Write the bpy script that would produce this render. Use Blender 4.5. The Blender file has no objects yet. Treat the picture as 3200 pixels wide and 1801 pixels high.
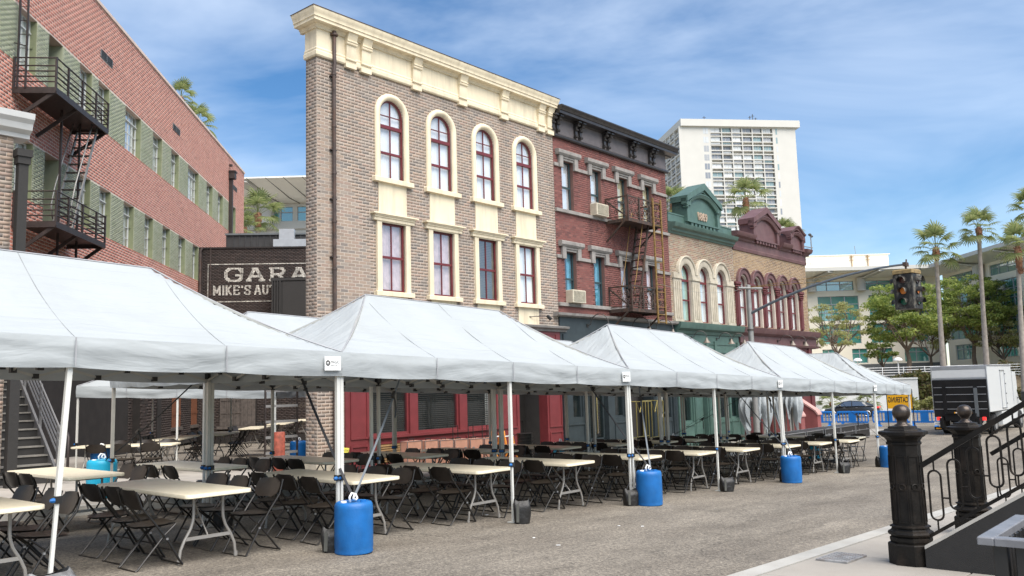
import bpy, math, random
import numpy as np
from mathutils import Vector, Matrix
random.seed(7)
RNG = np.random.default_rng(11)
PI = math.pi
SC = bpy.context.scene
COL = SC.collection

# ---------------------------------------------------------------- camera
F_PX, PITCH, ROLL, YAW, CAM_H = 2671.35, 0.1174, -0.0284, 0.8509, 1.58
_f = Vector((math.sin(YAW)*math.cos(PITCH), math.cos(YAW)*math.cos(PITCH), math.sin(PITCH)))
_r0 = Vector((math.cos(YAW), -math.sin(YAW), 0)); _u0 = _r0.cross(_f)
_r = _r0*math.cos(ROLL) + _u0*math.sin(ROLL); _u = -_r0*math.sin(ROLL) + _u0*math.cos(ROLL)
cam_d = bpy.data.cameras.new('camera'); cam = bpy.data.objects.new('camera', cam_d); COL.objects.link(cam)
M = Matrix(((_r.x, _u.x, -_f.x, 0), (_r.y, _u.y, -_f.y, 0), (_r.z, _u.z, -_f.z, CAM_H), (0, 0, 0, 1)))
cam.matrix_world = M
cam_d.sensor_fit = 'HORIZONTAL'; cam_d.sensor_width = 36.0; cam_d.lens = 36.0*F_PX/3200
cam_d.clip_start = 0.05; cam_d.clip_end = 3000
cam_d.dof.use_dof = True; cam_d.dof.focus_distance = 16.0; cam_d.dof.aperture_fstop = 9.0
SC.camera = cam

# ---------------------------------------------------------------- sky, sun, exposure
SUN_EL, SUN_AZ = math.radians(56), math.radians(194)      # azimuth from +Y, clockwise
world = bpy.data.worlds.new('World'); SC.world = world; world.use_nodes = True
wt = world.node_tree; wn = wt.nodes; wl = wt.links; wn.clear()
def wnode(t, **k):
    n = wn.new(t)
    for a, b in k.items(): setattr(n, a, b)
    return n
wo = wnode('ShaderNodeOutputWorld'); bg = wnode('ShaderNodeBackground')
sky = wnode('ShaderNodeTexSky', sky_type='NISHITA', sun_disc=False)
sky.sun_elevation = SUN_EL; sky.sun_rotation = SUN_AZ; sky.air_density = 1.0; sky.dust_density = 0.2; sky.ozone_density = 2.6
tc = wnode('ShaderNodeTexCoord'); mp = wnode('ShaderNodeMapping'); mp.inputs['Scale'].default_value = (1.0, 1.0, 2.6); mp.inputs['Rotation'].default_value = (0.2, 0.5, 0.35)
n1 = wnode('ShaderNodeTexNoise'); n1.inputs['Scale'].default_value = 1.7; n1.inputs['Detail'].default_value = 6; n1.inputs['Roughness'].default_value = 0.56; n1.inputs['Distortion'].default_value = 0.7
r1 = wnode('ShaderNodeValToRGB'); r1.color_ramp.elements[0].position = 0.34; r1.color_ramp.elements[1].position = 0.84
r1.color_ramp.elements[0].color = (0, 0, 0, 1); r1.color_ramp.elements[1].color = (0.70, 0.70, 0.70, 1)
mx = wnode('ShaderNodeMix', data_type='RGBA'); mx.inputs[7].default_value = (7.4, 8.2, 9.2, 1)
wl.new(tc.outputs['Generated'], mp.inputs['Vector']); wl.new(mp.outputs['Vector'], n1.inputs['Vector'])
wl.new(n1.outputs['Fac'], r1.inputs['Fac']); wl.new(r1.outputs['Color'], mx.inputs[0])
hs = wnode('ShaderNodeHueSaturation'); hs.inputs['Saturation'].default_value = 1.25; hs.inputs['Value'].default_value = 0.90; wl.new(sky.outputs['Color'], hs.inputs['Color']); wl.new(hs.outputs['Color'], mx.inputs[6]); wl.new(mx.outputs[2], bg.inputs['Color'])
bg.inputs['Strength'].default_value = 0.085
wl.new(bg.outputs['Background'], wo.inputs['Surface'])
sun_d = bpy.data.lights.new('sun', 'SUN'); sun_d.energy = 3.5; sun_d.angle = math.radians(60); sun_d.color = (1.0, 0.94, 0.86)
sun = bpy.data.objects.new('sun', sun_d); COL.objects.link(sun)
_sd = Vector((math.sin(SUN_AZ)*math.cos(SUN_EL), math.cos(SUN_AZ)*math.cos(SUN_EL), math.sin(SUN_EL)))
sun.rotation_euler = _sd.to_track_quat('Z', 'Y').to_euler(); sun.location = (0, 0, 60)
SC.view_settings.view_transform = 'Standard'; SC.view_settings.look = 'None'
SC.view_settings.exposure = 1.05; SC.view_settings.gamma = 1.0
try: SC.view_settings.use_curve_mapping = False
except Exception: pass
SC.cycles.max_bounces = 8; SC.cycles.transparent_max_bounces = 12

# ---------------------------------------------------------------- helpers: places
G = 0.0336
def gz(x, y=0):
    """height of the street: falls along +x, level beyond the last tents"""
    return -G*min(x, 29.76)
def ray(px, py):
    return _r*((px-1600)/F_PX) - _u*((py-900.5)/F_PX) + _f
FW = Vector((math.sin(YAW), math.cos(YAW), 0)); RT = Vector((math.cos(YAW), -math.sin(YAW), 0))
def onw(px, py, w):
    """(sideways, height) of the point a photo pixel shows on a frontal plane w metres off"""
    R = ray(px, py); t = w/R.dot(FW); return R.dot(RT)*t, CAM_H+R.z*t
def uw(u, w, z=0): return RT*u+FW*w+Vector((0, 0, z))
def ground_at(px, py, dz=0.0):
    R = ray(px, py); t = 3.0
    while t < 400:
        if CAM_H+R.z*t <= gz(R.x*t)+dz: break
        t += 0.02
    return Vector((R.x*t, R.y*t, gz(R.x*t)+dz))
def at(px, py, depth):
    """the point a photo pixel shows, at a chosen distance"""
    return Vector((0, 0, CAM_H)) + ray(px, py)*depth

# ---------------------------------------------------------------- helpers: objects
def tag(o, label=None, cat=None, group=None, kind=None):
    if label: o['label'] = label
    if cat: o['category'] = cat
    if group: o['group'] = group
    if kind: o['kind'] = kind
    return o
def thing(name, label, cat, loc=(0, 0, 0), rz=0.0, group=None):
    o = bpy.data.objects.new(name, None); COL.objects.link(o)
    o.empty_display_size = 0.2
    o.location = loc; o.rotation_euler = (0, 0, rz)
    return tag(o, label, cat, group)
def kids(o): return list(o.children)
def dup(o, loc=None, rz=None, label=None, group=None, parent=None, matrix=None):
    c = o.copy(); COL.objects.link(c); c.parent = parent
    if loc is not None: c.location = loc
    if rz is not None: c.rotation_euler = (0, 0, rz)
    if label: c['label'] = label
    if group: c['group'] = group
    for ch in kids(o): dup(ch, parent=c)
    return c
def inst(o, loc, rot=None, parent=None, scale=None):
    """one more object on the same mesh"""
    c = o.copy(); COL.objects.link(c)
    if parent is not None: c.parent = parent
    c.location = loc
    if rot is not None: c.rotation_euler = rot
    if scale is not None: c.scale = scale
    return c

class MB:
    def __init__(s): s.v = []; s.f = []
    def add(s, vs, fs):
        b = len(s.v); s.v += [tuple(p) for p in vs]; s.f += [tuple(i+b for i in q) for q in fs]; return s
    def box(s, x0, x1, y0, y1, z0, z1):
        if x0 > x1: x0, x1 = x1, x0
        if y0 > y1: y0, y1 = y1, y0
        if z0 > z1: z0, z1 = z1, z0
        return s.add([(x0,y0,z0),(x1,y0,z0),(x1,y1,z0),(x0,y1,z0),(x0,y0,z1),(x1,y0,z1),(x1,y1,z1),(x0,y1,z1)],
                     [(3,2,1,0),(4,5,6,7),(0,1,5,4),(1,2,6,5),(2,3,7,6),(3,0,4,7)])
    def bbox(s, x0, x1, y0, y1, z0, z1, b=0.006):
        """box with chamfered vertical and top edges"""
        pts = [(x0+b,y0),(x1-b,y0),(x1,y0+b),(x1,y1-b),(x1-b,y1),(x0+b,y1),(x0,y1-b),(x0,y0+b)]
        cx, cy = (x0+x1)/2, (y0+y1)/2
        vs = [(x,y,z0) for x,y in pts] + [(x,y,z1-b) for x,y in pts]
        def sh(x,y): return (x + (b if x<cx else -b)*(1 if abs(x-cx)>abs((x1-x0)/2)-b*1.5 else 0), y + (b if y<cy else -b)*(1 if abs(y-cy)>abs((y1-y0)/2)-b*1.5 else 0))
        vs += [(sh(x,y)[0], sh(x,y)[1], z1) for x,y in pts]
        fs = [tuple(reversed(range(8)))]
        for k in (0, 8):
            fs += [(k+i, k+(i+1)%8, k+8+(i+1)%8, k+8+i) for i in range(8)]
        fs.append(tuple(range(16, 24)))
        return s.add(vs, fs)
    def bar(s, p, q, w=0.04, h=None, up=(0, 0, 1)):
        h = h or w; p = Vector(p); q = Vector(q); d = (q-p)
        if d.length < 1e-6: return s
        d.normalize(); u = Vector(up)
        if abs(d.dot(u)) > 0.98: u = Vector((1, 0, 0)) if abs(d.x) < 0.9 else Vector((0, 1, 0))
        a = d.cross(u).normalized(); b = a.cross(d).normalized(); a *= w/2; b *= h/2
        vs = [p-a-b, p+a-b, p+a+b, p-a+b, q-a-b, q+a-b, q+a+b, q-a+b]
        return s.add(vs, [(3,2,1,0),(4,5,6,7),(0,1,5,4),(1,2,6,5),(2,3,7,6),(3,0,4,7)])
    def tube(s, pts, r, n=6, cap=True, closed=False):
        pts = [Vector(p) for p in pts]; m = len(pts)
        rr = r if isinstance(r, (list, tuple)) else [r]*m
        a = None; base = len(s.v); 
        for i, p in enumerate(pts):
            t = (pts[(i+1) % m]-pts[i-1]) if closed else (pts[min(i+1, m-1)]-pts[max(i-1, 0)])
            if t.length < 1e-9: t = Vector((0, 0, 1))
            t.normalize()
            if a is None:
                a = t.cross(Vector((0, 0, 1)))
                if a.length < 0.1: a = t.cross(Vector((1, 0, 0)))
            a = (a - t*a.dot(t)); a.normalize(); b = t.cross(a)
            for k in range(n):
                an = 2*PI*k/n; s.v.append(tuple(p + (a*math.cos(an)+b*math.sin(an))*rr[i]))
        for i in range(m if closed else m-1):
            j = (i+1) % m
            for k in range(n):
                k2 = (k+1) % n
                s.f.append((base+i*n+k, base+i*n+k2, base+j*n+k2, base+j*n+k))
        if cap and not closed:
            s.f.append(tuple(base+k for k in reversed(range(n)))); s.f.append(tuple(base+(m-1)*n+k for k in range(n)))
        return s
    def lathe(s, prof, n=16, c=(0, 0, 0), rot=0.0):
        base = len(s.v)
        for r, z in prof:
            for k in range(n):
                an = rot+2*PI*k/n; s.v.append((c[0]+r*math.cos(an), c[1]+r*math.sin(an), c[2]+z))
        for i in range(len(prof)-1):
            for k in range(n):
                k2 = (k+1) % n; s.f.append((base+i*n+k, base+i*n+k2, base+(i+1)*n+k2, base+(i+1)*n+k))
        s.f.append(tuple(base+k for k in reversed(range(n)))); s.f.append(tuple(base+(len(prof)-1)*n+k for k in range(n)))
        return s
    def ext(s, poly, axis, a, b):
        """extrude a closed polygon: axis 'x' -> poly is (y,z); 'y' -> (x,z); 'z' -> (x,y)"""
        def P(p, t): return (t, p[0], p[1]) if axis == 'x' else ((p[0], t, p[1]) if axis == 'y' else (p[0], p[1], t))
        n = len(poly); area = sum(poly[i][0]*poly[(i+1) % n][1]-poly[(i+1) % n][0]*poly[i][1] for i in range(n))
        if area < 0: poly = poly[::-1]
        vs = [P(p, a) for p in poly]+[P(p, b) for p in poly]
        fs = [tuple(reversed(range(n))), tuple(range(n, 2*n))]+[(i, (i+1) % n, n+(i+1) % n, n+i) for i in range(n)]
        if axis == 'y': fs = [tuple(reversed(q)) for q in fs]
        if (b < a): fs = [tuple(reversed(q)) for q in fs]
        return s.add(vs, fs)
    def sweep(s, path, nrm, prof, closed_ends=True):
        """path in the facade plane: [(x,z)], outward normals [(nx,nz)], prof [(offset, y)] closed polygon"""
        m, k = len(path), len(prof); base = len(s.v)
        for (x, z), (nx, nz) in zip(path, nrm):
            for o, y in prof: s.v.append((x+nx*o, y, z+nz*o))
        for i in range(m-1):
            for j in range(k):
                j2 = (j+1) % k; s.f.append((base+i*k+j, base+(i+1)*k+j, base+(i+1)*k+j2, base+i*k+j2))
        s.f.append(tuple(base+j for j in range(k))); s.f.append(tuple(base+(m-1)*k+j for j in reversed(range(k))))
        return s
    def grid(s, fn, nu, nv):
        base = len(s.v)
        for j in range(nv+1):
            for i in range(nu+1): s.v.append(tuple(fn(i/nu, j/nv)))
        for j in range(nv):
            for i in range(nu):
                a = base+j*(nu+1)+i; s.f.append((a, a+1, a+nu+2, a+nu+1))
        return s
    def mesh(s, name, mat, smooth=None):
        me = bpy.data.meshes.new(name); me.from_pydata(s.v, [], s.f)
        if mat is not None: me.materials.append(mat)
        if smooth:
            me.polygons.foreach_set('use_smooth', [True]*len(me.polygons))
            if smooth is not True: me.set_sharp_from_angle(angle=math.radians(smooth))
        me.update(); return me
    def build(s, name, mat, parent=None, label=None, kind=None, smooth=None, cat=None, group=None):
        o = bpy.data.objects.new(name, s.mesh(name, mat, smooth)); COL.objects.link(o)
        if parent is not None: o.parent = parent
        return tag(o, label, cat, group, kind)
def np_mesh(name, V, Q, mat, parent=None, kind=None, smooth=False, label=None):
    """big quad meshes straight from numpy arrays"""
    me = bpy.data.meshes.new(name); V = np.asarray(V, np.float32); Q = np.asarray(Q, np.int32)
    me.vertices.add(len(V)); me.vertices.foreach_set('co', V.ravel())
    me.loops.add(Q.size); me.loops.foreach_set('vertex_index', Q.ravel())
    me.polygons.add(len(Q)); me.polygons.foreach_set('loop_start', np.arange(0, Q.size, Q.shape[1], dtype=np.int32))
    if smooth: me.polygons.foreach_set('use_smooth', np.ones(len(Q), bool))
    me.materials.append(mat); me.update(calc_edges=True)
    o = bpy.data.objects.new(name, me); COL.objects.link(o)
    if parent is not None: o.parent = parent
    return tag(o, label, None, None, kind)

# ---------------------------------------------------------------- helpers: materials
def mat(name, col, rough=0.6, metal=0.0, var=0.12, scale=4.0, bump=0.0, bscale=30.0, spec=0.5, coat=0.0, dirt=None, dscale=1.5, damt=0.5, dz=(1, 1, .45), per=None, emit=None):
    """procedural paint: noise varies the colour, optional second noise for dirt or rust, optional bump.
    per='island' or 'object' also varies brightness brick by brick."""
    m = bpy.data.materials.new(name); m.use_nodes = True; nt = m.node_tree; N = nt.nodes; Lk = nt.links
    b = N['Principled BSDF']; b.inputs['Roughness'].default_value = rough; b.inputs['Metallic'].default_value = metal
    b.inputs['Specular IOR Level'].default_value = spec; b.inputs['Coat Weight'].default_value = coat
    tcn = N.new('ShaderNodeTexCoord')
    nz = N.new('ShaderNodeTexNoise'); nz.inputs['Scale'].default_value = scale; nz.inputs['Detail'].default_value = 5
    Lk.new(tcn.outputs['Object'], nz.inputs['Vector'])
    cr = N.new('ShaderNodeValToRGB'); e = cr.color_ramp.elements
    e[0].position = 0.3; e[1].position = 0.7
    lo = [max(0, c*(1-var)) for c in col[:3]]; hi = [min(1, c*(1+var)) for c in col[:3]]
    e[0].color = (*lo, 1); e[1].color = (*hi, 1)
    Lk.new(nz.outputs['Fac'], cr.inputs['Fac']); out = cr.outputs['Color']
    if per:
        src = N.new('ShaderNodeNewGeometry').outputs['Random Per Island'] if per[0] == 'island' else N.new('ShaderNodeObjectInfo').outputs['Random']
        pr = N.new('ShaderNodeValToRGB'); pr.color_ramp.interpolation = 'LINEAR'
        cols = per[1]
        while len(pr.color_ramp.elements) < len(cols): pr.color_ramp.elements.new(0.5)
        for i, c in enumerate(cols):
            pr.color_ramp.elements[i].position = i/(len(cols)-1); pr.color_ramp.elements[i].color = (*c, 1)
        Lk.new(src, pr.inputs['Fac'])
        mm = N.new('ShaderNodeMix'); mm.data_type = 'RGBA'; mm.blend_type = 'MULTIPLY'; mm.inputs[0].default_value = 1
        sc = N.new('ShaderNodeMix'); sc.data_type = 'RGBA'; sc.blend_type = 'DIVIDE'; sc.inputs[0].default_value = 1; sc.inputs[7].default_value = (*[max(c, 1e-3) for c in col[:3]], 1)
        Lk.new(out, sc.inputs[6]); Lk.new(sc.outputs[2], mm.inputs[6]); Lk.new(pr.outputs['Color'], mm.inputs[7]); out = mm.outputs[2]
    if dirt:
        dn = N.new('ShaderNodeTexNoise'); dn.inputs['Scale'].default_value = dscale; dn.inputs['Detail'].default_value = 8; dn.inputs['Roughness'].default_value = 0.65
        mpn = N.new('ShaderNodeMapping'); mpn.inputs['Scale'].default_value = dz; mpn.inputs['Location'].default_value = (3.1, 1.7, 0.4)
        Lk.new(tcn.outputs['Object'], mpn.inputs['Vector']); Lk.new(mpn.outputs['Vector'], dn.inputs['Vector'])
        dr = N.new('ShaderNodeValToRGB'); dr.color_ramp.elements[0].position = 0.48; dr.color_ramp.elements[1].position = 0.72
        dr.color_ramp.elements[1].color = (damt, damt, damt, 1)
        Lk.new(dn.outputs['Fac'], dr.inputs['Fac'])
        dm = N.new('ShaderNodeMix'); dm.data_type = 'RGBA'; dm.inputs[7].default_value = (*dirt, 1)
        Lk.new(dr.outputs['Color'], dm.inputs[0]); Lk.new(out, dm.inputs[6]); out = dm.outputs[2]
    Lk.new(out, b.inputs['Base Color'])
    if bump:
        bn = N.new('ShaderNodeTexNoise'); bn.inputs['Scale'].default_value = bscale; bn.inputs['Detail'].default_value = 4
        Lk.new(tcn.outputs['Object'], bn.inputs['Vector'])
        bp = N.new('ShaderNodeBump'); bp.inputs['Strength'].default_value = bump; bp.inputs['Distance'].default_value = 0.02
        Lk.new(bn.outputs['Fac'], bp.inputs['Height']); Lk.new(bp.outputs['Normal'], b.inputs['Normal'])
    if emit:
        b.inputs['Emission Color'].default_value = (*emit[:3], 1); b.inputs['Emission Strength'].default_value = emit[3]
    return m
def glass(name, tint=(0.8, 0.86, 0.88), refl=0.35, rough=0.03, body=(0.02, 0.03, 0.03), see=0.7, graz=0.5):
    """window pane: part mirror, part clear"""
    m = bpy.data.materials.new(name); m.use_nodes = True; nt = m.node_tree; N = nt.nodes; Lk = nt.links; N.clear()
    o = N.new('ShaderNodeOutputMaterial'); g = N.new('ShaderNodeBsdfGlossy'); g.inputs['Roughness'].default_value = rough; g.inputs['Color'].default_value = (0.95, 0.97, 1, 1)
    nz = N.new('ShaderNodeTexNoise'); nz.inputs['Scale'].default_value = 1.3; bp = N.new('ShaderNodeBump'); bp.inputs['Strength'].default_value = 0.06; bp.inputs['Distance'].default_value = 0.05
    tcn = N.new('ShaderNodeTexCoord'); Lk.new(tcn.outputs['Object'], nz.inputs['Vector']); Lk.new(nz.outputs['Fac'], bp.inputs['Height']); Lk.new(bp.outputs['Normal'], g.inputs['Normal'])
    t = N.new('ShaderNodeBsdfTransparent'); t.inputs['Color'].default_value = (*tint, 1)
    d = N.new('ShaderNodeBsdfDiffuse'); d.inputs['Color'].default_value = (*body, 1)
    a = N.new('ShaderNodeMixShader'); a.inputs[0].default_value = see; Lk.new(d.outputs[0], a.inputs[1]); Lk.new(t.outputs[0], a.inputs[2])
    lw = N.new('ShaderNodeLayerWeight'); lw.inputs['Blend'].default_value = 0.3
    mth = N.new('ShaderNodeMath'); mth.operation = 'MULTIPLY_ADD'; mth.inputs[1].default_value = graz; mth.inputs[2].default_value = refl; mth.use_clamp = True
    Lk.new(lw.outputs['Facing'], mth.inputs[0])
    b = N.new('ShaderNodeMixShader'); Lk.new(mth.outputs[0], b.inputs[0]); Lk.new(a.outputs[0], b.inputs[1]); Lk.new(g.outputs[0], b.inputs[2])
    Lk.new(b.outputs[0], o.inputs['Surface']); return m
# ---------------------------------------------------------------- helpers: facades (local x along the front, -y towards the street)
def hole_span(h, z):
    if h[0] == 'r':
        _, a, b, c, d = h
        return (a, b) if c <= z <= d else None
    _, cx, r, zb, zs = h
    if zb <= z <= zs: return (cx-r, cx+r)
    if zs < z < zs+r:
        w = math.sqrt(max(0, r*r-(z-zs)**2)); return (cx-w, cx+w)
    return None
def spans(s0, s1, holes, z):
    iv = [(s0, s1)]
    for h in holes:
        sp = hole_span(h, z)
        if not sp: continue
        nv = []
        for a, b in iv:
            if sp[1] <= a or sp[0] >= b: nv.append((a, b)); continue
            if sp[0] > a: nv.append((a, sp[0]))
            if sp[1] < b: nv.append((sp[1], b))
        iv = nv
    return iv
def wall(mb, s0, s1, z0, z1, holes, y0, y1):
    """slab with real openings"""
    xs = {s0, s1}; zs = {z0, z1}; rects = []
    for h in holes:
        if h[0] == 'r': r = h[1:]
        else: r = (h[1]-h[2], h[1]+h[2], h[3], h[4]+h[2])
        r = (max(r[0], s0), min(r[1], s1), max(r[2], z0), min(r[3], z1))
        if r[0] >= r[1] or r[2] >= r[3]: continue
        rects.append(r); xs |= {r[0], r[1]}; zs |= {r[2], r[3]}
    xs = sorted(xs); zs = sorted(zs)
    for i in range(len(xs)-1):
        run = None
        for j in range(len(zs)-1):
            cx, cz = (xs[i]+xs[i+1])/2, (zs[j]+zs[j+1])/2
            solid = not any(r[0] < cx < r[1] and r[2] < cz < r[3] for r in rects)
            if solid: run = (run[0], zs[j+1]) if run else (zs[j], zs[j+1])
            if run and (not solid or j == len(zs)-2):
                mb.box(xs[i], xs[i+1], y0, y1, run[0], run[1]); run = None
    for h in holes:
        if h[0] != 'a': continue
        _, cx, r, zb, zsp = h
        for sg in (-1, 1):
            pl = [(cx+sg*r*math.cos(t*PI/16), zsp+r*math.sin(t*PI/16)) for t in range(9)]+[(cx+sg*r, zsp+r)]
            mb.ext(pl, 'y', y0, y1)
    return mb
BRICK_CACHE = {}
def bricks(parent, s0, s1, z0, z1, holes, ch, bl, mj, mi, org=(0, 0, 0), ud=(1, 0), nd=(0, -1), joint=0.01, n_single=300, proud=0.010, hide=None, crossx=1.0, name='brick'):
    """running bond, each brick its own block; the nearest full bricks become single objects"""
    rows = int(round((z1-z0)/ch)); ch = (z1-z0)/rows; half = bl/2
    B = []
    for k in range(rows):
        za, zb = z0+k*ch+joint/2, z0+(k+1)*ch-joint/2
        zc = (za+zb)/2; off = (k % 2)*half
        i0 = int(math.floor((s0-off)/bl))-1; i1 = int(math.ceil((s1-off)/bl))+1
        for a, b in spans(s0, s1, holes, zc):
            i = int(math.floor((a-off)/bl))
            while i*bl+off < b:
                p, q = max(a, i*bl+off)+joint/2, min(b, (i+1)*bl+off)-joint/2
                if q-p > 0.025 and not (hide and hide((p+q)/2, zc)): B.append((p, q, za, zb, q-p > bl-joint-0.002))
                i += 1
    if not B: return
    ox, oy, oz = org
    Mx = Matrix.Translation(parent.location) @ parent.rotation_euler.to_matrix().to_4x4()
    cams = Mx.inverted() @ Vector((0, 0, CAM_H))
    A = np.array([x[:4] for x in B]); full = np.array([x[4] for x in B])
    sc, zc = (A[:, 0]+A[:, 1])/2, (A[:, 2]+A[:, 3])/2
    X = ox+ud[0]*sc; Y = oy+ud[1]*sc; Z = oz+zc
    dist = (X-cams.x)**2+(Y-cams.y)**2+(Z-cams.z)**2
    single = np.zeros(len(B), bool)
    if n_single:
        idx = np.where(full)[0]; idx = idx[np.argsort(dist[idx])][:n_single]; single[idx] = True
    J = A[~single]; n = len(J)
    if n:
        o = proud*(0.65+0.7*RNG.random(n))
        V = np.zeros((n, 8, 3))
        for c, (su, zu, ou) in enumerate([(0,2,0),(1,2,0),(1,3,0),(0,3,0),(0,2,1),(1,2,1),(1,3,1),(0,3,1)]):
            ins = 0.0025 if ou else 0
            s = J[:, su]+(ins if su == 0 else -ins); z = J[:, zu]+(ins if zu == 2 else -ins); d = o if ou else np.full(n, -0.01)
            V[:, c, 0] = ox+ud[0]*s+nd[0]*d; V[:, c, 1] = oy+ud[1]*s+nd[1]*d; V[:, c, 2] = oz+z
        q = np.array([(4,5,6,7),(0,1,5,4),(1,2,6,5),(2,3,7,6),(3,0,4,7)])
        Q = (np.arange(n)[:, None, None]*8+q[None]).reshape(-1, 4)
        np_mesh(name, V.reshape(-1, 3), Q, mj, parent, kind='stuff')
    if single.any():
        key = (round(ch, 4), round(bl, 4), mi.name)
        if key not in BRICK_CACHE:
            L = []
            for t in range(3):
                w, hgt, d = bl-joint-0.003*t/2, ch-joint-0.002*(t == 1), proud*(0.7+0.3*t)
                m = MB(); c = 0.0025
                m.add([(-w/2,0.01,-hgt/2),(w/2,0.01,-hgt/2),(w/2,0.01,hgt/2),(-w/2,0.01,hgt/2),(-w/2+c,-d,-hgt/2+c),(w/2-c,-d,-hgt/2+c),(w/2-c,-d,hgt/2-c),(-w/2+c,-d,hgt/2-c)],
                      [(4,5,6,7),(0,1,5,4),(1,2,6,5),(2,3,7,6),(3,0,4,7)])
                L.append(m.mesh(name, mi))
            BRICK_CACHE[key] = L
        rz = math.atan2(ud[1], ud[0])
        for i in np.where(single)[0]:
            b = bpy.data.objects.new(name, random.choice(BRICK_CACHE[key])); COL.objects.link(b); b.parent = parent
            b.location = (X[i], Y[i], Z[i]); b.rotation_euler = (0, 0, rz)
def arch_path(cx, r, zb, zs, seg=14, legs=True):
    P = []; N = []
    if legs: P.append((cx-r, zb)); N.append((-1, 0))
    for k in range(seg+1):
        a = PI-PI*k/seg; P.append((cx+r*math.cos(a), zs+r*math.sin(a))); N.append((math.cos(a), math.sin(a)))
    if legs: P.append((cx+r, zb)); N.append((1, 0))
    return P, N
def rect_path(x0, x1, z0, z1):
    d = 1.0
    return [(x0, z0), (x0, z1), (x1, z1), (x1, z0)], [(-1, 0), (-1, 1), (1, 1), (1, 0)]
def arch_fill(mb, cx, r, zb, zs, y, seg=14):
    pts = [(cx-r, zb)]+[(cx+r*math.cos(PI-PI*k/seg), zs+r*math.sin(PI-PI*k/seg)) for k in range(seg+1)]+[(cx+r, zb)]
    n = len(pts); return mb.add([(x, y, z) for x, z in pts], [tuple(reversed(range(n)))] if False else [tuple(range(n))])
def curtain(parent, x0, x1, z0, z1, y, m, folds=9, amp=0.018, gap=None, name='curtain', split=False):
    mb = MB(); ph = random.random()*6
    rngs = [(x0, x1)] if not split else [(x0, x0+(x1-x0)*0.46), (x1-(x1-x0)*0.42, x1)]
    for a, b in rngs:
        def fn(u, v, a=a, b=b):
            w = math.sin(u*folds*2*PI*(0.5 if split else 1)+ph+0.8*math.sin(v*3+ph))*amp*(0.6+0.5*v)
            pull = (0.12*math.sin(v*PI)*(b-a) if split and a == x0 else 0)
            return (a+(b-a)*u-pull*u, y+w, z1-(z1-z0)*v)
        mb.grid(fn, 28 if not split else 16, 5)
    return mb.build(name, m, parent, smooth=True)
def sash_window(parent, cx, w, zb, zt, mf, mg, mc=None, arch=False, y=0.10, fw=0.05, transom=None, mid=0.5, muntin=True, blind=None, label=None, name='window', split=False, open_side=None, thick=0.05):
    """frame is the part; panes, curtains and blinds hang under it"""
    r = w/2; zs = zt-r if arch else zt
    f = MB(); ya, yb = y, y+thick
    if arch:
        P, N = arch_path(cx, r, zb, zs); f.sweep(P, N, [(0, ya), (0, yb), (-fw, yb), (-fw, ya)])
        f.box(cx-r+fw, cx+r-fw, ya+0.004, yb-0.004, zb, zb+fw)
    else:
        f.box(cx-r, cx-r+fw, ya, yb, zb, zt); f.box(cx+r-fw, cx+r, ya, yb, zb, zt)
        f.box(cx-r+fw, cx+r-fw, ya, yb, zt-fw, zt); f.box(cx-r+fw, cx+r-fw, ya, yb, zb, zb+fw)
    ztop = zt
    if transom:
        f.box(cx-r+fw*.8, cx+r-fw*.8, ya-0.02, yb, transom-0.04, transom+0.05)
    zm = zb+((transom or zt)-zb)*mid
    f.box(cx-r+fw*.8, cx+r-fw*.8, ya-0.012, yb-0.01, zm-0.03, zm+0.03)
    if muntin:
        f.box(cx-0.014, cx+0.014, ya+0.006, yb-0.012, zb+fw, zt-fw*0.9)
        if arch and transom:
            zz = transom+(zt-transom)*0.42; f.box(cx-r+fw*.6, cx+r-fw*.6, ya+0.008, yb-0.014, zz-0.012, zz+0.012)
    o = f.build(name, mf, parent, label=label)
    segs = [(zb+0.01, zm)] + ([(zm, transom)] if transom else [(zm, zt-0.01)])
    for a, b in segs:
        MB().add([(cx-r+0.01, yb-0.022, a), (cx+r-0.01, yb-0.022, a), (cx+r-0.01, yb-0.022, b), (cx-r+0.01, yb-0.022, b)], [(0, 1, 2, 3)]).build('pane', mg, o)
    if transom:
        g = MB()
        if arch: arch_fill(g, cx, r-0.01, transom, zs, yb-0.022)
        else: g.add([(cx-r+0.01, yb-0.022, transom), (cx+r-0.01, yb-0.022, transom), (cx+r-0.01, yb-0.022, zt-.01), (cx-r+0.01, yb-0.022, zt-.01)], [(0, 1, 2, 3)])
        g.build('pane', mg, o)
    elif arch:
        pass
    if mc: curtain(o, cx-r+0.02, cx+r-0.02, zb+0.02, zt-0.01, yb+0.045, mc, split=split)
    if blind:
        bm = MB(); n = int((zt-zb)/0.05)
        for k in range(n):
            z = zb+0.02+k*(zt-zb-0.04)/n; bm.add([(cx-r+.03, yb+0.05, z), (cx+r-.03, yb+0.05, z), (cx+r-.03, yb+0.085, z+0.03), (cx-r+.03, yb+0.085, z+0.03)], [(0, 1, 2, 3)])
        bm.build('blind', blind, o)
    return o
def text_obj(name, body, size, m, parent, loc, rot, depth=0.0, sx=1.0, align='LEFT', bold=0.0, shear=0):
    c = bpy.data.curves.new(name, 'FONT'); c.body = body; c.size = size; c.extrude = depth; c.align_x = align; c.offset = bold; c.resolution_u = 3
    t = bpy.data.objects.new(name, c); COL.objects.link(t)
    dg = bpy.context.evaluated_depsgraph_get(); me = bpy.data.meshes.new_from_object(t.evaluated_get(dg))
    bpy.data.objects.remove(t); bpy.data.curves.remove(c)
    me.materials.clear(); me.materials.append(m)
    o = bpy.data.objects.new(name, me); COL.objects.link(o)
    if parent is not None: o.parent = parent
    o.location = loc; o.rotation_euler = rot; o.scale = (sx, 1, 1)
    return o
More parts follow.
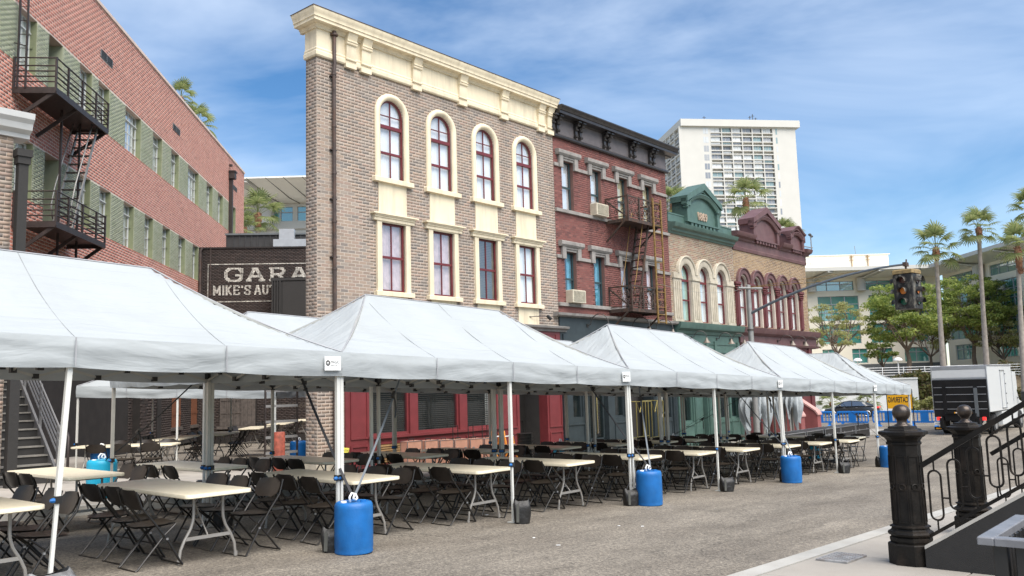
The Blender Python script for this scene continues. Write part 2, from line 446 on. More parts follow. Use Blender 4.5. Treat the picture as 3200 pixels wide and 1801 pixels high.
# ---------------------------------------------------------------- materials
M_ = {}
TANB = [(0.25,0.19,0.15),(0.29,0.222,0.172),(0.33,0.246,0.186),(0.31,0.22,0.173),(0.265,0.216,0.178),(0.19,0.163,0.143),(0.33,0.27,0.22)]
REDB = [(0.145,0.05,0.044),(0.20,0.068,0.056),(0.17,0.058,0.05),(0.235,0.09,0.074),(0.115,0.044,0.04)]
SALB = [(0.43,0.155,0.108),(0.51,0.195,0.14),(0.47,0.175,0.122),(0.55,0.235,0.17),(0.35,0.125,0.09)]
OCHB = [(0.26,0.17,0.085),(0.33,0.22,0.115),(0.29,0.19,0.10),(0.20,0.13,0.075),(0.36,0.25,0.14)]
MIXB = [(0.25,0.18,0.11),(0.33,0.25,0.16),(0.29,0.155,0.10),(0.21,0.16,0.11),(0.36,0.29,0.20)]
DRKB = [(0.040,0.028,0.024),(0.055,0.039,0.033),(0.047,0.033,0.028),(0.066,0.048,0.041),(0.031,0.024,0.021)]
def brickmats(nm, cols, dirt, damt=0.55):
    c0 = cols[1]
    M_[nm+'_j'] = mat(nm+'_brick_joined', (1,1,1), 0.85, var=0.10, scale=1.3, bump=0.15, bscale=45, per=('island', cols), dirt=dirt, damt=damt, dscale=1.0, dz=(1.8, 1.8, .28))
    M_[nm+'_i'] = mat(nm+'_brick_single', (1,1,1), 0.85, var=0.10, scale=9, bump=0.15, bscale=45, per=('object', cols))
brickmats('tan', TANB, (0.12,0.10,0.085), 0.55); brickmats('red', REDB, (0.06,0.022,0.02), 0.75); brickmats('salmon', SALB, (0.35,0.13,0.1), 0.3)
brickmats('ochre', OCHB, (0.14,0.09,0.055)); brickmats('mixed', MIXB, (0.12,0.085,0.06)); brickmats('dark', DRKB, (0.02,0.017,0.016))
M_['mortar_tan'] = mat('pale_mortar', (0.45,0.385,0.32), 0.95, var=0.14, scale=2, bump=0.3)
M_['mortar_red'] = mat('sooty_red_mortar', (0.16,0.085,0.07), 0.95, var=0.25, scale=2, bump=0.3)
M_['mortar_salmon'] = mat('pink_grey_mortar', (0.66,0.52,0.44), 0.95, var=0.12, scale=2)
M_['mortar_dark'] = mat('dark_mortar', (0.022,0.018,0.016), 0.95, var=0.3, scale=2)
M_['cream'] = mat('cream_paint', (0.72,0.62,0.44), 0.55, var=0.06, scale=2, bump=0.08, bscale=25, dirt=(0.43,0.36,0.25), damt=0.6, dscale=1.6, dz=(3.5, 3.5, .35))
M_['stone'] = mat('grey_limestone', (0.25,0.23,0.21), 0.8, var=0.18, scale=6, bump=0.3, dirt=(0.12,0.11,0.10), damt=0.6, dscale=2)
M_['black_cornice'] = mat('black_brown_painted_metal', (0.030,0.026,0.025), 0.38, var=0.3, scale=5, bump=0.15)
M_['grey_frieze'] = mat('purple_grey_frieze', (0.115,0.10,0.10), 0.6, var=0.15, scale=4)
M_['burgundy'] = mat('burgundy_window_paint', (0.13,0.018,0.022), 0.4, var=0.15)
M_['slate'] = mat('slate_blue_paint', (0.028,0.038,0.042), 0.45, var=0.15, scale=5)
M_['green_paint'] = mat('bottle_green_paint', (0.066,0.120,0.100), 0.5, var=0.14, scale=4, dirt=(0.10,0.17,0.14), damt=0.4)
M_['green_dark'] = mat('dark_green_paint', (0.025,0.06,0.05), 0.5, var=0.15, scale=4)
M_['maroon'] = mat('plum_maroon_paint', (0.115,0.055,0.055), 0.55, var=0.16, scale=4, dirt=(0.2,0.13,0.12), damt=0.4)
M_['oxblood'] = mat('oxblood_shop_paint', (0.115,0.03,0.032), 0.5, var=0.12, scale=4)
M_['stoop_red'] = mat('dusty_red_stoop_paint', (0.24,0.075,0.07), 0.6, var=0.12)
M_['stoop_pink'] = mat('pink_stoop_coping', (0.46,0.26,0.23), 0.65, var=0.1)
M_['shop_red'] = mat('crimson_shop_paint', (0.16,0.03,0.033), 0.42, var=0.12, scale=4)
M_['arch_stone'] = mat('weathered_cream_stone', (0.47,0.42,0.33), 0.75, var=0.14, scale=5, bump=0.2, dirt=(0.25,0.2,0.14), damt=0.45)
M_['white_stone'] = mat('white_painted_cornice', (0.52,0.52,0.50), 0.6, var=0.05)
M_['rust_pipe'] = mat('rusty_drainpipe', (0.075,0.055,0.048), 0.6, metal=0.3, var=0.3, scale=6, dirt=(0.14,0.065,0.035), damt=0.7, dscale=4)
M_['green_brick'] = mat('sage_green_painted_brick', (0.30,0.325,0.215), 0.75, var=0.10, scale=3, bump=0.4, bscale=35, dirt=(0.37,0.38,0.29), damt=0.5)
M_['green_jamb'] = mat('sage_green_window_trim', (0.19,0.21,0.115), 0.6, var=0.12)
M_['iron'] = mat('dark_brown_iron', (0.040,0.030,0.027), 0.5, metal=0.3, var=0.25, scale=8, bump=0.1)
M_['rust_iron'] = mat('rusted_wrought_iron', (0.050,0.034,0.027), 0.7, metal=0.1, var=0.4, scale=14, dirt=(0.12,0.058,0.026), damt=0.7, dscale=6)
M_['gold_rust'] = mat('ochre_rust_ladder_paint', (0.24,0.145,0.045), 0.6, metal=0.3, var=0.35, scale=14)
M_['steel'] = mat('bare_aluminium', (0.55,0.55,0.56), 0.35, metal=0.9, var=0.08)
M_['white_frame'] = mat('white_window_sash', (0.55,0.56,0.52), 0.5, var=0.05)
M_['teal_frame'] = mat('dark_teal_sash', (0.03,0.055,0.06), 0.45, var=0.15)
M_['curtain'] = mat('white_net_curtain', (0.86,0.86,0.84), 0.9, var=0.05, scale=3)
M_['curtain_blue'] = mat('turquoise_curtain', (0.10,0.34,0.44), 0.9, var=0.25, scale=3)
M_['curtain_pink'] = mat('pink_streaked_curtain', (0.62,0.50,0.50), 0.9, var=0.18, scale=6)
M_['curtain_green'] = mat('pale_green_curtain', (0.40,0.55,0.44), 0.9, var=0.15, scale=3)
M_['curtain_cream'] = mat('straw_curtain', (0.62,0.55,0.34), 0.9, var=0.12, scale=3)
M_['blind_dark'] = mat('dark_slat_blind', (0.17,0.155,0.14), 0.6, var=0.1)
M_['blind_brown'] = mat('brown_wood_blind', (0.05,0.033,0.026), 0.6, var=0.25)
M_['backing'] = mat('dark_room_behind', (0.035,0.032,0.03), 0.9)
M_['backing_pale'] = mat('pale_plaster_behind', (0.5,0.5,0.48), 0.9)
M_['glass'] = glass('window_glass', refl=0.10, see=0.98, tint=(.95,.97,.98))
M_['glass_mirror'] = glass('bright_reflecting_glass', refl=0.22, see=0.95, tint=(.95,.97,.98))
M_['glass_dark'] = glass('dark_shop_glass', refl=0.02, graz=0.10, see=0.7)
M_['glass_teal'] = glass('teal_office_glass', refl=0.22, see=0.0, body=(0.06,0.27,0.235), tint=(0.3,0.6,0.55))
M_['glass_tower'] = glass('tower_window_glass', refl=0.30, see=0.0, body=(0.10,0.12,0.14))
M_['glass_car'] = glass('car_window_glass', refl=0.25, see=0.2, body=(0.01,0.012,0.014))
M_['asphalt'] = None
M_['concrete'] = mat('pale_pavement_concrete', (0.30,0.275,0.24), 0.9, var=0.10, scale=1.5, bump=0.25, bscale=90, dirt=(0.22,0.18,0.14), damt=0.35, dscale=0.9)
M_['kerb'] = mat('kerb_concrete', (0.36,0.35,0.32), 0.9, var=0.12, scale=2, bump=0.25, bscale=60, dirt=(0.25,0.22,0.18), damt=0.4)
M_['tent_plain'] = mat('white_tent_fabric', (0.37,0.395,0.40), 0.75, var=0.03, scale=1.2, bump=0.12, bscale=6)
M_['tent_pole'] = mat('white_coated_tent_pole', (0.66,0.65,0.60), 0.4, metal=0.1, var=0.06)
M_['truss'] = mat('grey_tent_truss', (0.42,0.41,0.37), 0.4, metal=0.3, var=0.08)
M_['black_plastic'] = mat('black_plastic', (0.016,0.015,0.014), 0.42, var=0.2)
M_['chair'] = mat('dark_brown_black_chair_plastic', (0.028,0.021,0.016), 0.42, var=0.2, scale=12, bump=0.05, bscale=120)
M_['chair_leg'] = mat('dark_chair_steel', (0.014,0.012,0.010), 0.4, metal=0.1, var=0.2)
M_['table'] = mat('cream_speckled_tabletop', (0.78,0.70,0.52), 0.32, var=0.05, scale=20, bump=0.04, bscale=90, dirt=(0.60,0.52,0.36), damt=0.45, dscale=3)
M_['pale_rod'] = mat('pale_pink_door_rod', (0.72,0.62,0.58), 0.4)
M_['poster_yellow'] = mat('yellow_window_notice', (0.75,0.5,0.03), 0.6); M_['poster_pale'] = mat('pale_window_disc', (0.75,0.74,0.55), 0.6)
M_['tag_yellow'] = mat('lemon_yellow_tag', (0.85,0.75,0.12), 0.6)
M_['table_leg'] = mat('grey_table_leg', (0.33,0.31,0.28), 0.45, metal=0.3, var=0.1)
M_['blue'] = mat('blue_barrel_plastic', (0.004,0.115,0.36), 0.5, var=0.18, scale=5, bump=0.12, bscale=40, dirt=(0.03,0.17,0.40), damt=0.4, dscale=7)
M_['blue_barrier'] = mat('blue_barrier_plastic', (0.008,0.17,0.55), 0.45, var=0.1, scale=3)
M_['cyan'] = mat('cyan_barrel_plastic', (0.01,0.36,0.55), 0.42, var=0.1)
M_['white_plastic'] = mat('white_plastic', (0.80,0.80,0.78), 0.4, var=0.03)
M_['strap'] = mat('black_webbing', (0.02,0.02,0.022), 0.7, var=0.2)
M_['strap_grey'] = mat('grey_webbing', (0.16,0.18,0.20), 0.6, var=0.2)
M_['bag'] = mat('black_weight_bag', (0.014,0.013,0.012), 0.5, var=0.3, scale=9, bump=0.5, bscale=18)
M_['bag_grey'] = mat('grey_bag_strap', (0.07,0.07,0.06), 0.7, var=0.2)
M_['cast_iron'] = mat('worn_black_cast_iron', (0.011,0.0095,0.008), 0.5, metal=0.0, spec=0.16, var=0.35, scale=9, bump=0.2, bscale=40, dirt=(0.06,0.042,0.03), damt=0.4, dscale=5)
M_['dark_wall'] = mat('charcoal_painted_wall', (0.022,0.020,0.018), 0.75, var=0.12, scale=12, bump=0.25, bscale=140)
M_['yellow'] = mat('yellow_sign', (0.85,0.43,0.01), 0.5, var=0.03)
M_['black_ink'] = mat('black_lettering', (0.02,0.018,0.015), 0.6)
M_['white_ink'] = mat('worn_white_lettering', (0.58,0.56,0.50), 0.9, var=0.3, scale=12, bump=0.2, dirt=(0.12,0.1,0.09), damt=0.55, dscale=9)
M_['orange_wood'] = mat('copper_orange_case', (0.56,0.29,0.20), 0.5, var=0.15, scale=4)
M_['orange'] = mat('orange_painted_metal', (0.75,0.30,0.05), 0.45, var=0.1)
M_['brass'] = mat('brass_tube', (0.30,0.25,0.085), 0.4, metal=0.5, var=0.1)
M_['wood_shutter'] = mat('weathered_red_brown_wood', (0.16,0.058,0.026), 0.75, var=0.35, scale=12, bump=0.3)
M_['grey_board'] = mat('weathered_grey_brown_boards', (0.085,0.07,0.06), 0.8, var=0.3, scale=8, bump=0.3)
M_['rust_red'] = mat('rusty_red_bollard_paint', (0.33,0.075,0.045), 0.7, var=0.4, scale=14, dirt=(0.10,0.05,0.03), damt=0.6, dscale=6)
M_['truck_white'] = mat('white_truck_paint', (0.60,0.61,0.60), 0.3, var=0.02, coat=0.3)
M_['truck_black'] = mat('black_tail_lift', (0.008,0.0075,0.0075), 0.55, spec=0.25, var=0.3, scale=3, dirt=(0.025,0.025,0.025), damt=0.4)
M_['rubber'] = mat('tyre_rubber', (0.016,0.016,0.016), 0.85, var=0.2)
M_['car_black'] = mat('glossy_dark_grey_car_paint', (0.035,0.036,0.038), 0.22, metal=0.3, var=0.05, coat=0.8)
M_['red_light'] = mat('red_tail_lamp', (0.55,0.02,0.02), 0.25, emit=(1.0,0.06,0.05,0.35))
M_['amber'] = mat('amber_reflector', (0.85,0.35,0.01), 0.3)
M_['signal_paint'] = mat('flaking_black_yellow_signal_paint', (0.012,0.011,0.010), 0.55, var=0.3, scale=8, dirt=(0.30,0.27,0.21), damt=1.0, dscale=4.0, bump=0.3)
M_['signal_top'] = mat('worn_yellow_signal_cap', (0.26,0.18,0.075), 0.7, var=0.3, scale=9, dirt=(0.05,0.04,0.03), damt=0.7, dscale=6)
M_['lens_red'] = mat('dark_red_signal_lens', (0.06,0.015,0.012), 0.2); M_['lens_amber'] = mat('amber_signal_lens', (0.72,0.20,0.02), 0.3); M_['lens_green'] = mat('green_signal_lens', (0.01,0.10,0.06), 0.2)
M_['galv'] = mat('galvanised_pole', (0.30,0.29,0.27), 0.5, metal=0.5, var=0.12, scale=6)
M_['arm'] = mat('blue_grey_signal_arm', (0.13,0.15,0.17), 0.45, metal=0.4, var=0.1)
M_['tower'] = mat('white_tower_concrete', (0.55,0.535,0.49), 0.8, var=0.03, scale=0.3)
M_['tower_shade'] = mat('grey_balcony_recess', (0.30,0.30,0.30), 0.8)
M_['cream_wall'] = mat('cream_office_wall', (0.86,0.80,0.66), 0.8, var=0.03, scale=0.3)
M_['soffit'] = mat('grey_beige_soffit', (0.86,0.84,0.77), 0.8, var=0.04, scale=0.5)
M_['pale_wall'] = mat('pale_retaining_wall', (0.62,0.62,0.60), 0.8, var=0.05, scale=0.6)
M_['dark_panel'] = mat('dark_ribbed_metal', (0.035,0.034,0.034), 0.6, var=0.15)
M_['grey_panel'] = mat('grey_office_base', (0.11,0.12,0.125), 0.7, var=0.1)
M_['bark'] = mat('grey_brown_bark', (0.17,0.13,0.10), 0.9, var=0.25, scale=5, bump=0.5, bscale=12)
M_['palm_bark'] = mat('grey_palm_trunk', (0.30,0.26,0.22), 0.9, var=0.22, scale=(4), bump=0.5, bscale=8)
M_['palm_skirt'] = mat('red_brown_palm_skirt', (0.23,0.11,0.06), 0.9, var=0.4, scale=6, bump=0.4)
def leafmat(nm, cols, trans=0.55):
    m = bpy.data.materials.new(nm); m.use_nodes = True; nt = m.node_tree; N = nt.nodes; Lk = nt.links; b = N['Principled BSDF']
    ri = N.new('ShaderNodeNewGeometry'); cr = N.new('ShaderNodeValToRGB')
    while len(cr.color_ramp.elements) < len(cols): cr.color_ramp.elements.new(0.5)
    for i, c in enumerate(cols): cr.color_ramp.elements[i].position = i/(len(cols)-1); cr.color_ramp.elements[i].color = (*c, 1)
    Lk.new(ri.outputs['Random Per Island'], cr.inputs['Fac']); Lk.new(cr.outputs['Color'], b.inputs['Base Color'])
    b.inputs['Roughness'].default_value = 0.55
    tr = N.new('ShaderNodeBsdfTranslucent'); Lk.new(cr.outputs['Color'], tr.inputs['Color'])
    mxs = N.new('ShaderNodeMixShader'); mxs.inputs[0].default_value = trans
    Lk.new(b.outputs[0], mxs.inputs[1]); Lk.new(tr.outputs[0], mxs.inputs[2]); Lk.new(mxs.outputs[0], N['Material Output'].inputs['Surface']); return m
M_['leaf'] = leafmat('tree_leaves', [(0.13,0.19,0.045),(0.20,0.27,0.06),(0.31,0.37,0.09),(0.42,0.45,0.14)])
M_['leaf_pale'] = leafmat('pale_olive_leaves', [(0.28,0.30,0.11),(0.38,0.39,0.14),(0.47,0.44,0.20),(0.22,0.25,0.09)])
M_['palm'] = leafmat('palm_fronds', [(0.16,0.20,0.07),(0.23,0.27,0.10),(0.33,0.34,0.15)])
M_['shrub'] = leafmat('hillside_shrubs', [(0.09,0.10,0.03),(0.15,0.16,0.05),(0.20,0.14,0.07),(0.12,0.16,0.045)])

# asphalt: speckled aggregate, stains and patches
def asphalt():
    m = mat('sun_bleached_asphalt', (0.168,0.150,0.128), 0.9, var=0.14, scale=0.7, dirt=(0.11,0.10,0.09), damt=0.5, dscale=0.5)
    nt = m.node_tree; N = nt.nodes; Lk = nt.links; b = N['Principled BSDF']
    tcn = N.new('ShaderNodeTexCoord')
    v = N.new('ShaderNodeTexVoronoi'); v.inputs['Scale'].default_value = 62; Lk.new(tcn.outputs['Object'], v.inputs['Vector'])
    n = N.new('ShaderNodeTexNoise'); n.inputs['Scale'].default_value = 26; n.inputs['Detail'].default_value = 6; n.inputs['Roughness'].default_value = 0.75; Lk.new(tcn.outputs['Object'], n.inputs['Vector'])
    cr = N.new('ShaderNodeValToRGB'); cr.color_ramp.elements[0].position = 0.32; cr.color_ramp.elements[1].position = 0.68
    cr.color_ramp.elements[0].color = (0.5,0.49,0.48,1); cr.color_ramp.elements[1].color = (1.6,1.58,1.53,1); Lk.new(n.outputs['Fac'], cr.inputs['Fac'])
    old = b.inputs['Base Color'].links[0].from_socket
    mm = N.new('ShaderNodeMix'); mm.data_type = 'RGBA'; mm.blend_type = 'MULTIPLY'; mm.inputs[0].default_value = 1
    Lk.new(old, mm.inputs[6]); Lk.new(cr.outputs['Color'], mm.inputs[7])
    c2 = N.new('ShaderNodeValToRGB'); c2.color_ramp.elements[0].color = (0.5,0.5,0.5,1); c2.color_ramp.elements[1].color = (1.55,1.54,1.5,1)
    Lk.new(v.outputs['Color'], c2.inputs['Fac'])
    m2 = N.new('ShaderNodeMix'); m2.data_type = 'RGBA'; m2.blend_type = 'MULTIPLY'; m2.inputs[0].default_value = 1
    Lk.new(mm.outputs[2], m2.inputs[6]); Lk.new(c2.outputs['Color'], m2.inputs[7]); Lk.new(m2.outputs[2], b.inputs['Base Color'])
    bp = N.new('ShaderNodeBump'); bp.inputs['Strength'].default_value = 0.6; bp.inputs['Distance'].default_value = 0.01
    Lk.new(v.outputs['Distance'], bp.inputs['Height']); Lk.new(bp.outputs['Normal'], b.inputs['Normal']); return m
M_['asphalt'] = asphalt()

def tent_cloth():
    m = mat('white_tent_cloth', (0.37,0.395,0.40), 0.8, var=0.035, scale=0.9, dirt=(0.31,0.325,0.32), damt=0.5, dscale=0.8)
    nt = m.node_tree; N = nt.nodes; Lk = nt.links; b = N['Principled BSDF']; tcn = N.new('ShaderNodeTexCoord'); prev = None
    for rot, sc, st, dist in ((.35, (.7, 6.5, 3), .7, .05), (-.5, (1.2, 10, 4), .4, .03), (0, (14, 14, 14), .10, .01)):
        mpn = N.new('ShaderNodeMapping'); mpn.inputs['Rotation'].default_value = (0, 0, rot); mpn.inputs['Scale'].default_value = sc; Lk.new(tcn.outputs['Object'], mpn.inputs['Vector'])
        nz = N.new('ShaderNodeTexNoise'); nz.inputs['Scale'].default_value = 1; nz.inputs['Detail'].default_value = 4; nz.inputs['Distortion'].default_value = .6; Lk.new(mpn.outputs['Vector'], nz.inputs['Vector'])
        bp = N.new('ShaderNodeBump'); bp.inputs['Strength'].default_value = st; bp.inputs['Distance'].default_value = dist; Lk.new(nz.outputs['Fac'], bp.inputs['Height'])
        if prev: Lk.new(prev, bp.inputs['Normal'])
        prev = bp.outputs['Normal']
    Lk.new(prev, b.inputs['Normal'])
    tr = N.new('ShaderNodeBsdfTranslucent'); tr.inputs['Color'].default_value = (.55,.55,.52,1); ms = N.new('ShaderNodeMixShader'); ms.inputs[0].default_value = .10
    Lk.new(b.outputs[0], ms.inputs[1]); Lk.new(tr.outputs[0], ms.inputs[2]); Lk.new(ms.outputs[0], N['Material Output'].inputs['Surface']); return m
M_['tent'] = tent_cloth()
# cracks and tar stains for the road
def road_wear():
    m = M_['asphalt']; nt = m.node_tree; N = nt.nodes; Lk = nt.links; b = N['Principled BSDF']; tcn = N.new('ShaderNodeTexCoord')
    dn = N.new('ShaderNodeTexNoise'); dn.inputs['Scale'].default_value = 1.1; dn.inputs['Detail'].default_value = 5; Lk.new(tcn.outputs['Object'], dn.inputs['Vector'])
    ad = N.new('ShaderNodeVectorMath'); ad.operation = 'MULTIPLY_ADD'; ad.inputs[1].default_value = (1.2,1.2,1.2); Lk.new(dn.outputs['Color'], ad.inputs[0]); Lk.new(tcn.outputs['Object'], ad.inputs[2])
    v = N.new('ShaderNodeTexVoronoi'); v.feature = 'DISTANCE_TO_EDGE'; v.inputs['Scale'].default_value = .28; Lk.new(ad.outputs[0], v.inputs['Vector'])
    cr = N.new('ShaderNodeValToRGB'); cr.color_ramp.elements[0].position = .0; cr.color_ramp.elements[1].position = .006; cr.color_ramp.elements[0].color = (.66,.66,.66,1)
    Lk.new(v.outputs['Distance'], cr.inputs['Fac'])
    sn = N.new('ShaderNodeTexNoise'); sn.inputs['Scale'].default_value = .9; sn.inputs['Detail'].default_value = 9; sn.inputs['Roughness'].default_value = .7
    mpn = N.new('ShaderNodeMapping'); mpn.inputs['Scale'].default_value = (.35,1.3,1); Lk.new(tcn.outputs['Object'], mpn.inputs['Vector']); Lk.new(mpn.outputs['Vector'], sn.inputs['Vector'])
    sr = N.new('ShaderNodeValToRGB'); sr.color_ramp.elements[0].position = .34; sr.color_ramp.elements[1].position = .66; sr.color_ramp.elements[0].color = (.68,.66,.64,1); sr.color_ramp.elements[1].color = (1.22,1.22,1.2,1); Lk.new(sn.outputs['Fac'], sr.inputs['Fac'])
    old = b.inputs['Base Color'].links[0].from_socket
    for c in (cr, sr):
        mm = N.new('ShaderNodeMix'); mm.data_type = 'RGBA'; mm.blend_type = 'MULTIPLY'; mm.inputs[0].default_value = 1; Lk.new(old, mm.inputs[6]); Lk.new(c.outputs['Color'], mm.inputs[7]); old = mm.outputs[2]
    Lk.new(old, b.inputs['Base Color'])
road_wear()

M_['bag_silver'] = mat('silver_grey_plastic_bag', (0.20,0.20,0.20), 0.3, metal=0.2, var=0.4, scale=14, bump=0.8, bscale=22)
# ---------------------------------------------------------------- ground
def sheet(name, x0, x1, y0, y1, dz, m, nx=40, ny=4, label=None, kind='structure'):
    xs = sorted(set(list(np.linspace(x0, x1, nx+1))+[q for q in (29.76, 50, 75) if x0 < q < x1]))
    mb = MB(); n = len(xs)
    for j in range(ny+1):
        for x in xs: mb.v.append((x, y0+(y1-y0)*j/ny, gz(x)+dz))
    for j in range(ny):
        for i in range(n-1): a = j*n+i; mb.f.append((a, a+1, a+n+1, a+n))
    return tag(mb.build(name, m), kind=kind)
M_['far_ground'] = mat('far_dry_ground', (0.24,0.22,0.18), 0.95, var=0.2, scale=0.1)
sheet('ground', -400, 1200, -400, 1200, -0.04, M_['far_ground'], 40, 40)
sheet('street', -30, 90, -30, 75, 0.0, M_['asphalt'], 60, 30)
KY = 14.1                                                    # kerb line of the far pavement
def slab_strip(name, x0, x1, y0, y1, dz, m):                # raised pavement with a solid edge
    mb = MB(); xs = [x0]+[x for x in (29.76, 50) if x0 < x < x1]+[x1]
    for a, b in zip(xs[:-1], xs[1:]):
        za, zb = gz(a), gz(b)
        mb.add([(a,y0,za-.3),(b,y0,zb-.3),(b,y1,zb-.3),(a,y1,za-.3),(a,y0,za+dz),(b,y0,zb+dz),(b,y1,zb+dz),(a,y1,za+dz)],
               [(3,2,1,0),(4,5,6,7),(0,1,5,4),(1,2,6,5),(2,3,7,6),(3,0,4,7)])
    return tag(mb.build(name, m), kind='structure')
M_['wall_ground'] = mat('alley_concrete', (0.33,0.30,0.26), 0.9, var=0.15, scale=0.8, bump=0.2, bscale=60, dirt=(0.14,0.12,0.10), damt=0.5)
slab_strip('alley_paving', -28, 12.1, KY+0.16, 58, 0.146, M_['wall_ground'])
far_pave = slab_strip('pavement', 12.1, 43.5, KY+0.16, 17.6, 0.142, M_['concrete'])
slab_strip('far_kerb', -28, 43.5, KY, KY+0.155, 0.15, M_['kerb'])
# flags of the far pavement
def flag_mesh(w, d, h=0.03):
    mb = MB(); c = 0.006
    mb.add([(c,c,h),(w-c,c,h),(w-c,d-c,h),(c,d-c,h),(0,0,h-c),(w,0,h-c),(w,d,h-c),(0,d,h-c),(0,0,0),(w,0,0),(w,d,0),(0,d,0)],
           [(0,1,2,3),(4,5,1,0),(5,6,2,1),(6,7,3,2),(7,4,0,3),(8,9,5,4),(9,10,6,5),(10,11,7,6),(11,8,4,7)])
    return mb
sl = math.atan(G)
fl = flag_mesh(1.49, 1.55).mesh('paving_slab', M_['concrete'])
for i in range(14):
    for j in range(2):
        x = 12.15+i*1.5; o = bpy.data.objects.new('paving_slab', fl); COL.objects.link(o); o.parent = far_pave
        o.location = (x, KY+0.18+j*1.58, gz(x)+0.142-0.018+random.uniform(-.002, .002)); o.rotation_euler = (0, sl, 0)
# near pavement on the right, with white kerb
near_pave = slab_strip('near_pavement', -6, 40, -8, 3.52, 0.125, M_['concrete'])
slab_strip('near_kerb', -6, 40, 3.52, 3.71, 0.15, M_['kerb'])
fl2 = flag_mesh(1.432, 1.358).mesh('paving_slab', M_['concrete'])
for i in range(9):
    for j in range(4):
        x = 2.9+i*1.45; y = 3.51-1.372*(j+1)
        o = bpy.data.objects.new('paving_slab', fl2); COL.objects.link(o); o.parent = near_pave
        o.location = (x, y, gz(x)+0.15-0.03+random.uniform(-.0015, .0015)); o.rotation_euler = (0, sl, 0)
# iron cover in the pavement
cov = MB(); cov.bbox(-0.26, 0.26, -0.15, 0.15, 0, 0.02, 0.004)
for i in range(14):
    for j in range(8):
        x, y = -0.24+i*0.036, -0.125+j*0.034; a = 0.010
        s = 1 if (i+j) % 2 else -1; cov.bar((x-a, y-a*s, 0.021), (x+a, y+a*s, 0.021), 0.005, 0.004)
M_['cover'] = mat('worn_steel_cover', (0.27,0.265,0.26), 0.5, metal=0.2, var=0.3, scale=9, dirt=(0.16,0.09,0.05), damt=0.5, dscale=5)
o = cov.build('utility_cover', M_['cover']); o.location = (8.43, 3.27, gz(8.43)+0.150); o.rotation_euler = (0, sl, 0.0)
tag(o, 'grey diamond-plate utility cover set in the pale pavement by the post', 'utility cover')
# ---------------------------------------------------------------- the row of old house fronts
FA = 0.010; FO = Vector((12.12, 17.0, 0)); FD = Vector((math.cos(FA), math.sin(FA), 0))
def front(name, label, s, cat='building'):
    return thing(name, label, cat, FO+FD*s, FA)
def shop_panel(mb, x0, x1, z0, z1, y=-0.02, w=0.045, d=0.03):
    """raised moulding round a panel"""
    for a, b, c, e in ((x0, x1, z1-w, z1), (x0, x1, z0, z0+w), (x0, x0+w, z0+w, z1-w), (x1-w, x1, z0+w, z1-w)): mb.box(a, b, y-d, y, c, e)
def shop_window(parent, x0, x1, z0, z1, mf, mg, mb_blind=None, y=0.05, fw=0.06):
    f = MB(); f.box(x0, x0+fw, y-0.03, y+0.06, z0, z1); f.box(x1-fw, x1, y-0.03, y+0.06, z0, z1); f.box(x0+fw, x1-fw, y-0.03, y+0.06, z1-fw, z1); f.box(x0+fw, x1-fw, y-0.03, y+0.06, z0, z0+fw)
    o = f.build('shop_window', mf, parent)
    MB().add([(x0+.01, y+.02, z0), (x1-.01, y+.02, z0), (x1-.01, y+.02, z1), (x0+.01, y+.02, z1)], [(0,1,2,3)]).build('pane', mg, o)
    if mb_blind:
        b = MB(); n = int((z1-z0)/0.055)
        for k in range(n):
            z = z0+0.05+k*(z1-z0-.08)/n; b.add([(x0+.06, y+.08, z), (x1-.06, y+.08, z), (x1-.06, y+.115, z+.028), (x0+.06, y+.115, z+.028)], [(0,1,2,3)])
        for t in (0.2, 0.5, 0.8): xx = x0+(x1-x0)*t; b.box(xx-.006, xx+.006, y+.075, y+.08, z0, z1)
        b.build('blind', mb_blind, o)
    return o
def gooseneck(loc, rz, m, drop=0.0, r=0.5, label='', group='gooseneck lamps over the shopfronts', h=0.28):
    t = thing('gooseneck_lamp', label, 'wall lamp', loc, rz, group)
    a = MB(); a.lathe([(0.05,0),(0.05,0.03),(0.02,0.04)], 10); 
    # plate sits on the wall (local +y), arm curls out towards the street
    arm = MB(); pts = [(0,0,0),(0,-0.12,0.03)]+[(0,-0.12-0.2*(1-math.cos(k*PI/8))*r*2, 0.03+math.sin(k*PI/8)*h) for k in range(1,8)]+[(0,-0.12-0.4*r*2,-0.02)]
    arm.tube(pts, 0.016, 6); arm.build('arm', m, t, smooth=40)
    e = pts[-1]; sh = MB(); sh.lathe([(0.03,0.0),(0.045,-0.06),(0.075,-0.11),(0.15,-0.21),(0.145,-0.205),(0.03,-0.10)], 12, e); sh.build('shade', M_['lamp_shade'], t, smooth=30)
    pl = MB(); pl.add([], []); pl.box(-0.055,0.055,-0.025,0.0,-0.055,0.055); pl.build('wall_plate', m, t)
    return t
M_['lamp_shade'] = mat('weathered_lamp_shade', (0.20,0.17,0.14), 0.55, metal=0.4, var=0.25, scale=8)
M_['lamp_arm'] = mat('dark_lamp_arm', (0.06,0.055,0.05), 0.5, metal=0.4, var=0.2)

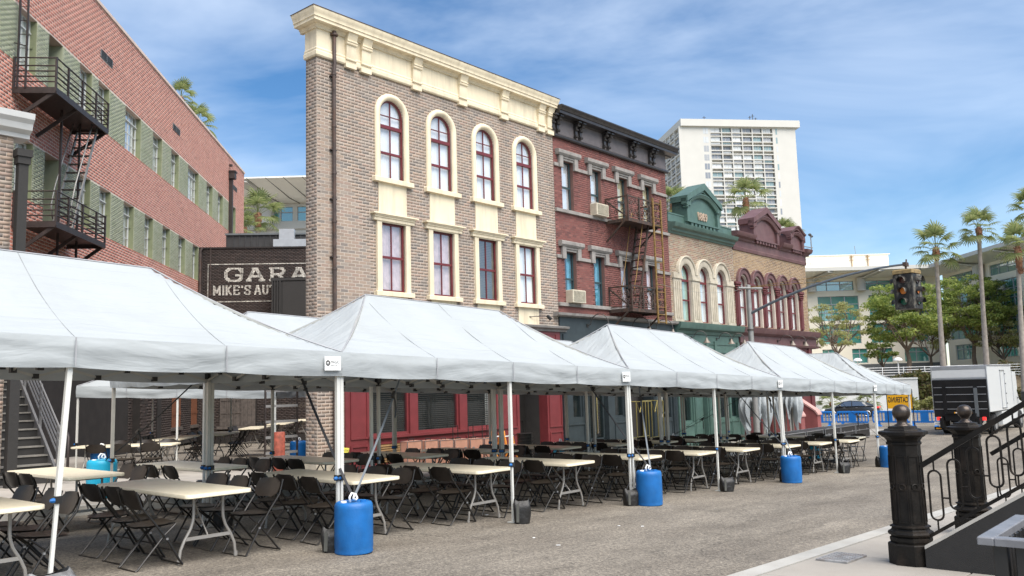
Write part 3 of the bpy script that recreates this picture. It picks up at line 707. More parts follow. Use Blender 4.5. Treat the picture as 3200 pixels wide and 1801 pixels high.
# ---- tan brick house
tan = front('tan_brick_building', 'tall tan brick house front with cream cornice and arched cream windows', 0.15)
WC = [2.43, 4.275, 6.12, 7.955]
holesW = [('a', c, .42, 7.19, 8.95) for c in WC]+[('r', c-.42, c+.42, 4.2, 6.0) for c in WC]
w = MB(); wall(w, 0, 9.47, 3.55, 10.8, holesW, 0, 0.30); w.box(0, 9.47, 0.36, 0.45, 3.55, 10.8)
w.box(0, 0.05, 0.30, 0.36, 3.55, 10.8); w.box(9.42, 9.47, 0.30, 0.36, 3.55, 10.8)
w.box(0, 0.80, 0, 0.45, -0.4, 3.55)
w.build('wall', M_['mortar_tan'], tan)
bh = [('a', c, .585, 7.12, 8.95) for c in WC]+[('r', c-.685, c+.685, 7.06, 7.19) for c in WC]+[('r', c-.49, c+.49, 6.1, 7.1) for c in WC]
bh += [('r', c-.58, c+.58, 4.1, 6.2) for c in WC]+[('r', c-.79, c+.79, 6.03, 6.21) for c in WC]+[('r', c-.66, c+.66, 4.06, 4.18) for c in WC]+[('r', c-.49, c+.49, 3.5, 4.1) for c in WC]
bricks(tan, 0, 9.47, 3.58, 9.96, bh, 0.083, 0.235, M_['tan_j'], M_['tan_i'], n_single=300, joint=.013, proud=.003)
bricks(tan, 0, 0.80, 0.05, 3.58, [], 0.083, 0.235, M_['tan_j'], M_['tan_i'], n_single=0, joint=.013, proud=.003)
bricks(tan, 0.0, 0.45, 0.05, 9.96, [], 0.083, 0.225, M_['tan_j'], M_['tan_i'], org=(0, 0, 0), ud=(0, 1), nd=(-1, 0), n_single=0, joint=.013, proud=.003)
p = MB(); p.bbox(-0.07, 0.83, -0.07, 0.5, -0.45, 0.05, 0.02); p.build('plinth', M_['arch_stone'], tan)
# frieze, moulding and projecting cornice with returned left end
def ret_ext(mb, prof, x0, x1, yb, left=True):
    """profile [(out, z)] run along the front and round the left end"""
    n = len(prof); base = len(mb.v)
    for k in range(3 if left else 2):
        for o, z in prof:
            if left: mb.v.append([(x0-o, yb, z), (x0-o, -o, z), (x1, -o, z)][k])
            else: mb.v.append([(x0, -o, z), (x1, -o, z)][k])
    m = 3 if left else 2
    for i in range(m-1):
        for j in range(n-1): a = base+i*n+j; mb.f.append((a, a+n, a+n+1, a+1))
    for e in (0, m-1):
        # cap
        idx = [base+e*n+j for j in range(n)]; mb.f.append(tuple(idx if e == 0 else reversed(idx)))
    return mb
c = MB(); ret_ext(c, [(-.02,9.94),(.05,9.94),(.075,9.97),(.08,10.06),(.05,10.10),(.06,10.14),(.03,10.19),(.025,10.66),(-.02,10.66)], 0, 9.47, 0.45); c.build('frieze', M_['cream'], tan, smooth=30)
c = MB(); ret_ext(c, [(-.02,10.66),(.07,10.66),(.07,10.70),(.11,10.74),(.11,10.76),(.26,10.765),(.26,10.84),(.285,10.85),(.285,10.90),(.30,10.94),(.345,11.02),(.345,11.06),(-.02,11.10)], 0, 9.5, 0.6)
c.build('cornice', M_['cream'], tan, smooth=30)
cp = MB(); ret_ext(cp, [(-.04,11.075),(.36,11.06),(.36,11.075),(-.04,11.12)], 0, 9.52, 0.62); cp.build('lead_capping', M_['rust_pipe'], tan)
for bx in (1.0, 1.5, 3.3, 5.13, 6.98, 8.8, 9.27):
    b = MB(); S = []
    for k in range(15):
        t = k/14; z = 9.99+t*0.77
        o = 0.055+0.165*(t**1.6)+0.022*math.sin(t*2*PI*1.0)
        S.append((-o, z))
    b.ext([(0.0, 9.99)]+S+[(0.0, 10.76)], 'x', bx-.15, bx+.15)
    b.box(bx-.17, bx+.17, -.105, 0, 9.87, 9.99)
    b.tube([(bx-.17, -.125, 10.50), (bx+.17, -.125, 10.50)], 0.035, 8); b.tube([(bx-.165, -.145, 10.56), (bx+.165, -.145, 10.56)], 0.03, 8)
    b.tube([(bx-.17, -.09, 10.09), (bx+.17, -.09, 10.09)], 0.032, 8)
    b.build('bracket', M_['cream'], tan, smooth=35)
CUR = [M_['curtain']]*4; LOWCUR = [M_['curtain_pink'], M_['curtain_pink'], None, M_['curtain']]
for i, cx in enumerate(WC):
    o = sash_window(tan, cx, .84, 7.19, 9.37, M_['burgundy'], M_['glass'], M_['curtain'], arch=True, y=0.05, fw=0.045, transom=8.62, mid=0.5)
    t = MB(); P, N = arch_path(cx, .42, 7.19, 8.95, 18); t.sweep(P, N, [(0,.09),(0,-.02),(.02,-.055),(.06,-.085),(.10,-.09),(.14,-.075),(.175,-.03),(.175,.0)]); t.build('arch_surround', M_['cream'], o, smooth=40)
    s = MB(); s.bbox(cx-.685, cx+.685, -.13, .09, 7.065, 7.19, .012); s.build('sill', M_['cream'], o)
    s = MB(); s.box(cx-.485, cx+.485, -.022, .02, 6.215, 7.065); s.build('apron_panel', M_['cream'], o)
    o = sash_window(tan, cx, .84, 4.2, 6.0, M_['burgundy'], M_['glass'], LOWCUR[i], y=0.05, fw=0.045, mid=0.5, blind=M_['blind_dark'] if i == 2 else None)
    s = MB(); s.box(cx-.575, cx-.42, -.06, .09, 4.18, 6.03); s.box(cx+.42, cx+.575, -.06, .09, 4.18, 6.03); s.box(cx-.42, cx+.42, -.058, .09, 6.0, 6.03); s.build('casing', M_['cream'], o)
    s = MB(); s.ext([(.02,6.03),(-.09,6.03),(-.09,6.10),(-.12,6.115),(-.12,6.145),(-.15,6.155),(-.15,6.18),(-.175,6.20),(-.175,6.225),(.02,6.235)], 'x', cx-.70, cx+.70); s.box(cx-.78, cx+.78, -.185, 0, 6.185, 6.222); s.build('entablature', M_['cream'], o)
    s = MB(); s.bbox(cx-.655, cx+.655, -.13, .09, 4.06, 4.18, .012); s.build('sill', M_['cream'], o)
    s = MB(); s.box(cx-.485, cx+.485, -.022, .02, 3.55, 4.06); s.build('apron_panel', M_['cream'], o)
# shopfront
sf = MB(); SH = [('r',1.58,2.92,.5,3.0),('r',3.2,4.78,.5,3.0),('r',5.08,6.32,.5,3.0),('r',7.35,8.70,-.6,3.0)]
wall(sf, 0.80, 9.50, -0.62, 3.36, SH, -0.04, 0.30)
for a, b, c_, d in ((.95,1.50,.45,2.95),(6.45,7.25,.42,2.95),(8.78,9.42,.35,2.95),(.95,1.5,-.2,.3),(1.7,3.0,-.25,.33),(3.1,4.8,-.3,.33),(5.0,6.4,-.35,.33),(6.45,7.25,-.4,.28),(8.78,9.42,-.45,.22)): shop_panel(sf, a, b, c_, d, -.04)
for k in range(7): shop_panel(sf, 1.0+k*1.2, 2.05+k*1.2, 3.06, 3.30, -.04, .035, .02)
sf.box(1.5, 6.4, -.12, -.04, .43, .5)
sf.build('shopfront', M_['shop_red'], tan)
bk = MB(); bk.box(1.5, 6.4, .5, .55, .4, 3.1); bk.box(7.3, 8.75, .9, .95, -.6, 3.1); bk.box(7.3, 7.35, .3, .9, -.6, 3.0); bk.box(8.7, 8.75, .3, .9, -.6, 3.0); bk.box(7.3, 8.75, .3, .95, 3.0, 3.1); bk.build('dark_interior', M_['backing'], tan)
for a, b in ((1.58,2.92),(3.2,4.78),(5.08,6.32)): shop_window(tan, a, b, .5, 3.0, M_['shop_red'], M_['glass_dark'], M_['blind_brown'])
dr = MB(); dr.box(7.4, 8.65, .84, .9, -.55, 2.6); shop_panel(dr, 7.5, 8.0, -.3, .6, .84); shop_panel(dr, 8.05, 8.55, -.3, .6, .84); dr.build('door', M_['black_plastic'], tan)
sc_ = MB(); sc_.ext([(0.1,3.36),(-.10,3.36),(-.12,3.42),(-.22,3.46),(-.24,3.52),(0.1,3.58)], 'x', .8, 9.75); sc_.build('shop_cornice', M_['stone'], tan)
lv = MB(); lv.box(1.72, 2.96, -.05, -.035, -.2, .3)
for k in range(8): lv.box(1.76, 2.92, -.085, -.05, -.16+k*.055, -.13+k*.055)
M_['louvre'] = mat('ochre_wood_louvre', (0.32,0.20,0.09), 0.6, var=0.2, scale=8)
lv.build('louvre', M_['louvre'], tan)
# downpipe
dp = thing('drainpipe', 'rusty brown downpipe running the full height of the tan brick wall', 'drainpipe', FO+FD*0.62, FA)
d = MB(); d.tube([(0,-.09,10.62),(0,-.09,10.0),(0,-.11,9.85),(0,-.075,9.68),(0,-.075,0.2)], .05, 10); d.lathe([(.10,0),(.10,.04),(.06,.06),(.055,.12)], 10, (0,-.09,10.58)); d.build('pipe', M_['rust_pipe'], dp, smooth=40)
d = MB()
for z in (9.55, 8.2, 7.0, 5.78, 4.6, 3.2, 1.9): d.lathe([(.062,0),(.062,.05)], 10, (0,-.075,z))
d.build('collar', M_['rust_pipe'], dp, smooth=30)
d = MB()
for z in (9.5, 7.6, 6.35, 4.9): d.box(-.1, .075, -.085, 0, z, z+.03)
d.build('clip', M_['iron'], dp)
sp = thing('standpipe', 'rusty fire standpipe with valves at the foot of the tan brick pier', 'standpipe', FO+FD*0.62+Vector((0,-.22,gz(12.7)+.15)), FA)
d = MB(); d.tube([(0,0,0),(0,0,.5),(.03,0,.62)], .035, 8); d.tube([(-.12,0,.62),(.08,0,.62)], .045, 8); d.lathe([(.06,0),(.075,.03),(.075,.1),(.05,.14)], 8, (0,-.02,.62)); d.tube([(-.1,0,1.0),(.06,0,1.0)], .03, 6); d.tube([(0,0,.6),(0,0,1.2)], .035, 8); d.build('valve_pipe', M_['rust_pipe'], sp, smooth=40)
yt = MB(); yt.box(-.13,.13,-.006,.006,-.10,.10); yo = yt.build('tag_plate', M_['tag_yellow'], sp); yo.location = (.06,-.12,.48); yo.rotation_euler = (0,.14,0)
for k, wd in enumerate(('STUDIO', 'PROP')): text_obj('lettering', wd, .065, M_['black_ink'], yo, (-.10,-.008,.015-k*.08), (PI/2,0,0))
cmr = thing('security_camera', 'small black camera on a thin arm above the shop cornice of the tan house', 'camera', FO+FD*8.15+Vector((0,-.02,3.78)), FA)
d = MB(); d.tube([(0,0,0),(.12,-.12,.02),(.6,-.25,.03)], .014, 6); d.lathe([(.04,0),(.04,.02)], 8); d.build('arm', M_['iron'], cmr, smooth=40)
d = MB(); d.tube([(.58,-.22,.05),(.70,-.27,-.06)], [.05,.06], 8); d.build('housing', M_['black_plastic'], cmr, smooth=40)
# ---- dark red brick house with fire escape
redb = front('red_brick_building', 'dark red brick house front with black bracketed cornice and grey stone window hoods', 9.63)
RC = [.75, 2.40, 4.07, 5.79]; RW = 7.2
rh = [('r', c-.32, c+.32, 7.46, 9.15) for c in RC]+[('r', c-.32, c+.32, 4.33, 6.06) for c in RC]
w = MB(); wall(w, 0, RW, 3.9, 10.75, rh, 0, .34); w.box(0, RW, .34, 5.5, 3.9, 4.0); w.box(0, RW, 5.2, 5.5, 3.9, 10.4); w.box(0, .25, .34, 5.2, 4.0, 10.4); w.box(RW-.25, RW, .34, 5.2, 4.0, 10.4); w.box(.25, RW-.25, .34, 5.2, 10.2, 10.3)
w.build('wall', M_['mortar_red'], redb)
hb = list(rh)+[('r',0,RW,7.35,7.455),('r',0,RW,4.22,4.325)]
for z in (9.15, 6.03):
    for c in RC: hb += [('r', c-.53, c+.53, z-.28, z+.17), ('r', c-.64, c+.64, z+.16, z+.32)]
hb += [('r', 0, RW, 8.89, 9.0), ('r', 0, RW, 5.79, 5.89)]
bricks(redb, 0, RW, 3.98, 9.87, hb, .075, .205, M_['red_j'], M_['red_i'], n_single=300, joint=.009, proud=.003)
bricks(redb, 0, 1.2, 3.98, 9.87, [], .075, .205, M_['red_j'], M_['red_i'], org=(RW,0,0), ud=(0,1), nd=(1,0), n_single=0, joint=.008)
cuts = lambda: None
def belt(parent, z0, z1, gaps, y, x0, x1, m, name='stone_course'):
    e = x0
    for a, b in sorted(gaps)+[(x1, x1)]:
        if a-e > .05:
            n = max(1, int(round((a-e)/1.3)))
            for k in range(n):
                p, q = e+(a-e)*k/n+.003, e+(a-e)*(k+1)/n-.003
                mb = MB(); mb.bbox(p, q, y, .05, z0, z1, .01); mb.build(name, m, parent)
        e = b
for zs_, zh, zb_ in ((7.35, 9.15, 7.46), (4.22, 6.06, 4.33)):
    belt(redb, zs_, zs_+.11, [], -.09, 0, RW, M_['stone'], 'sill_course')
    belt(redb, zh-.26, zh-.15, [(c-.53, c+.53) for c in RC], -.06, 0, RW, M_['stone'])
ucur = [M_['curtain'], M_['curtain'], M_['curtain_cream'], M_['curtain_cream']]; lcur = [M_['curtain_blue'], M_['curtain_blue'], M_['curtain_pink'], M_['curtain_pink']]
for i, cx in enumerate(RC):
    for (zb_, zt_, cu, gl) in ((7.46, 9.15, ucur[i], M_['glass_mirror'] if i < 2 else M_['glass']), (4.33, 6.06, lcur[i], M_['glass'])):
        o = sash_window(redb, cx, .64, zb_, zt_, M_['teal_frame'], gl, cu, y=.13, fw=.04, mid=.48, muntin=False, split=(zb_ < 5 and i < 2))
        h = MB(); z = zt_
        for sg in (-1, 1):
            xa, xb = sorted((cx+sg*.32, cx+sg*.52)); h.bbox(xa, xb, -.10, .0, z-.27, z+.14, .012)
        h.ext([(0,z+.0),(-.04,z+.0),(-.04,z+.06),(-.075,z+.075),(-.075,z+.14),(0,z+.14)], 'x', cx-.32, cx+.32)
        h.ext([(0.01,z+.14),(-.11,z+.14),(-.16,z+.20),(-.16,z+.30),(-.13,z+.325),(0.01,z+.34)], 'x', cx-.63, cx+.63)
        h.build('stone_hood', M_['stone'], o)
        MB().box(cx-.34, cx+.34, .335, .345, zb_-.02, zt_+.02).build('dark_backing', M_['backing'], o) if False else None
c = MB(); c.ext([(.05,9.86),(-.09,9.86),(-.12,9.90),(-.12,9.94),(-.08,9.99),(.05,10.0)], 'x', -.02, RW+.08); c.build('frieze_moulding', M_['black_cornice'], redb, smooth=30)
c = MB(); c.box(0, RW, -.03, .0, 10.0, 10.56); c.box(RW, RW+.03, -.03, .6, 9.9, 10.56); c.build('frieze', M_['grey_frieze'], redb)
c = MB(); c.ext([(.3,10.56),(-.06,10.56),(-.10,10.60),(-.36,10.61),(-.36,10.70),(-.39,10.72),(-.42,10.80),(-.46,10.84),(-.46,10.88),(.3,10.92)], 'x', -.02, RW+.42); c.build('cornice', M_['black_cornice'], redb, smooth=30)
for bx in (.06, 1.34, 3.05, 4.75, 6.12):
    for dx in (-.13, .13):
        b = MB(); S = [(-(.05+.20*((k/13)**1.5)+.035*math.sin(k/13*2*PI*1.15)), 10.02+k/13*.56) for k in range(14)]
        b.ext([(0, 10.02)]+S+[(0, 10.58)], 'x', bx+dx-.055, bx+dx+.055)
        for z, y, r in ((10.10,-.10,.05),(10.33,-.12,.045),(10.47,-.20,.05)): b.tube([(bx+dx-.075, y, z), (bx+dx+.075, y, z)], r, 8)
        b.box(bx+dx-.09, bx+dx+.09, -.30, 0, 10.54, 10.585); b.build('bracket', M_['black_cornice'], redb, smooth=35)
# slate shopfront
sf = MB(); SH = [('r',.55,1.1,.6,2.9),('r',1.35,2.55,-.75,2.9),('r',2.95,3.6,.5,2.9),('r',3.75,5.35,-.75,2.9),('r',5.8,6.7,.35,2.9)]
wall(sf, -.02, RW+.05, -1.1, 3.86, SH, -.05, .3)
shop_panel(sf, .2, 1.15, -.5, .4, -.05); shop_panel(sf, 2.9, 3.65, -.5, .35, -.05); shop_panel(sf, 5.75, 6.75, -.6, .25, -.05); sf.box(.1, 3.2, -.09, -.05, 2.95, 3.3)
sf.build('shopfront', M_['slate'], redb)
for px_ in (-.02, 1.16, 3.62, 5.38, 6.8):
    s = MB(); s.bbox(px_+.0, px_+.2, -.13, -.05, -1.0, 3.0, .01)
    for k in range(4): s.box(px_+.03+k*.04, px_+.05+k*.04, -.142, -.13, -.3, 2.8)
    s.build('pilaster', M_['slate'], redb)
bk = MB(); bk.box(.3, 6.9, .6, .65, -1.0, 3.1); bk.build('dark_interior', M_['backing'], redb)
for a, b in ((.55,1.1),(2.95,3.6),(5.8,6.7)): shop_window(redb, a, b, .5, 2.9, M_['slate'], M_['glass_dark'])
for a in (1.37, 1.96):
    d = MB(); d.box(a, a+.08, .12, .17, -.75, 2.6); d.box(a+.49, a+.57, .12, .17, -.75, 2.6); d.box(a, a+.57, .12, .17, -.75, -.15); d.box(a, a+.57, .12, .17, 2.5, 2.6); o = d.build('door', M_['slate'], redb)
    MB().add([(a+.08,.15,-.15),(a+.49,.15,-.15),(a+.49,.15,2.5),(a+.08,.15,2.5)], [(0,1,2,3)]).build('pane', M_['glass_dark'], o)
    h = MB(); xx = a+.50 if a < 1.5 else a+.07; h.tube([(xx,.12,.0),(xx,.06,.05),(xx,.06,1.45),(xx,.12,1.5)], .014, 6); h.build('handle', M_['brass'], o, smooth=True); h = MB(); h.tube([(a+.14,.10,.0),(a+.10,.10,1.95)], .016, 5); h.build('rod', M_['pale_rod'], o, smooth=True)
bl = MB()
for k in range(48): z = -.1+k*.054; bl.add([(1.45,.22,z),(2.45,.22,z),(2.45,.25,z+.028),(1.45,.25,z+.028)], [(0,1,2,3)])
bl.build('blind', M_['blind_brown'], redb)
c = MB(); c.ext([(.05,3.86),(-.16,3.86),(-.24,3.90),(-.26,3.98),(.05,4.0)], 'x', -.3, RW+.75); c.build('shop_cornice', M_['stone'], redb)
for x, z, m_ in ((.70, 1.72, 'poster_pale'), (.95, 1.72, 'poster_pale')): d = MB(); d.add([(x+.085*math.cos(-2*PI*k/16), .06, z+.085*math.sin(-2*PI*k/16)) for k in range(16)], [tuple(range(16))]); d.build('window_disc', M_[m_], redb)
d = MB(); d.box(.90, 1.02, .055, .06, 1.30, 1.55); d.build('window_notice', M_['poster_yellow'], redb)
# air conditioners
def ac(loc, lab):
    t = thing('air_conditioner', lab, 'air conditioner', loc, FA, 'window air conditioners on the red house')
    b = MB(); b.bbox(-.36,.36,-.34,.12,0,.42,.015); b.build('casing', M_['cream_ac'], t)
    g = MB(); g.box(-.31,.31,-.345,-.335,.04,.38)
    g.build('grille_back', M_['black_plastic'], t)
    g = MB()
    for k in range(9): g.box(-.31,.31,-.357,-.345,.05+k*.037,.062+k*.037)
    for k in range(15): g.box(-.31+k*.043,-.298+k*.043,-.354,-.346,.04,.38)
    g.build('grille', M_['cream_ac'], t)
M_['cream_ac'] = mat('yellowed_ac_casing', (0.52,0.47,0.36), 0.5, var=0.15, scale=7, dirt=(0.2,0.13,0.08), damt=0.4)
ac(FO+FD*(9.63+.80)+Vector((0,.05,4.335)), 'yellowed window air conditioner in the lower left window of the red house')
ac(FO+FD*(9.63+2.36)+Vector((0,.05,7.465)), 'rust-stained window air conditioner in an upper window beside the fire escape')
# fire escape
fe = thing('fire_escape', 'rusted iron fire escape with scrolled railings and ochre ladder on the red house', 'fire escape', FO+FD*12.55, FA)
def scroll(mb, cx, cz, y, r, turns=1.4, s=1, ph=0, ax='x', x0=0):
    pts = []
    for k in range(15):
        a = ph+s*k/14*turns*2*PI; rr = r*(1-k/14*.8); u, v = cx+rr*math.cos(a), cz+rr*math.sin(a)
        pts.append((u, y, v) if ax == 'x' else (x0, u, v))
    mb.tube(pts, .014, 4, cap=False)
for z0, dep in ((7.36, .95), (4.2, .95)):
    pf = MB(); pf.box(0, 2.15, -dep, -.02, z0-.02, z0+.0); pf.bar((0,-dep,z0-.03),(2.15,-dep,z0-.03),.03,.12); pf.bar((0,-dep,z0-.03),(0,0,z0-.03),.03,.12); pf.bar((2.15,-dep,z0-.03),(2.15,0,z0-.03),.03,.12)
    pf.build('platform', M_['rust_iron'], fe)
    for k in range(16): sb = MB(); sb.box(.02, 2.13, -dep+.04+k*.056, -dep+.064+k*.056, z0+.002, z0+.016); sb.build('deck_slat', M_['rust_iron'], fe)
    rl = MB()
    for a, b in (((0,-dep),(2.15,-dep)),((0,-dep),(0,-.02)),((2.15,-dep),(2.15,-.02))):
        rl.bar((*a,z0+.80),(*b,z0+.80),.04,.05); rl.bar((*a,z0+.10),(*b,z0+.10),.02,.03)
    for q in ((0,-dep),(2.15,-dep),(0,-.02),(2.15,-.02),(.72,-dep),(1.43,-dep)): rl.bar((*q,z0),(*q,z0+.84),.045)
    rl.build('railing', M_['rust_iron'], fe)
    scm = MB()
    for k in range(8):
        x = .14+k*.265
        scroll(scm, x, z0+.62, -dep, .11, s=1 if k % 2 else -1); scroll(scm, x, z0+.27, -dep, .13, s=-1 if k % 2 else 1, ph=PI)
        scm.tube([(x+.12,-dep,z0+.1),(x+.12,-dep,z0+.78)], .008, 4)
    for xx in (0, 2.15):
        for k in range(3):
            scroll(scm, -.18-k*.28, z0+.6, 0, .11, s=1 if k % 2 else -1, ax='y', x0=xx); scroll(scm, -.18-k*.28, z0+.27, 0, .12, s=-1, ph=PI, ax='y', x0=xx)
    scm.build('scrollwork', M_['rust_iron'], fe)
    br = MB(); br.bar((0,-.02,z0-.7),(0,-dep*.85,z0-.06),.05); br.bar((2.15,-.02,z0-.7),(2.15,-dep*.85,z0-.06),.05); br.bar((0,-.03,z0+.75),(0,-dep,z0+.02),.05,.05); br.build('brace', M_['rust_iron'], fe)
ld = MB()
for xx in (1.58, 2.12): ld.bar((xx,-1.0,3.75),(xx,-1.0,8.3),.045,.06)
ld.build('ladder', M_['gold_rust'], fe)
for k in range(17): r_ = MB(); r_.tube([(1.58,-1.0,3.8+k*.27),(2.12,-1.0,3.8+k*.27)], .014, 5); r_.build('rung', M_['gold_rust'], fe)
st = MB()
for yy in (-.25, -.75): st.bar((.72,yy,4.2),(1.62,yy,7.36),.05,.07)
st.build('stair_stringer', M_['rust_iron'], fe)
for k in range(11):
    t = (k+1)/12; x = .72+.9*t; z = 4.2+3.16*t; s = MB(); s.box(x-.09, x+.09, -.75, -.25, z, z+.025); s.build('tread', M_['rust_iron'], fe)
hr = MB()
for yy in (-.25, -.78): hr.tube([(.55,yy,4.5),(.45,yy,5.0),(.62,yy,5.4),(1.25,yy,7.6),(1.35,yy,7.85),(1.5,yy,7.7)], .016, 6)
hr.build('handrail', M_['gold_rust'], fe, smooth=True)
for s_, lb in ((11.13,'leftmost of the slate shopfront gooseneck lamps, with a cone shade'),(13.7,'middle gooseneck lamp of the slate shopfront, half hidden by a tent peak'),(15.3,'rightmost gooseneck lamp of the slate shopfront, half hidden by a tent roof')):
    gooseneck(FO+FD*s_+Vector((0,-.05,3.62)), FA+.25, M_['lamp_arm'], r=.8, label=lb, h=.34)
# ---- small house with green pediment dated 1869
grn = front('green_gabled_building', 'low mixed-brick house front with bottle-green pediment dated 1869 and three cream arches', 16.84)
GC = [1.19, 2.68, 4.17]; GW = 5.45
gh = [('a', c, .41, 4.05, 5.90) for c in GC]
w = MB(); wall(w, 0, GW, 3.5, 7.6, gh, 0, .3); w.box(0, GW, 5.2, 5.5, 3.5, 8.2); w.box(GW-.2, GW, .3, 5.2, 3.5, 8.0); w.box(0, GW-.2, .3, 5.2, 7.4, 7.5); w.box(.2, GW-.2, .8, .85, 3.6, 7.4); w.build('wall', M_['mortar_tan'], grn)
hb = [('a', c, .74, 4.05, 5.95) for c in GC]
bricks(grn, 0, GW, 3.98, 7.55, hb, .075, .205, M_['mixed_j'], M_['mixed_i'], n_single=200, joint=.012, proud=.004)
for i, cx in enumerate(GC):
    o = sash_window(grn, cx, .82, 4.05, 6.31, M_['burgundy'], M_['glass_mirror'] if i == 1 else M_['glass'], M_['curtain_green'] if i == 0 else M_['curtain'], arch=True, y=.10, fw=.045, transom=5.70, mid=.52, muntin=False, split=True)
    t = MB(); P, N = arch_path(cx, .41, 5.95, 5.95, 16, legs=False); t.sweep(P, N, [(0,.16),(0,-.06),(.03,-.08),(.24,-.08),(.25,-.12),(.29,-.14),(.325,-.12),(.332,.0),(.1,.05)]); t.build('arch_hood', M_['arch_stone'], o, smooth=35)
for px_ in (.445, 1.935, 3.425, 4.915):
    s = MB(); s.box(px_-.31, px_+.31, -.06, .16, 4.05, 5.72)
    for k in (-.15, 0, .15): s.box(px_+k-.04, px_+k+.04, -.085, -.06, 4.15, 5.6)
    s.box(px_-.345, px_+.345, -.11, .16, 5.72, 5.80); s.box(px_-.33, px_+.33, -.09, .16, 5.80, 5.95); s.box(px_-.34, px_+.34, -.09, .16, 4.0, 4.12); s.build('pilaster', M_['arch_stone'], grn)
c = MB(); c.ext([(.1,7.50),(-.06,7.50),(-.09,7.56),(-.16,7.60),(-.18,7.68),(-.30,7.74),(-.34,7.82),(-.36,7.90),(.1,7.95)], 'x', 0, GW-.02); c.box(0, GW-.02, -.03, .3, 7.96, 8.28); c.box(0, GW-.02, -.05, .32, 8.28, 8.33); c.build('cornice', M_['green_paint'], grn, smooth=25)
def pediment(parent, cx, hw, z0, zs, zp, m, md, curved=False, deep=.5, text=None):
    p = MB()
    body = [(cx-hw, z0), (cx-hw, zs), (cx, zp), (cx+hw, zs), (cx+hw, z0)] if not curved else [(cx-hw, z0)]+[(cx-hw+2*hw*k/16, zs+(zp-zs)*(0.5-0.5*math.cos(2*PI*k/16))) for k in range(17)]+[(cx+hw, z0)]
    p.ext(body, 'y', -.08, deep)
    for sg in (-1, 1): p.box(cx+sg*hw, cx+sg*(hw-.22), -.20, -.08, z0+.14, zs-.02); p.box(cx+sg*(hw+.07), cx+sg*(hw-.27), -.25, -.0, zs-.17, zs-.02)
    n = 7
    for k in range(n): x = cx-hw+.30+(2*hw-.6)*(k+.15)/n; p.box(x, x+(2*hw-.6)*.55/n, -.17, -.08, z0, z0+.13)
    p.box(cx-hw+.22, cx+hw-.22, -.20, -.08, z0+.13, z0+.19)
    if not curved:
        for sg in (-1, 1):
            a, b = (cx+sg*(hw+.10), zs-.0), (cx, zp+.02)
            pl = [(a[0], a[1]-.02), (a[0], a[1]+.22), (b[0], b[1]+.22), (b[0], b[1]-.06)]
            p.ext(pl, 'y', -.30, deep); p.ext([(q[0], q[1]-.10) for q in pl], 'y', -.22, -.0)
    else:
        P = [(cx-hw-.08+(2*hw+.16)*k/20, zs+(zp-zs)*(0.5-0.5*math.cos(2*PI*k/20))) for k in range(21)]
        p.sweep(P, [(0, 1)]*21, [(-.06,-.08),(-.06,-.22),(.05,-.24),(.08,-.30),(.15,-.32),(.15,deep)])
    # segmental arch moulding over the panel
    r = hw*1.25; za = zs-.34; P = []; N = []
    for k in range(15):
        a = PI/2+math.asin((hw-.05)/r)*(1-2*k/14); P.append((cx+r*math.cos(a), za+(r*math.sin(a)-math.sqrt(r*r-(hw-.05)**2)))); N.append((math.cos(a), math.sin(a)))
    p.sweep(P, N, [(0,-.05),(0,-.19),(.05,-.22),(.10,-.24),(.12,-.26),(.16,-.26),(.17,-.05)])
    o = p.build('pediment', m, parent, smooth=22)
    q = MB(); q.box(cx-hw+.2, cx+hw-.2, -.088, -.078, z0+.2, zs-.38); q.build('panel', md, o)
    return o
po = pediment(grn, 2.66, 1.40, 7.96, 8.93, 9.62, M_['green_paint'], M_['green_dark'] if False else M_['green_paint'])
M_['date_stone'] = mat('tan_date_numerals', (0.36,0.27,0.20), 0.7, var=0.15)
text_obj('date_numerals', '1869', .46, M_['date_stone'], po, (2.66, -.09, 8.30), (PI/2, 0, 0), depth=.045, align='CENTER', sx=.92, bold=.012)
sf = MB(); SH = [('r',.5,1.2,.1,2.7),('r',1.5,2.35,-1.0,2.7),('r',2.7,3.1,.1,2.7),('r',3.35,4.3,.1,2.7),('r',4.45,5.15,.1,2.7)]
wall(sf, 0, GW, -1.2, 3.55, SH, -.06, .25)
for a, b in ((.1,.55),(.7,3.2),(3.35,5.3)): shop_panel(sf, a, b, 2.82, 3.2, -.06)
for a, b in ((.45,1.25),(2.65,3.15),(3.3,4.35),(4.4,5.2)): shop_panel(sf, a, b, -.75, 0, -.06)
sf.build('shopfront', M_['green_paint'], grn)
for x in (0, 1.27, 2.42, 3.14, 5.2): s = MB(); s.bbox(x, x+.2, -.12, -.06, -1.2, 3.3, .01); s.bbox(x+.05, x+.15, -.135, -.12, -.7, 2.6, .005); s.build('pilaster', M_['green_paint'], grn)
for a, b in ((.5,1.2),(2.7,3.1),(3.35,4.3),(4.45,5.15)): shop_window(grn, a, b, .1, 2.7, M_['green_paint'], M_['glass_dark'])
bk = MB(); bk.box(.3, 5.3, .6, .65, -1.2, 3.0); bk.build('dark_interior', M_['backing'], grn)
d = MB(); d.box(1.55, 2.3, .12, .17, -.9, 2.6); shop_panel(d, 1.6, 2.25, -.8, .2, .12); d.build('door', M_['green_paint'], grn)
c = MB(); c.ext([(.05,3.55),(-.12,3.55),(-.16,3.66),(-.30,3.74),(-.34,3.86),(-.36,3.98),(.05,4.03)], 'x', .05, GW+.12); c.build('shop_cornice', M_['green_paint'], grn, smooth=25)
for s_, lb in ((18.12,'leftmost of the three gooseneck lamps on the green shop sign board'),(20.25,'middle of the three gooseneck lamps on the green shop sign board'),(21.46,'rightmost of the three gooseneck lamps on the green shop sign board')):
    gooseneck(FO+FD*s_+Vector((0,-.06,3.40)), FA+.5, M_['lamp_arm'], r=.6, label=lb, h=.22)
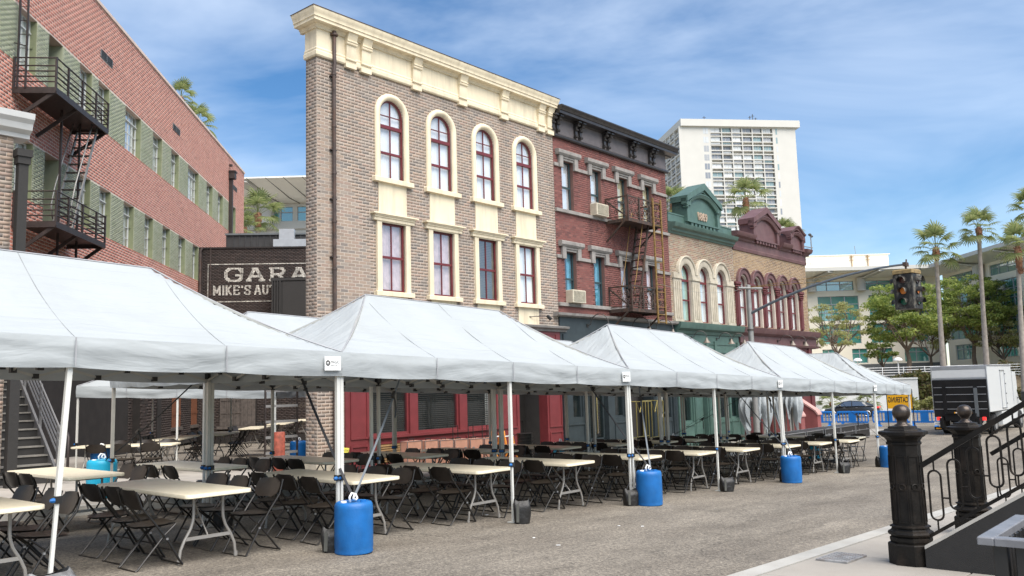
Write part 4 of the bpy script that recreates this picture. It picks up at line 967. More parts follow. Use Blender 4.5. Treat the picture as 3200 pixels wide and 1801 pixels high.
# ---- plum maroon house
mar = front('maroon_gabled_building', 'low ochre-brick house front with plum-maroon twin gables and five maroon arches', 22.31)
MC = [.86, 2.25, 3.63, 5.02, 6.42]; MW = 8.1
mh = [('a', c, .40, 4.05, 5.92) for c in MC]
w = MB(); wall(w, 0, MW, 3.5, 7.5, mh, 0, .3); w.box(0, MW, 5.2, 5.5, 3.5, 8.1); w.box(MW-.2, MW, .3, 5.2, -1.2, 8.0); w.box(0, MW-.2, .3, 5.2, 7.5, 7.6); w.box(.2, MW-.2, .8, .85, 3.6, 7.4); w.build('wall', M_['mortar_tan'], mar)
bricks(mar, 0, MW, 3.98, 7.45, [('a', c, .685, 4.05, 5.98) for c in MC], .075, .205, M_['ochre_j'], M_['ochre_i'], n_single=200, joint=.009, proud=.003)
for i, cx in enumerate(MC):
    o = sash_window(mar, cx, .80, 4.05, 6.32, M_['oxblood'], M_['glass_mirror'] if i in (0,3) else M_['glass'], M_['curtain'], arch=True, y=.12, fw=.05, transom=5.74, mid=.5, muntin=False, split=i == 4)
    t = MB(); P, N = arch_path(cx, .40, 5.98, 5.98, 16, legs=False); t.sweep(P, N, [(0,.16),(0,-.06),(.02,-.08),(.20,-.08),(.21,-.12),(.25,-.14),(.285,-.12),(.29,.0),(.1,.05)]); t.build('arch_hood', M_['maroon'], o, smooth=35)
for k, px_ in enumerate((.165, 1.555, 2.94, 4.325, 5.72, 7.115)):
    s = MB(); s.box(px_-.27, px_+.27, .05, .18, 4.05, 5.98); s.box(px_-.17, px_+.17, -.05, .06, 4.05, 5.6); s.tube([(px_,-.05,4.1),(px_,-.05,5.6)], .10, 10)
    s.build('column', M_['oxblood'], mar, smooth=35)
    cpt = MB()
    for z, r_ in ((5.60,.12),(5.68,.16),(5.78,.20),(5.88,.22)):
        for q in range(5): cpt.lathe([(.02,-.05),(.065,0),(.02,.05)], 6, (px_-r_+q*r_/2, -.09-.02*(q % 2), z))
    cpt.box(px_-.27, px_+.27, -.14, .12, 5.90, 5.98); cpt.build('capital', M_['oxblood'], mar, smooth=60)
c = MB(); c.ext([(.2,7.42),(-.05,7.42),(-.07,7.55),(-.03,7.60),(-.03,7.86),(-.06,7.90),(.2,7.92)], 'x', 0, MW+.03); c.box(0, MW, -.0, .4, 7.92, 8.12); c.box(MW, MW+.03, -.05, .5, 7.42, 7.9); c.build('frieze', M_['maroon'], mar)
for x0, x1 in ((-.05, 1.85), (4.85, 5.95), (7.72, MW+.3)):
    c = MB(); c.ext([(.3,7.90),(-.10,7.90),(-.14,7.98),(-.28,8.04),(-.33,8.12),(-.35,8.22),(.3,8.27)], 'x', x0, x1); c.build('cornice', M_['maroon'], mar, smooth=25)
pediment(mar, 3.25, 1.40, 7.92, 8.82, 9.48, M_['maroon'], M_['maroon']); pediment(mar, 6.84, .84, 7.92, 8.80, 9.14, M_['maroon'], M_['maroon'], curved=True)
sf = MB(); SH = [('r',.5,1.5,.0,2.7),('r',1.9,2.9,-1.2,2.7),('r',3.3,4.3,.0,2.7),('r',5.2,6.2,-1.2,2.7)]
wall(sf, 0, MW, -1.3, 3.2, SH, -.06, .25)
for a, b in ((.1,1.6),(1.8,4.4),(4.6,7.9)): shop_panel(sf, a, b, 2.8, 3.1, -.06)
sf.build('shopfront', M_['oxblood'], mar)
for x in (0, 1.6, 3.0, 4.4, 6.4, 7.5): s = MB(); s.bbox(x, x+.25, -.14, -.06, -1.3, 3.2, .01); s.build('pilaster', M_['oxblood'], mar)
bk = MB(); bk.box(.3, 7.8, .6, .65, -1.3, 3.0); bk.build('dark_interior', M_['backing'], mar)
for a, b in ((.5,1.5),(3.3,4.3)): shop_window(mar, a, b, .0, 2.7, M_['oxblood'], M_['glass_dark'])
c = MB(); c.ext([(.05,3.15),(-.20,3.18),(-.24,3.28),(-.10,3.32),(-.10,3.62),(-.16,3.66),(-.30,3.74),(-.36,3.88),(-.38,3.98),(.05,4.03)], 'x', .08, MW+.55); c.build('shop_cornice', M_['maroon'], mar, smooth=25)
for s_, lb in ((26.21,'leftmost of the three gooseneck lamps on the maroon shop cornice'),(27.74,'middle of the three gooseneck lamps on the maroon shop cornice'),(29.29,'rightmost of the three gooseneck lamps on the maroon shop cornice')):
    gooseneck(FO+FD*s_+Vector((0,-.12,3.45)), FA+.2, M_['lamp_arm'], r=.7, label=lb, h=.22)
# stoop with sloping pink side walls
stp = thing('stoop', 'pinkish red stoop with two sloping side walls at the far end of the row', 'steps', FO+FD*25.2+Vector((0,-.05,0)), FA)
for x in (0, 1.9):
    s = MB(); s.ext([(0,-1.3),(0,.85),(-.35,.75),(-1.25,.15),(-1.35,.0),(-1.35,-1.3)], 'x', x, x+.42); s.build('side_wall', M_['stoop_red'] if 'stoop_red' in M_ else M_['oxblood'], stp)
    s = MB(); s.ext([(.0,.86),(.0,.93),(-.37,.83),(-1.30,.20),(-1.40,.04),(-1.40,-.02),(-1.36,-.02),(-1.25,.15),(-.35,.76)], 'x', x-.04, x+.46); s.build('coping', M_['stoop_pink'] if 'stoop_pink' in M_ else M_['maroon'], stp)
for k in range(5): s = MB(); s.box(.43, 1.89, -1.3+k*.26, -1.3+(k+1)*.26+.02, -1.3, -.85+k*.17); s.build('step', M_['maroon'], stp)
# ---- long salmon brick building on the left, set at an angle
LA = 0.818; LD = Vector((math.cos(LA), math.sin(LA), 0)); LN = Vector((math.sin(LA), -math.cos(LA), 0)); LC = -11.914
def lpos(s, out=0, z=0): return LD*s+LN*(LC+out)+Vector((0, 0, z))
lef = thing('salmon_brick_building', 'long three-storey salmon brick building with sage-green window bands', 'building', lpos(20), LA)
X = lambda s: s-20
UP = [(25.5,26.57),(29.85,30.92),(31.54,32.6),(34.35,36.18),(37.79,39.05),(40.46,41.68),(43.29,45.26),(46.88,48.16),(49.38,50.57),(52.48,53.9)]
LO = [(25.5,26.6),(29.87,31.06),(31.93,33.02),(34.43,35.58),(36.94,38.03),(39.39,40.49),(41.85,42.99),(44.35,45.4),(47.0,48.1),(49.5,50.6)]
DU, DL_ = (27.42,28.47), (27.42,28.47)
VENT = [(31.65,32.78,14.2,14.5),(40.6,41.7,14.25,14.52),(52.8,54.1,14.35,14.6)]
LH = [('r',X(a),X(b),11.49,13.27) for a,b in UP]+[('r',X(a),X(b),7.6,9.39) for a,b in LO]+[('r',X(DU[0]),X(DU[1]),10.68,13.27),('r',X(DL_[0]),X(DL_[1]),6.78,9.39)]
w = MB(); wall(w, 0, X(56.25), -.6, 16.1, LH, 0, .40); w.box(X(56.0), X(56.25), .4, 9, -.6, 16.1); w.box(0, X(56.0), 8.6, 9, -.6, 16.0); w.box(0, X(56), .45, 8.6, 15.5, 15.6); w.build('wall', M_['mortar_salmon'], lef)
bk = MB(); bk.box(0, X(56), .75, .8, 4.0, 15.5); bk.build('dark_interior', M_['backing'], lef)
bnd = [('r',-1,X(52.0),11.49,13.27),('r',-1,X(52.0),7.6,9.39)]+[('r',X(52.48),X(53.9),11.49,13.27)]+[('r',X(a),X(b),c,d) for a,b,c,d in VENT]+[('r',X(27.42),X(28.47),10.68,11.5),('r',X(27.42),X(28.47),6.78,7.65)]
bricks(lef, X(23.5), X(56.25), 3.4, 16.05, bnd, .105, .31, M_['salmon_j'], M_['salmon_i'], n_single=300, joint=.020, proud=.0025)
M_['gb_j'] = mat('sage_brick_joined', (1,1,1), .75, var=.06, scale=2, per=('island', [(.27,.295,.19),(.31,.335,.225),(.35,.365,.26),(.29,.31,.205)]), dirt=(.38,.39,.31), damt=.45, dscale=1.0); M_['gb_i'] = M_['gb_j']
GBH = [h for h in LH]
bricks(lef, X(23.5), X(52.0), 11.49, 13.25, GBH, .075, .31, M_['gb_j'], M_['gb_i'], n_single=0, joint=.005, proud=.006)
bricks(lef, X(23.5), X(52.0), 7.6, 9.37, GBH, .075, .31, M_['gb_j'], M_['gb_i'], n_single=0, joint=.005, proud=.006)
cp = MB(); cp.box(-.1, X(56.3), -.05, .45, 16.08, 16.2); cp.build('coping', M_['mortar_salmon'], lef)
M_['low_dark'] = M_['mortar_dark']
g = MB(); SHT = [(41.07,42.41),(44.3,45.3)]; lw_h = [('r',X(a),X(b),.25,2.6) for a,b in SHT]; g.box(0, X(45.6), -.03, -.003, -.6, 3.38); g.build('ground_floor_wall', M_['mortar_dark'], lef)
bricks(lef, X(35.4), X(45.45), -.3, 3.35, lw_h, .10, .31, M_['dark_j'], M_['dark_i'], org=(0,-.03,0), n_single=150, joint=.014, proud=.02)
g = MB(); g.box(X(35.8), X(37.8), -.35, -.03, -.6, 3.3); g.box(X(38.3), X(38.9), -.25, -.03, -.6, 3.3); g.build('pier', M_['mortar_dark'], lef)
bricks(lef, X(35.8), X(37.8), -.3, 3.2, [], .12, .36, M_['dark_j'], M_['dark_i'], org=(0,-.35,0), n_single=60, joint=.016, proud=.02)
for a, b in SHT:
    s = MB(); n = 6
    for k in range(n): s.bbox(X(a)+(b-a)*k/n+.004, X(a)+(b-a)*(k+1)/n-.004, -.08, -.05, .25, 2.6, .006)
    s.box(X(a), X(b), -.10, -.08, .8, .95); s.box(X(a), X(b), -.10, -.08, 2.1, 2.25); s.build('shutter', M_['wood_shutter'], lef)
    s = MB(); s.box(X(a)-.1, X(b)+.1, -.16, -.0, .1, .25); s.build('sill', M_['grey_board'], lef)
def steel_window(a, b, z0, z1, two=False):
    f = MB(); y0, y1 = .19, .24; n = 2 if (b-a) < 1.5 else 4
    f.box(X(a), X(b), y0, y1, z1-.05, z1); f.box(X(a), X(b), y0, y1, z0, z0+.05); f.box(X(a), X(a)+.05, y0, y1, z0, z1); f.box(X(b)-.05, X(b), y0, y1, z0, z1)
    for k in range(1, n): x = X(a)+(b-a)*k/n; f.box(x-.02, x+.02, y0+.005, y1-.005, z0, z1)
    for k in range(1, 4): z = z0+(z1-z0)*k/4; f.box(X(a), X(b), y0+.008, y1-.008, z-.015, z+.015)
    f.box(X(a), X(b), y0-.03, y1, z0+(z1-z0)*.76, z0+(z1-z0)*.76+.05)
    o = f.build('window', M_['white_frame'], lef)
    MB().add([(X(a),y1-.02,z0),(X(b),y1-.02,z0),(X(b),y1-.02,z1),(X(a),y1-.02,z1)], [(0,1,2,3)]).build('pane', M_['glass_mirror'], o)
    curtain(o, X(a)+.05, X(b)-.05, z0+.05, z1-.05, .285, M_['curtain'], folds=7)
    j = MB(); j.box(X(b)-.012, X(b)+.0, .0, .19, z0, z1); j.box(X(b)-.06, X(b)-.012, .10, .16, z0+.9, z0+.95); j.build('jamb', M_['green_jamb'], o)
    return o
for a, b in UP: steel_window(a, b, 11.49, 13.27)
for a, b in LO: steel_window(a, b, 7.6, 9.39)
for (a, b), z0, z1 in ((DU, 10.68, 13.27), (DL_, 6.78, 9.39)):
    d = MB(); d.box(X(a), X(b), .62, .66, z0, z1); d.build('door', M_['black_plastic'], lef)
    d = MB(); d.box(X(b)-.02, X(b), .0, .62, z0, z1); d.box(X(a), X(b), .0, .62, z0-.05, z0); d.build('jamb', M_['green_brick'], lef)
for a, b, c_, d_ in VENT:
    v = MB(); v.box(X(a), X(b), -.004, .0, c_, d_); o = v.build('vent', M_['black_plastic'], lef)
    v = MB(); xm = (X(a)+X(b))/2; v.box(xm-.02, xm+.02, -.03, -.004, c_, d_)
    for k in range(5): z = c_+(d_-c_)*k/4; v.box(X(a), X(b), -.025, -.004, z-.012, z+.012)
    v.box(X(a)-.02, X(a)+.02, -.03, -.004, c_, d_); v.box(X(b)-.02, X(b)+.02, -.03, -.004, c_, d_); v.build('grille', M_['grey_panel'], o)
pp = thing('drainpipe', 'dark rectangular downpipe near the far end of the salmon brick building', 'drainpipe', lpos(52.1, .02, 8.0), LA)
d = MB(); d.box(-.1, .1, -.2, 0, 0, 6.7); d.build('pipe', M_['iron'], pp); d = MB(); d.box(-.22, .22, -.35, 0, 6.7, 7.1); d.box(-.27, .27, -.4, 0, 7.1, 7.18); d.box(-.12, .12, -.15, 0, 7.5, 7.6); d.build('hopper', M_['iron'], pp)
# fire escape on the salmon building
fl_ = thing('fire_escape', 'dark brown iron fire escape with two railed platforms on the salmon building', 'fire escape', lpos(25.15, 0.02), LA)
def rail_bar(mb, p, q): mb.tube([p, q], .022, 6)
for z0, x0, x1 in ((10.64, 0, 4.05), (6.74, .3, 4.05)):
    D = 1.2
    pf = MB(); pf.box(x0+.03, x1-.03, -D+.03, -.0, z0-.03, z0-.012); pf.bar((x0,-D,z0-.06),(x1,-D,z0-.06),.05,.18); pf.bar((x0,-D,z0-.06),(x0,0,z0-.06),.05,.18); pf.bar((x1,-D,z0-.06),(x1,0,z0-.06),.05,.18); pf.build('platform', M_['iron'], fl_)
    for k in range(26): s = MB(); x = x0+.08+k*(x1-x0-.16)/25; s.box(x-.045, x+.03, -D+.04, -.02, z0-.008, z0+.014); s.build('deck_slat', M_['iron'], fl_)
    rl = MB()
    for h in (.92, .68, .52, .36, .20):
        for p, q in (((x0,-.02),(x0,-D)),((x0,-D),(x1,-D)),((x1,-D),(x1,-.02))): rail_bar(rl, (*p, z0+h), (*q, z0+h))
    rl.build('rail', M_['iron'], fl_, smooth=40)
    for q in ((x0,-.03),(x0,-D),(x0+.85,-D),(x0+1.9,-D),(x0+3.0,-D),(x1,-D),(x1,-.03)): s = MB(); s.bar((*q,z0-.1),(*q,z0+.94),.055); s.build('post', M_['iron'], fl_)
    for x in (x0+.05, x0+1.6, x1-.05): s = MB(); s.bar((x,-.0,z0-.95),(x,-D+.05,z0-.1),.06,.10); s.build('brace', M_['iron'], fl_)
lad = MB()
for y in (-.35, -.95): lad.bar((4.35-.5,y,10.7),(2.0,y,6.75),.04,.09)
lad.build('ladder_stringer', M_['steel_dark'] if 'steel_dark' in M_ else M_['galv'], fl_)
for k in range(12): t = (k+.7)/12.5; s = MB(); x = 3.85-1.85*t; z = 10.7-3.95*t; s.box(x-.07, x+.07, -.95, -.35, z-.015, z+.015); s.build('tread', M_['iron'], fl_)
for y in (-.35, -.95): s = MB(); s.tube([(4.2,y,10.9),(4.1,y,11.3),(3.75,y,11.35),(2.2,y,8.3),(1.95,y,7.6),(2.1,y,7.2)], .025, 6); s.build('handrail', M_['galv'], fl_, smooth=True)
rl = MB()
for y in (-.13, -.36): rl.bar((-.02,y,10.64),(-.02,y,16.9),.045,.06)
for z in (11.9, 13.3, 14.7, 16.0): rl.tube([(-.02,-.36,z),(-.02,-.0,z+.1)], .018, 5)
rl.build('roof_ladder', M_['iron'], fl_)
for k in range(14): s = MB(); s.tube([(-.02,-.13,11.0+k*.42),(-.02,-.36,11.0+k*.42)], .013, 5); s.build('rung', M_['iron'], fl_)
for x in (1.9, 3.3): s = MB(); s.bar((x,-.6,6.7),(x,-.6,10.6),.06); s.build('hanger', M_['iron'], fl_)
for x in (1.9, 3.3): s = MB(); s.bar((x,-.6,5.8),(x,-.6,6.7),.06); s.build('hanger', M_['iron'], fl_)
# ---- garage wall closing the alley
GA = LA-PI/2
gar = thing('garage_building', 'dark brown brick garage wall with worn white painted lettering closing the alley', 'building', lpos(45.5), GA)
w = MB(); w.box(0, 11, 0, .4, -.8, 9.3); w.build('wall', M_['mortar_dark'], gar)
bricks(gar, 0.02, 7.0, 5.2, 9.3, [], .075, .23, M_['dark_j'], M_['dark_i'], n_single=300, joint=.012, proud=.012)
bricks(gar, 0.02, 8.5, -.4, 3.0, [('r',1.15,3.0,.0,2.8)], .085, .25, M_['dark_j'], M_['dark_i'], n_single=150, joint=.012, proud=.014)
cp = MB(); cp.box(-.02, 11, -.06, .45, 9.3, 9.38); cp.build('coping', M_['mortar_dark'], gar)
LET = {'G': [(.95,.78,.8,.98),(.8,.98,.3,.98),(.3,.98,.08,.75),(.08,.75,.08,.25),(.08,.25,.3,.02),(.3,.02,.75,.02),(.75,.02,.92,.15),(.92,.1,.92,.45),(.6,.45,1.02,.45),(.95,.6,.95,1.0)],
 'A': [(.1,.03,.45,.97),(.9,.03,.55,.97),(.28,.35,.72,.35),(-.02,.03,.28,.03),(.68,.03,1.04,.03),(.3,.97,.65,.97)],
 'R': [(.2,.03,.2,.97),(.2,.97,.7,.97),(.7,.97,.86,.85),(.86,.85,.86,.65),(.86,.65,.7,.5),(.2,.5,.7,.5),(.55,.5,.88,.03),(.04,.03,.36,.03),(.75,.03,1.02,.03),(.04,.97,.3,.97)],
 'E': [(.2,.03,.2,.97),(.05,.97,.9,.97),(.05,.03,.92,.03),(.2,.5,.7,.5),(.9,.97,.9,.75),(.92,.03,.92,.25),(.7,.6,.7,.4)],
 'M': [(.15,.03,.15,.97),(.88,.03,.88,.97),(.15,.97,.5,.2),(.88,.97,.5,.2),(.02,.03,.3,.03),(.74,.03,1.02,.03),(.02,.97,.2,.97),(.82,.97,1.02,.97)],
 'I': [(.5,.03,.5,.97),(.3,.03,.7,.03),(.3,.97,.7,.97)],
 'K': [(.2,.03,.2,.97),(.2,.45,.8,.97),(.35,.58,.85,.03),(.05,.03,.36,.03),(.05,.97,.36,.97),(.65,.97,.95,.97),(.7,.03,1.0,.03)],
 'S': [(.85,.75,.7,.97),(.7,.97,.3,.97),(.3,.97,.12,.8),(.12,.8,.25,.55),(.25,.55,.75,.45),(.75,.45,.88,.22),(.88,.22,.7,.03),(.7,.03,.3,.03),(.3,.03,.12,.22),(.86,.65,.86,.97),(.12,.05,.12,.32)],
 'U': [(.2,.97,.2,.25),(.2,.25,.38,.03),(.38,.03,.66,.03),(.66,.03,.82,.25),(.82,.25,.82,.97),(.04,.97,.36,.97),(.68,.97,.98,.97)],
 'T': [(.5,.03,.5,.97),(.05,.97,.95,.97),(.32,.03,.68,.03),(.05,.97,.05,.72),(.95,.97,.95,.72)],
 'O': [(.3,.97,.7,.97),(.7,.97,.9,.7),(.9,.7,.9,.3),(.9,.3,.7,.03),(.7,.03,.3,.03),(.3,.03,.1,.3),(.1,.3,.1,.7),(.1,.7,.3,.97)],
 "'": [(.5,.97,.45,.75)], ' ': []}
def painted_ink():
    m = mat('worn_white_paint_on_brick', (0.60,0.57,0.50), 0.9, var=0.25, scale=9, dirt=(0.05,0.04,0.036), damt=0.8, dscale=5)
    nt = m.node_tree; N = nt.nodes; Lk = nt.links; b = N['Principled BSDF']; br = N.new('ShaderNodeTexBrick'); tcn = N.new('ShaderNodeTexCoord'); mpn = N.new('ShaderNodeMapping')
    mpn.inputs['Rotation'].default_value = (PI/2, 0, 0); Lk.new(tcn.outputs['Object'], mpn.inputs['Vector']); Lk.new(mpn.outputs['Vector'], br.inputs['Vector'])
    br.inputs['Scale'].default_value = 1; br.inputs['Brick Width'].default_value = .23; br.inputs['Row Height'].default_value = .0759; br.inputs['Mortar Size'].default_value = .009
    br.inputs['Color1'].default_value = (1,1,1,1); br.inputs['Color2'].default_value = (.75,.75,.75,1); br.inputs['Mortar'].default_value = (.12,.1,.09,1)
    mm = N.new('ShaderNodeMix'); mm.data_type = 'RGBA'; mm.blend_type = 'MULTIPLY'; mm.inputs[0].default_value = 1
    Lk.new(b.inputs['Base Color'].links[0].from_socket, mm.inputs[6]); Lk.new(br.outputs['Color'], mm.inputs[7]); Lk.new(mm.outputs[2], b.inputs['Base Color']); return m
M_['painted'] = painted_ink()
def sign_word(word, x, z, cw, hgt, th, adv, parent, thv=None):
    for ch in word:
        w_ = cw*(.45 if ch in "I'" else (1.15 if ch == 'M' else 1)); mb = MB(); n = 0
        for i, (a, b, c_, d_) in enumerate(LET[ch]):
            if ch in "I'": a, c_ = .5+(a-.5)*1.6, .5+(c_-.5)*1.6
            p, q = Vector((x+a*w_, -.024-.0004*i, z+b*hgt)), Vector((x+c_*w_, -.024-.0004*i, z+d_*hgt)); horiz = abs(p.z-q.z) < .02
            mb.bar(p, q, .002, th*(.62 if horiz else 1), up=(q-p).cross(Vector((0,1,0))).normalized()); n += 1
        if n: mb.build('painted_letter', M_['painted'], parent)
        x += w_*adv if ch != ' ' else cw*.35
sign_word('GARAGE', 1.32, 7.58, .92, .67, .17, 1.22, gar)
sign_word("MIKE'S AUTO", .74, 6.86, .345, .48, .095, 1.14, gar)
bd = MB(); bd.box(.46, 8.0, -.024, -.020, 8.45, 8.51); bd.box(.46, 8.0, -.024, -.020, 6.48, 6.54); bd.box(.46, .51, -.024, -.020, 6.54, 8.45); bd.build('painted_border', M_['painted'], gar)
text_obj('painted_letter', 'NO PARKING', .33, M_['painted'], gar, (3.95, -.022, .95), (PI/2, 0, 0), bold=.008)
bx = MB(); bx.box(3.9, 7.0, -.9, 0, 3.4, 7.55); bx.box(3.85, 7.0, -.95, .0, 7.45, 7.6)
for k in range(4): bx.box(3.9+k*.13, 3.97+k*.13, -.98, -.9, 3.4, 7.45)
bx.box(4.45, 7.0, -.93, -.9, 3.4, 7.4); bx.build('metal_hood', M_['dark_wall'], gar)
wd = MB()
for k in range(9): wd.bbox(1.2+k*.195, 1.39+k*.195, -.06, -.03, .1, 2.7, .006)
wd.build('boarded_window', M_['grey_board'], gar)
wd = MB(); wd.box(1.05, 3.1, -.2, -.02, -.05, .09)
for x in (1.2, 1.55, 1.9, 2.25): wd.box(x-.02, x+.02, -.09, -.06, .1, 2.7)
for z in (.75, 1.4, 2.0): wd.box(1.2, 2.27, -.088, -.06, z-.02, z+.02)
wd.build('window_grid', M_['grey_board'], gar)
gp = thing('drainpipe', 'rusty thin pipe in the corner between the garage wall and the salmon building', 'drainpipe', lpos(45.45, .12, 3.0), GA)
d = MB(); d.tube([(0,-.08,0),(0,-.08,6.2),(.1,-.05,6.35)], .07, 8); d.tube([(.5,-.05,3.8),(.5,-.05,6.4)], .02, 6); d.build('pipe', M_['rust_pipe'], gp, smooth=40)
brn = thing('metal_shed', 'dark ribbed metal shed wall with grey steel post rising behind the garage', 'shed', lpos(47.2), GA)
d = MB(); d.box(1.0, 12, 0, .2, 0, 10.35); 
for k in range(28): d.box(1.0+k*.33, 1.05+k*.33, -.06, 0, 8.0, 10.3)
d.build('ribbed_wall', M_['dark_panel'], brn); d = MB(); d.box(.95, 12, -.1, .25, 10.32, 10.42); d.build('eaves', M_['grey_panel'], brn)
M_['steel_beam'] = mat('blue_grey_steel_beam', (.36,.38,.40), .5, metal=.2, var=.08)
d = MB(); d.box(3.9, 4.7, -.55, -.15, 8.0, 10.55); d.build('steel_post', M_['steel_beam'], brn); d = MB(); d.box(3.6, 12, -.6, -.2, 9.58, 9.98); d.build('steel_beam', M_['steel_beam'], brn)
# ---- corner house at the far left edge, with column and metal staircase
cor = thing('corner_brick_building', 'narrow strip of brown brick house with white cornice at the left edge', 'building', (6.07, 18.7, 0), 0)
w = MB(); w.box(-10, 0, 0, .5, -.4, 7.0); w.box(-10, -9.7, .5, 6, -.4, 7.0); w.build('wall', M_['mortar_tan'], cor)
bricks(cor, -2.5, 0, -.2, 6.95, [], .083, .235, M_['tan_j'], M_['tan_i'], n_single=200)
bricks(cor, 0, .5, -.2, 6.95, [], .083, .235, M_['tan_j'], M_['tan_i'], org=(0,0,0), ud=(0,1), nd=(1,0), n_single=0)
c = MB(); c.ext([(.4,6.95),(-.06,6.95),(-.08,7.03),(-.2,7.1),(-.24,7.22),(-.32,7.3),(-.34,7.42),(.4,7.46)], 'x', -10, .28); c.build('cornice', M_['white_stone'], cor, smooth=25)
pc = thing('iron_column', 'dark square iron column with moulded cap beside the corner brick house', 'column', (6.22, 18.6, gz(6.4)+.15), 0)
d = MB(); d.box(-.09, .09, -.09, .09, 0, 6.45); d.build('shaft', M_['dark_wall'], pc); d = MB(); d.box(-.12, .12, -.12, .12, 6.45, 6.6); d.box(-.145, .145, -.145, .145, 6.6, 6.75); d.build('cap', M_['dark_wall'], pc)
sta = thing('metal_staircase', 'grey metal staircase with parallel sloping rails beside the corner house', 'staircase', (6.6, 19.3, gz(6.6)+.15), -.08)
M_['tread'] = mat('worn_metal_tread', (.22,.205,.18), .6, metal=.0, var=.2, scale=8); M_['stair_grey'] = mat('grey_stair_paint', (.17,.165,.16), .6, var=.1); M_['riser'] = mat('dark_mesh_riser', (.03,.028,.026), .7)
for k in range(15):
    s = MB(); s.box(-.75, .70, k*.27, k*.27+.28, k*.18+.15, k*.18+.18); s.build('tread', M_['tread'], sta)
    s = MB(); s.box(-.75, .70, k*.27+.03, k*.27+.04, k*.18-.02, k*.18+.15); s.build('riser', M_['riser'], sta)
for x in (-.78, .73): s = MB(); s.bar((x,-.1,.0),(x,4.1,2.85),.05,.26); s.build('stringer', M_['stair_grey'], sta)
s = MB()
for h in (.35, .5, .65, .8, .95): s.tube([(.76,-.15,h+.05),(.76,4.1,h+2.9)], .02, 6)
s.build('rail', M_['stair_grey'], sta, smooth=40)
for k in range(4): s = MB(); y = .1+k*1.3; s.bar((.76,y,y*.69),(.76,y,y*.69+1.1),.05); s.build('post', M_['stair_grey'], sta)
s = MB(); s.tube([(.76,-.15,1.0),(.76,-.5,1.0),(.76,-.58,.92),(.76,-.58,.3),(.76,-.5,.22),(.76,-.15,.22)], .028, 7); s.tube([(.76,-.15,0),(.76,-.15,1.05)], .028, 6); s.build('newel_loop', M_['iron'], sta, smooth=True)
# ---------------------------------------------------------------- event tents
EAVE_B, EAVE_T, PEAK = 2.00, 2.285, 3.27
def canopy(L, W, rl, seed, wr=.011):
    """hipped fabric roof with a valance; x along L from 0, y depth from 0"""
    rg = random.Random(seed); ph = [rg.random()*6.28 for _ in range(12)]
    nu, nv = 72, 40
    def hgt(x, y):
        vr = min(W/2, 1.6); u = min(x/rl, (L-x)/rl, 1.0); v = min(y/vr, (W-y)/vr, 1.0); t = max(0, min(u, v))
        z = EAVE_T+(PEAK-EAVE_T)*(0.68*t+0.32*t*t)
        # cloth: light sag between frame lines and slanting folds
        s = math.sin(PI*min(1, t))
        z -= 0.035*s*abs(math.sin(PI*(x/L*4)))*(0.6 if v < u else .3)
        z += s*wr*(math.sin(7*x+9*y+ph[0])*.5+math.sin(13*x-11*y+ph[1]+2*math.sin(3*x+ph[2]))*.35+math.sin(23*x+5*y+ph[3])*.25)
        return z
    mb = MB()
    mb.grid(lambda u, v: (u*L, v*W, hgt(u*L, v*W)-G*u*L), nu, nv)
    mb.f = [tuple(q) for q in mb.f]
    return mb
def valance(L, W, seed, wr=.007):
    rg = random.Random(seed+50); ph = [rg.random()*6.28 for _ in range(12)]; mb = MB()
    def side(p, q, n):
        ln = math.hypot(q[0]-p[0], q[1]-p[1]); dx, dy = (q[0]-p[0])/ln, (q[1]-p[1])/ln; ox, oy = dy, -dx
        def fn(u, v):
            d = u*ln; e = math.sin(PI*u)**.25
            o = .018*math.sin(v*PI)*1.0+.008+e*v*wr*(math.sin(5*d+ph[0]+4*v)+.7*math.sin(11*d+ph[1]-6*v)+.4*math.sin(2.3*d+ph[2]))
            o += wr*.8*math.sin(v*9+1.8*math.sin(1.7*d+ph[3])+ph[4])*e
            z = EAVE_T+(EAVE_B-EAVE_T)*v - (.02*math.sin(PI*((u*4) % 1)) if v > .9 else 0)*e*v
            x, y = p[0]+dx*d+ox*o, p[1]+dy*d+oy*o
            return (x, y, z-G*(p[0]+dx*d))
        mb.grid(fn, n, 9)
    side((0,0),(L,0),64); side((L,0),(L,W),32); side((L,W),(0,W),64); side((0,W),(0,0),32)
    return mb
TENT_TAG = {}
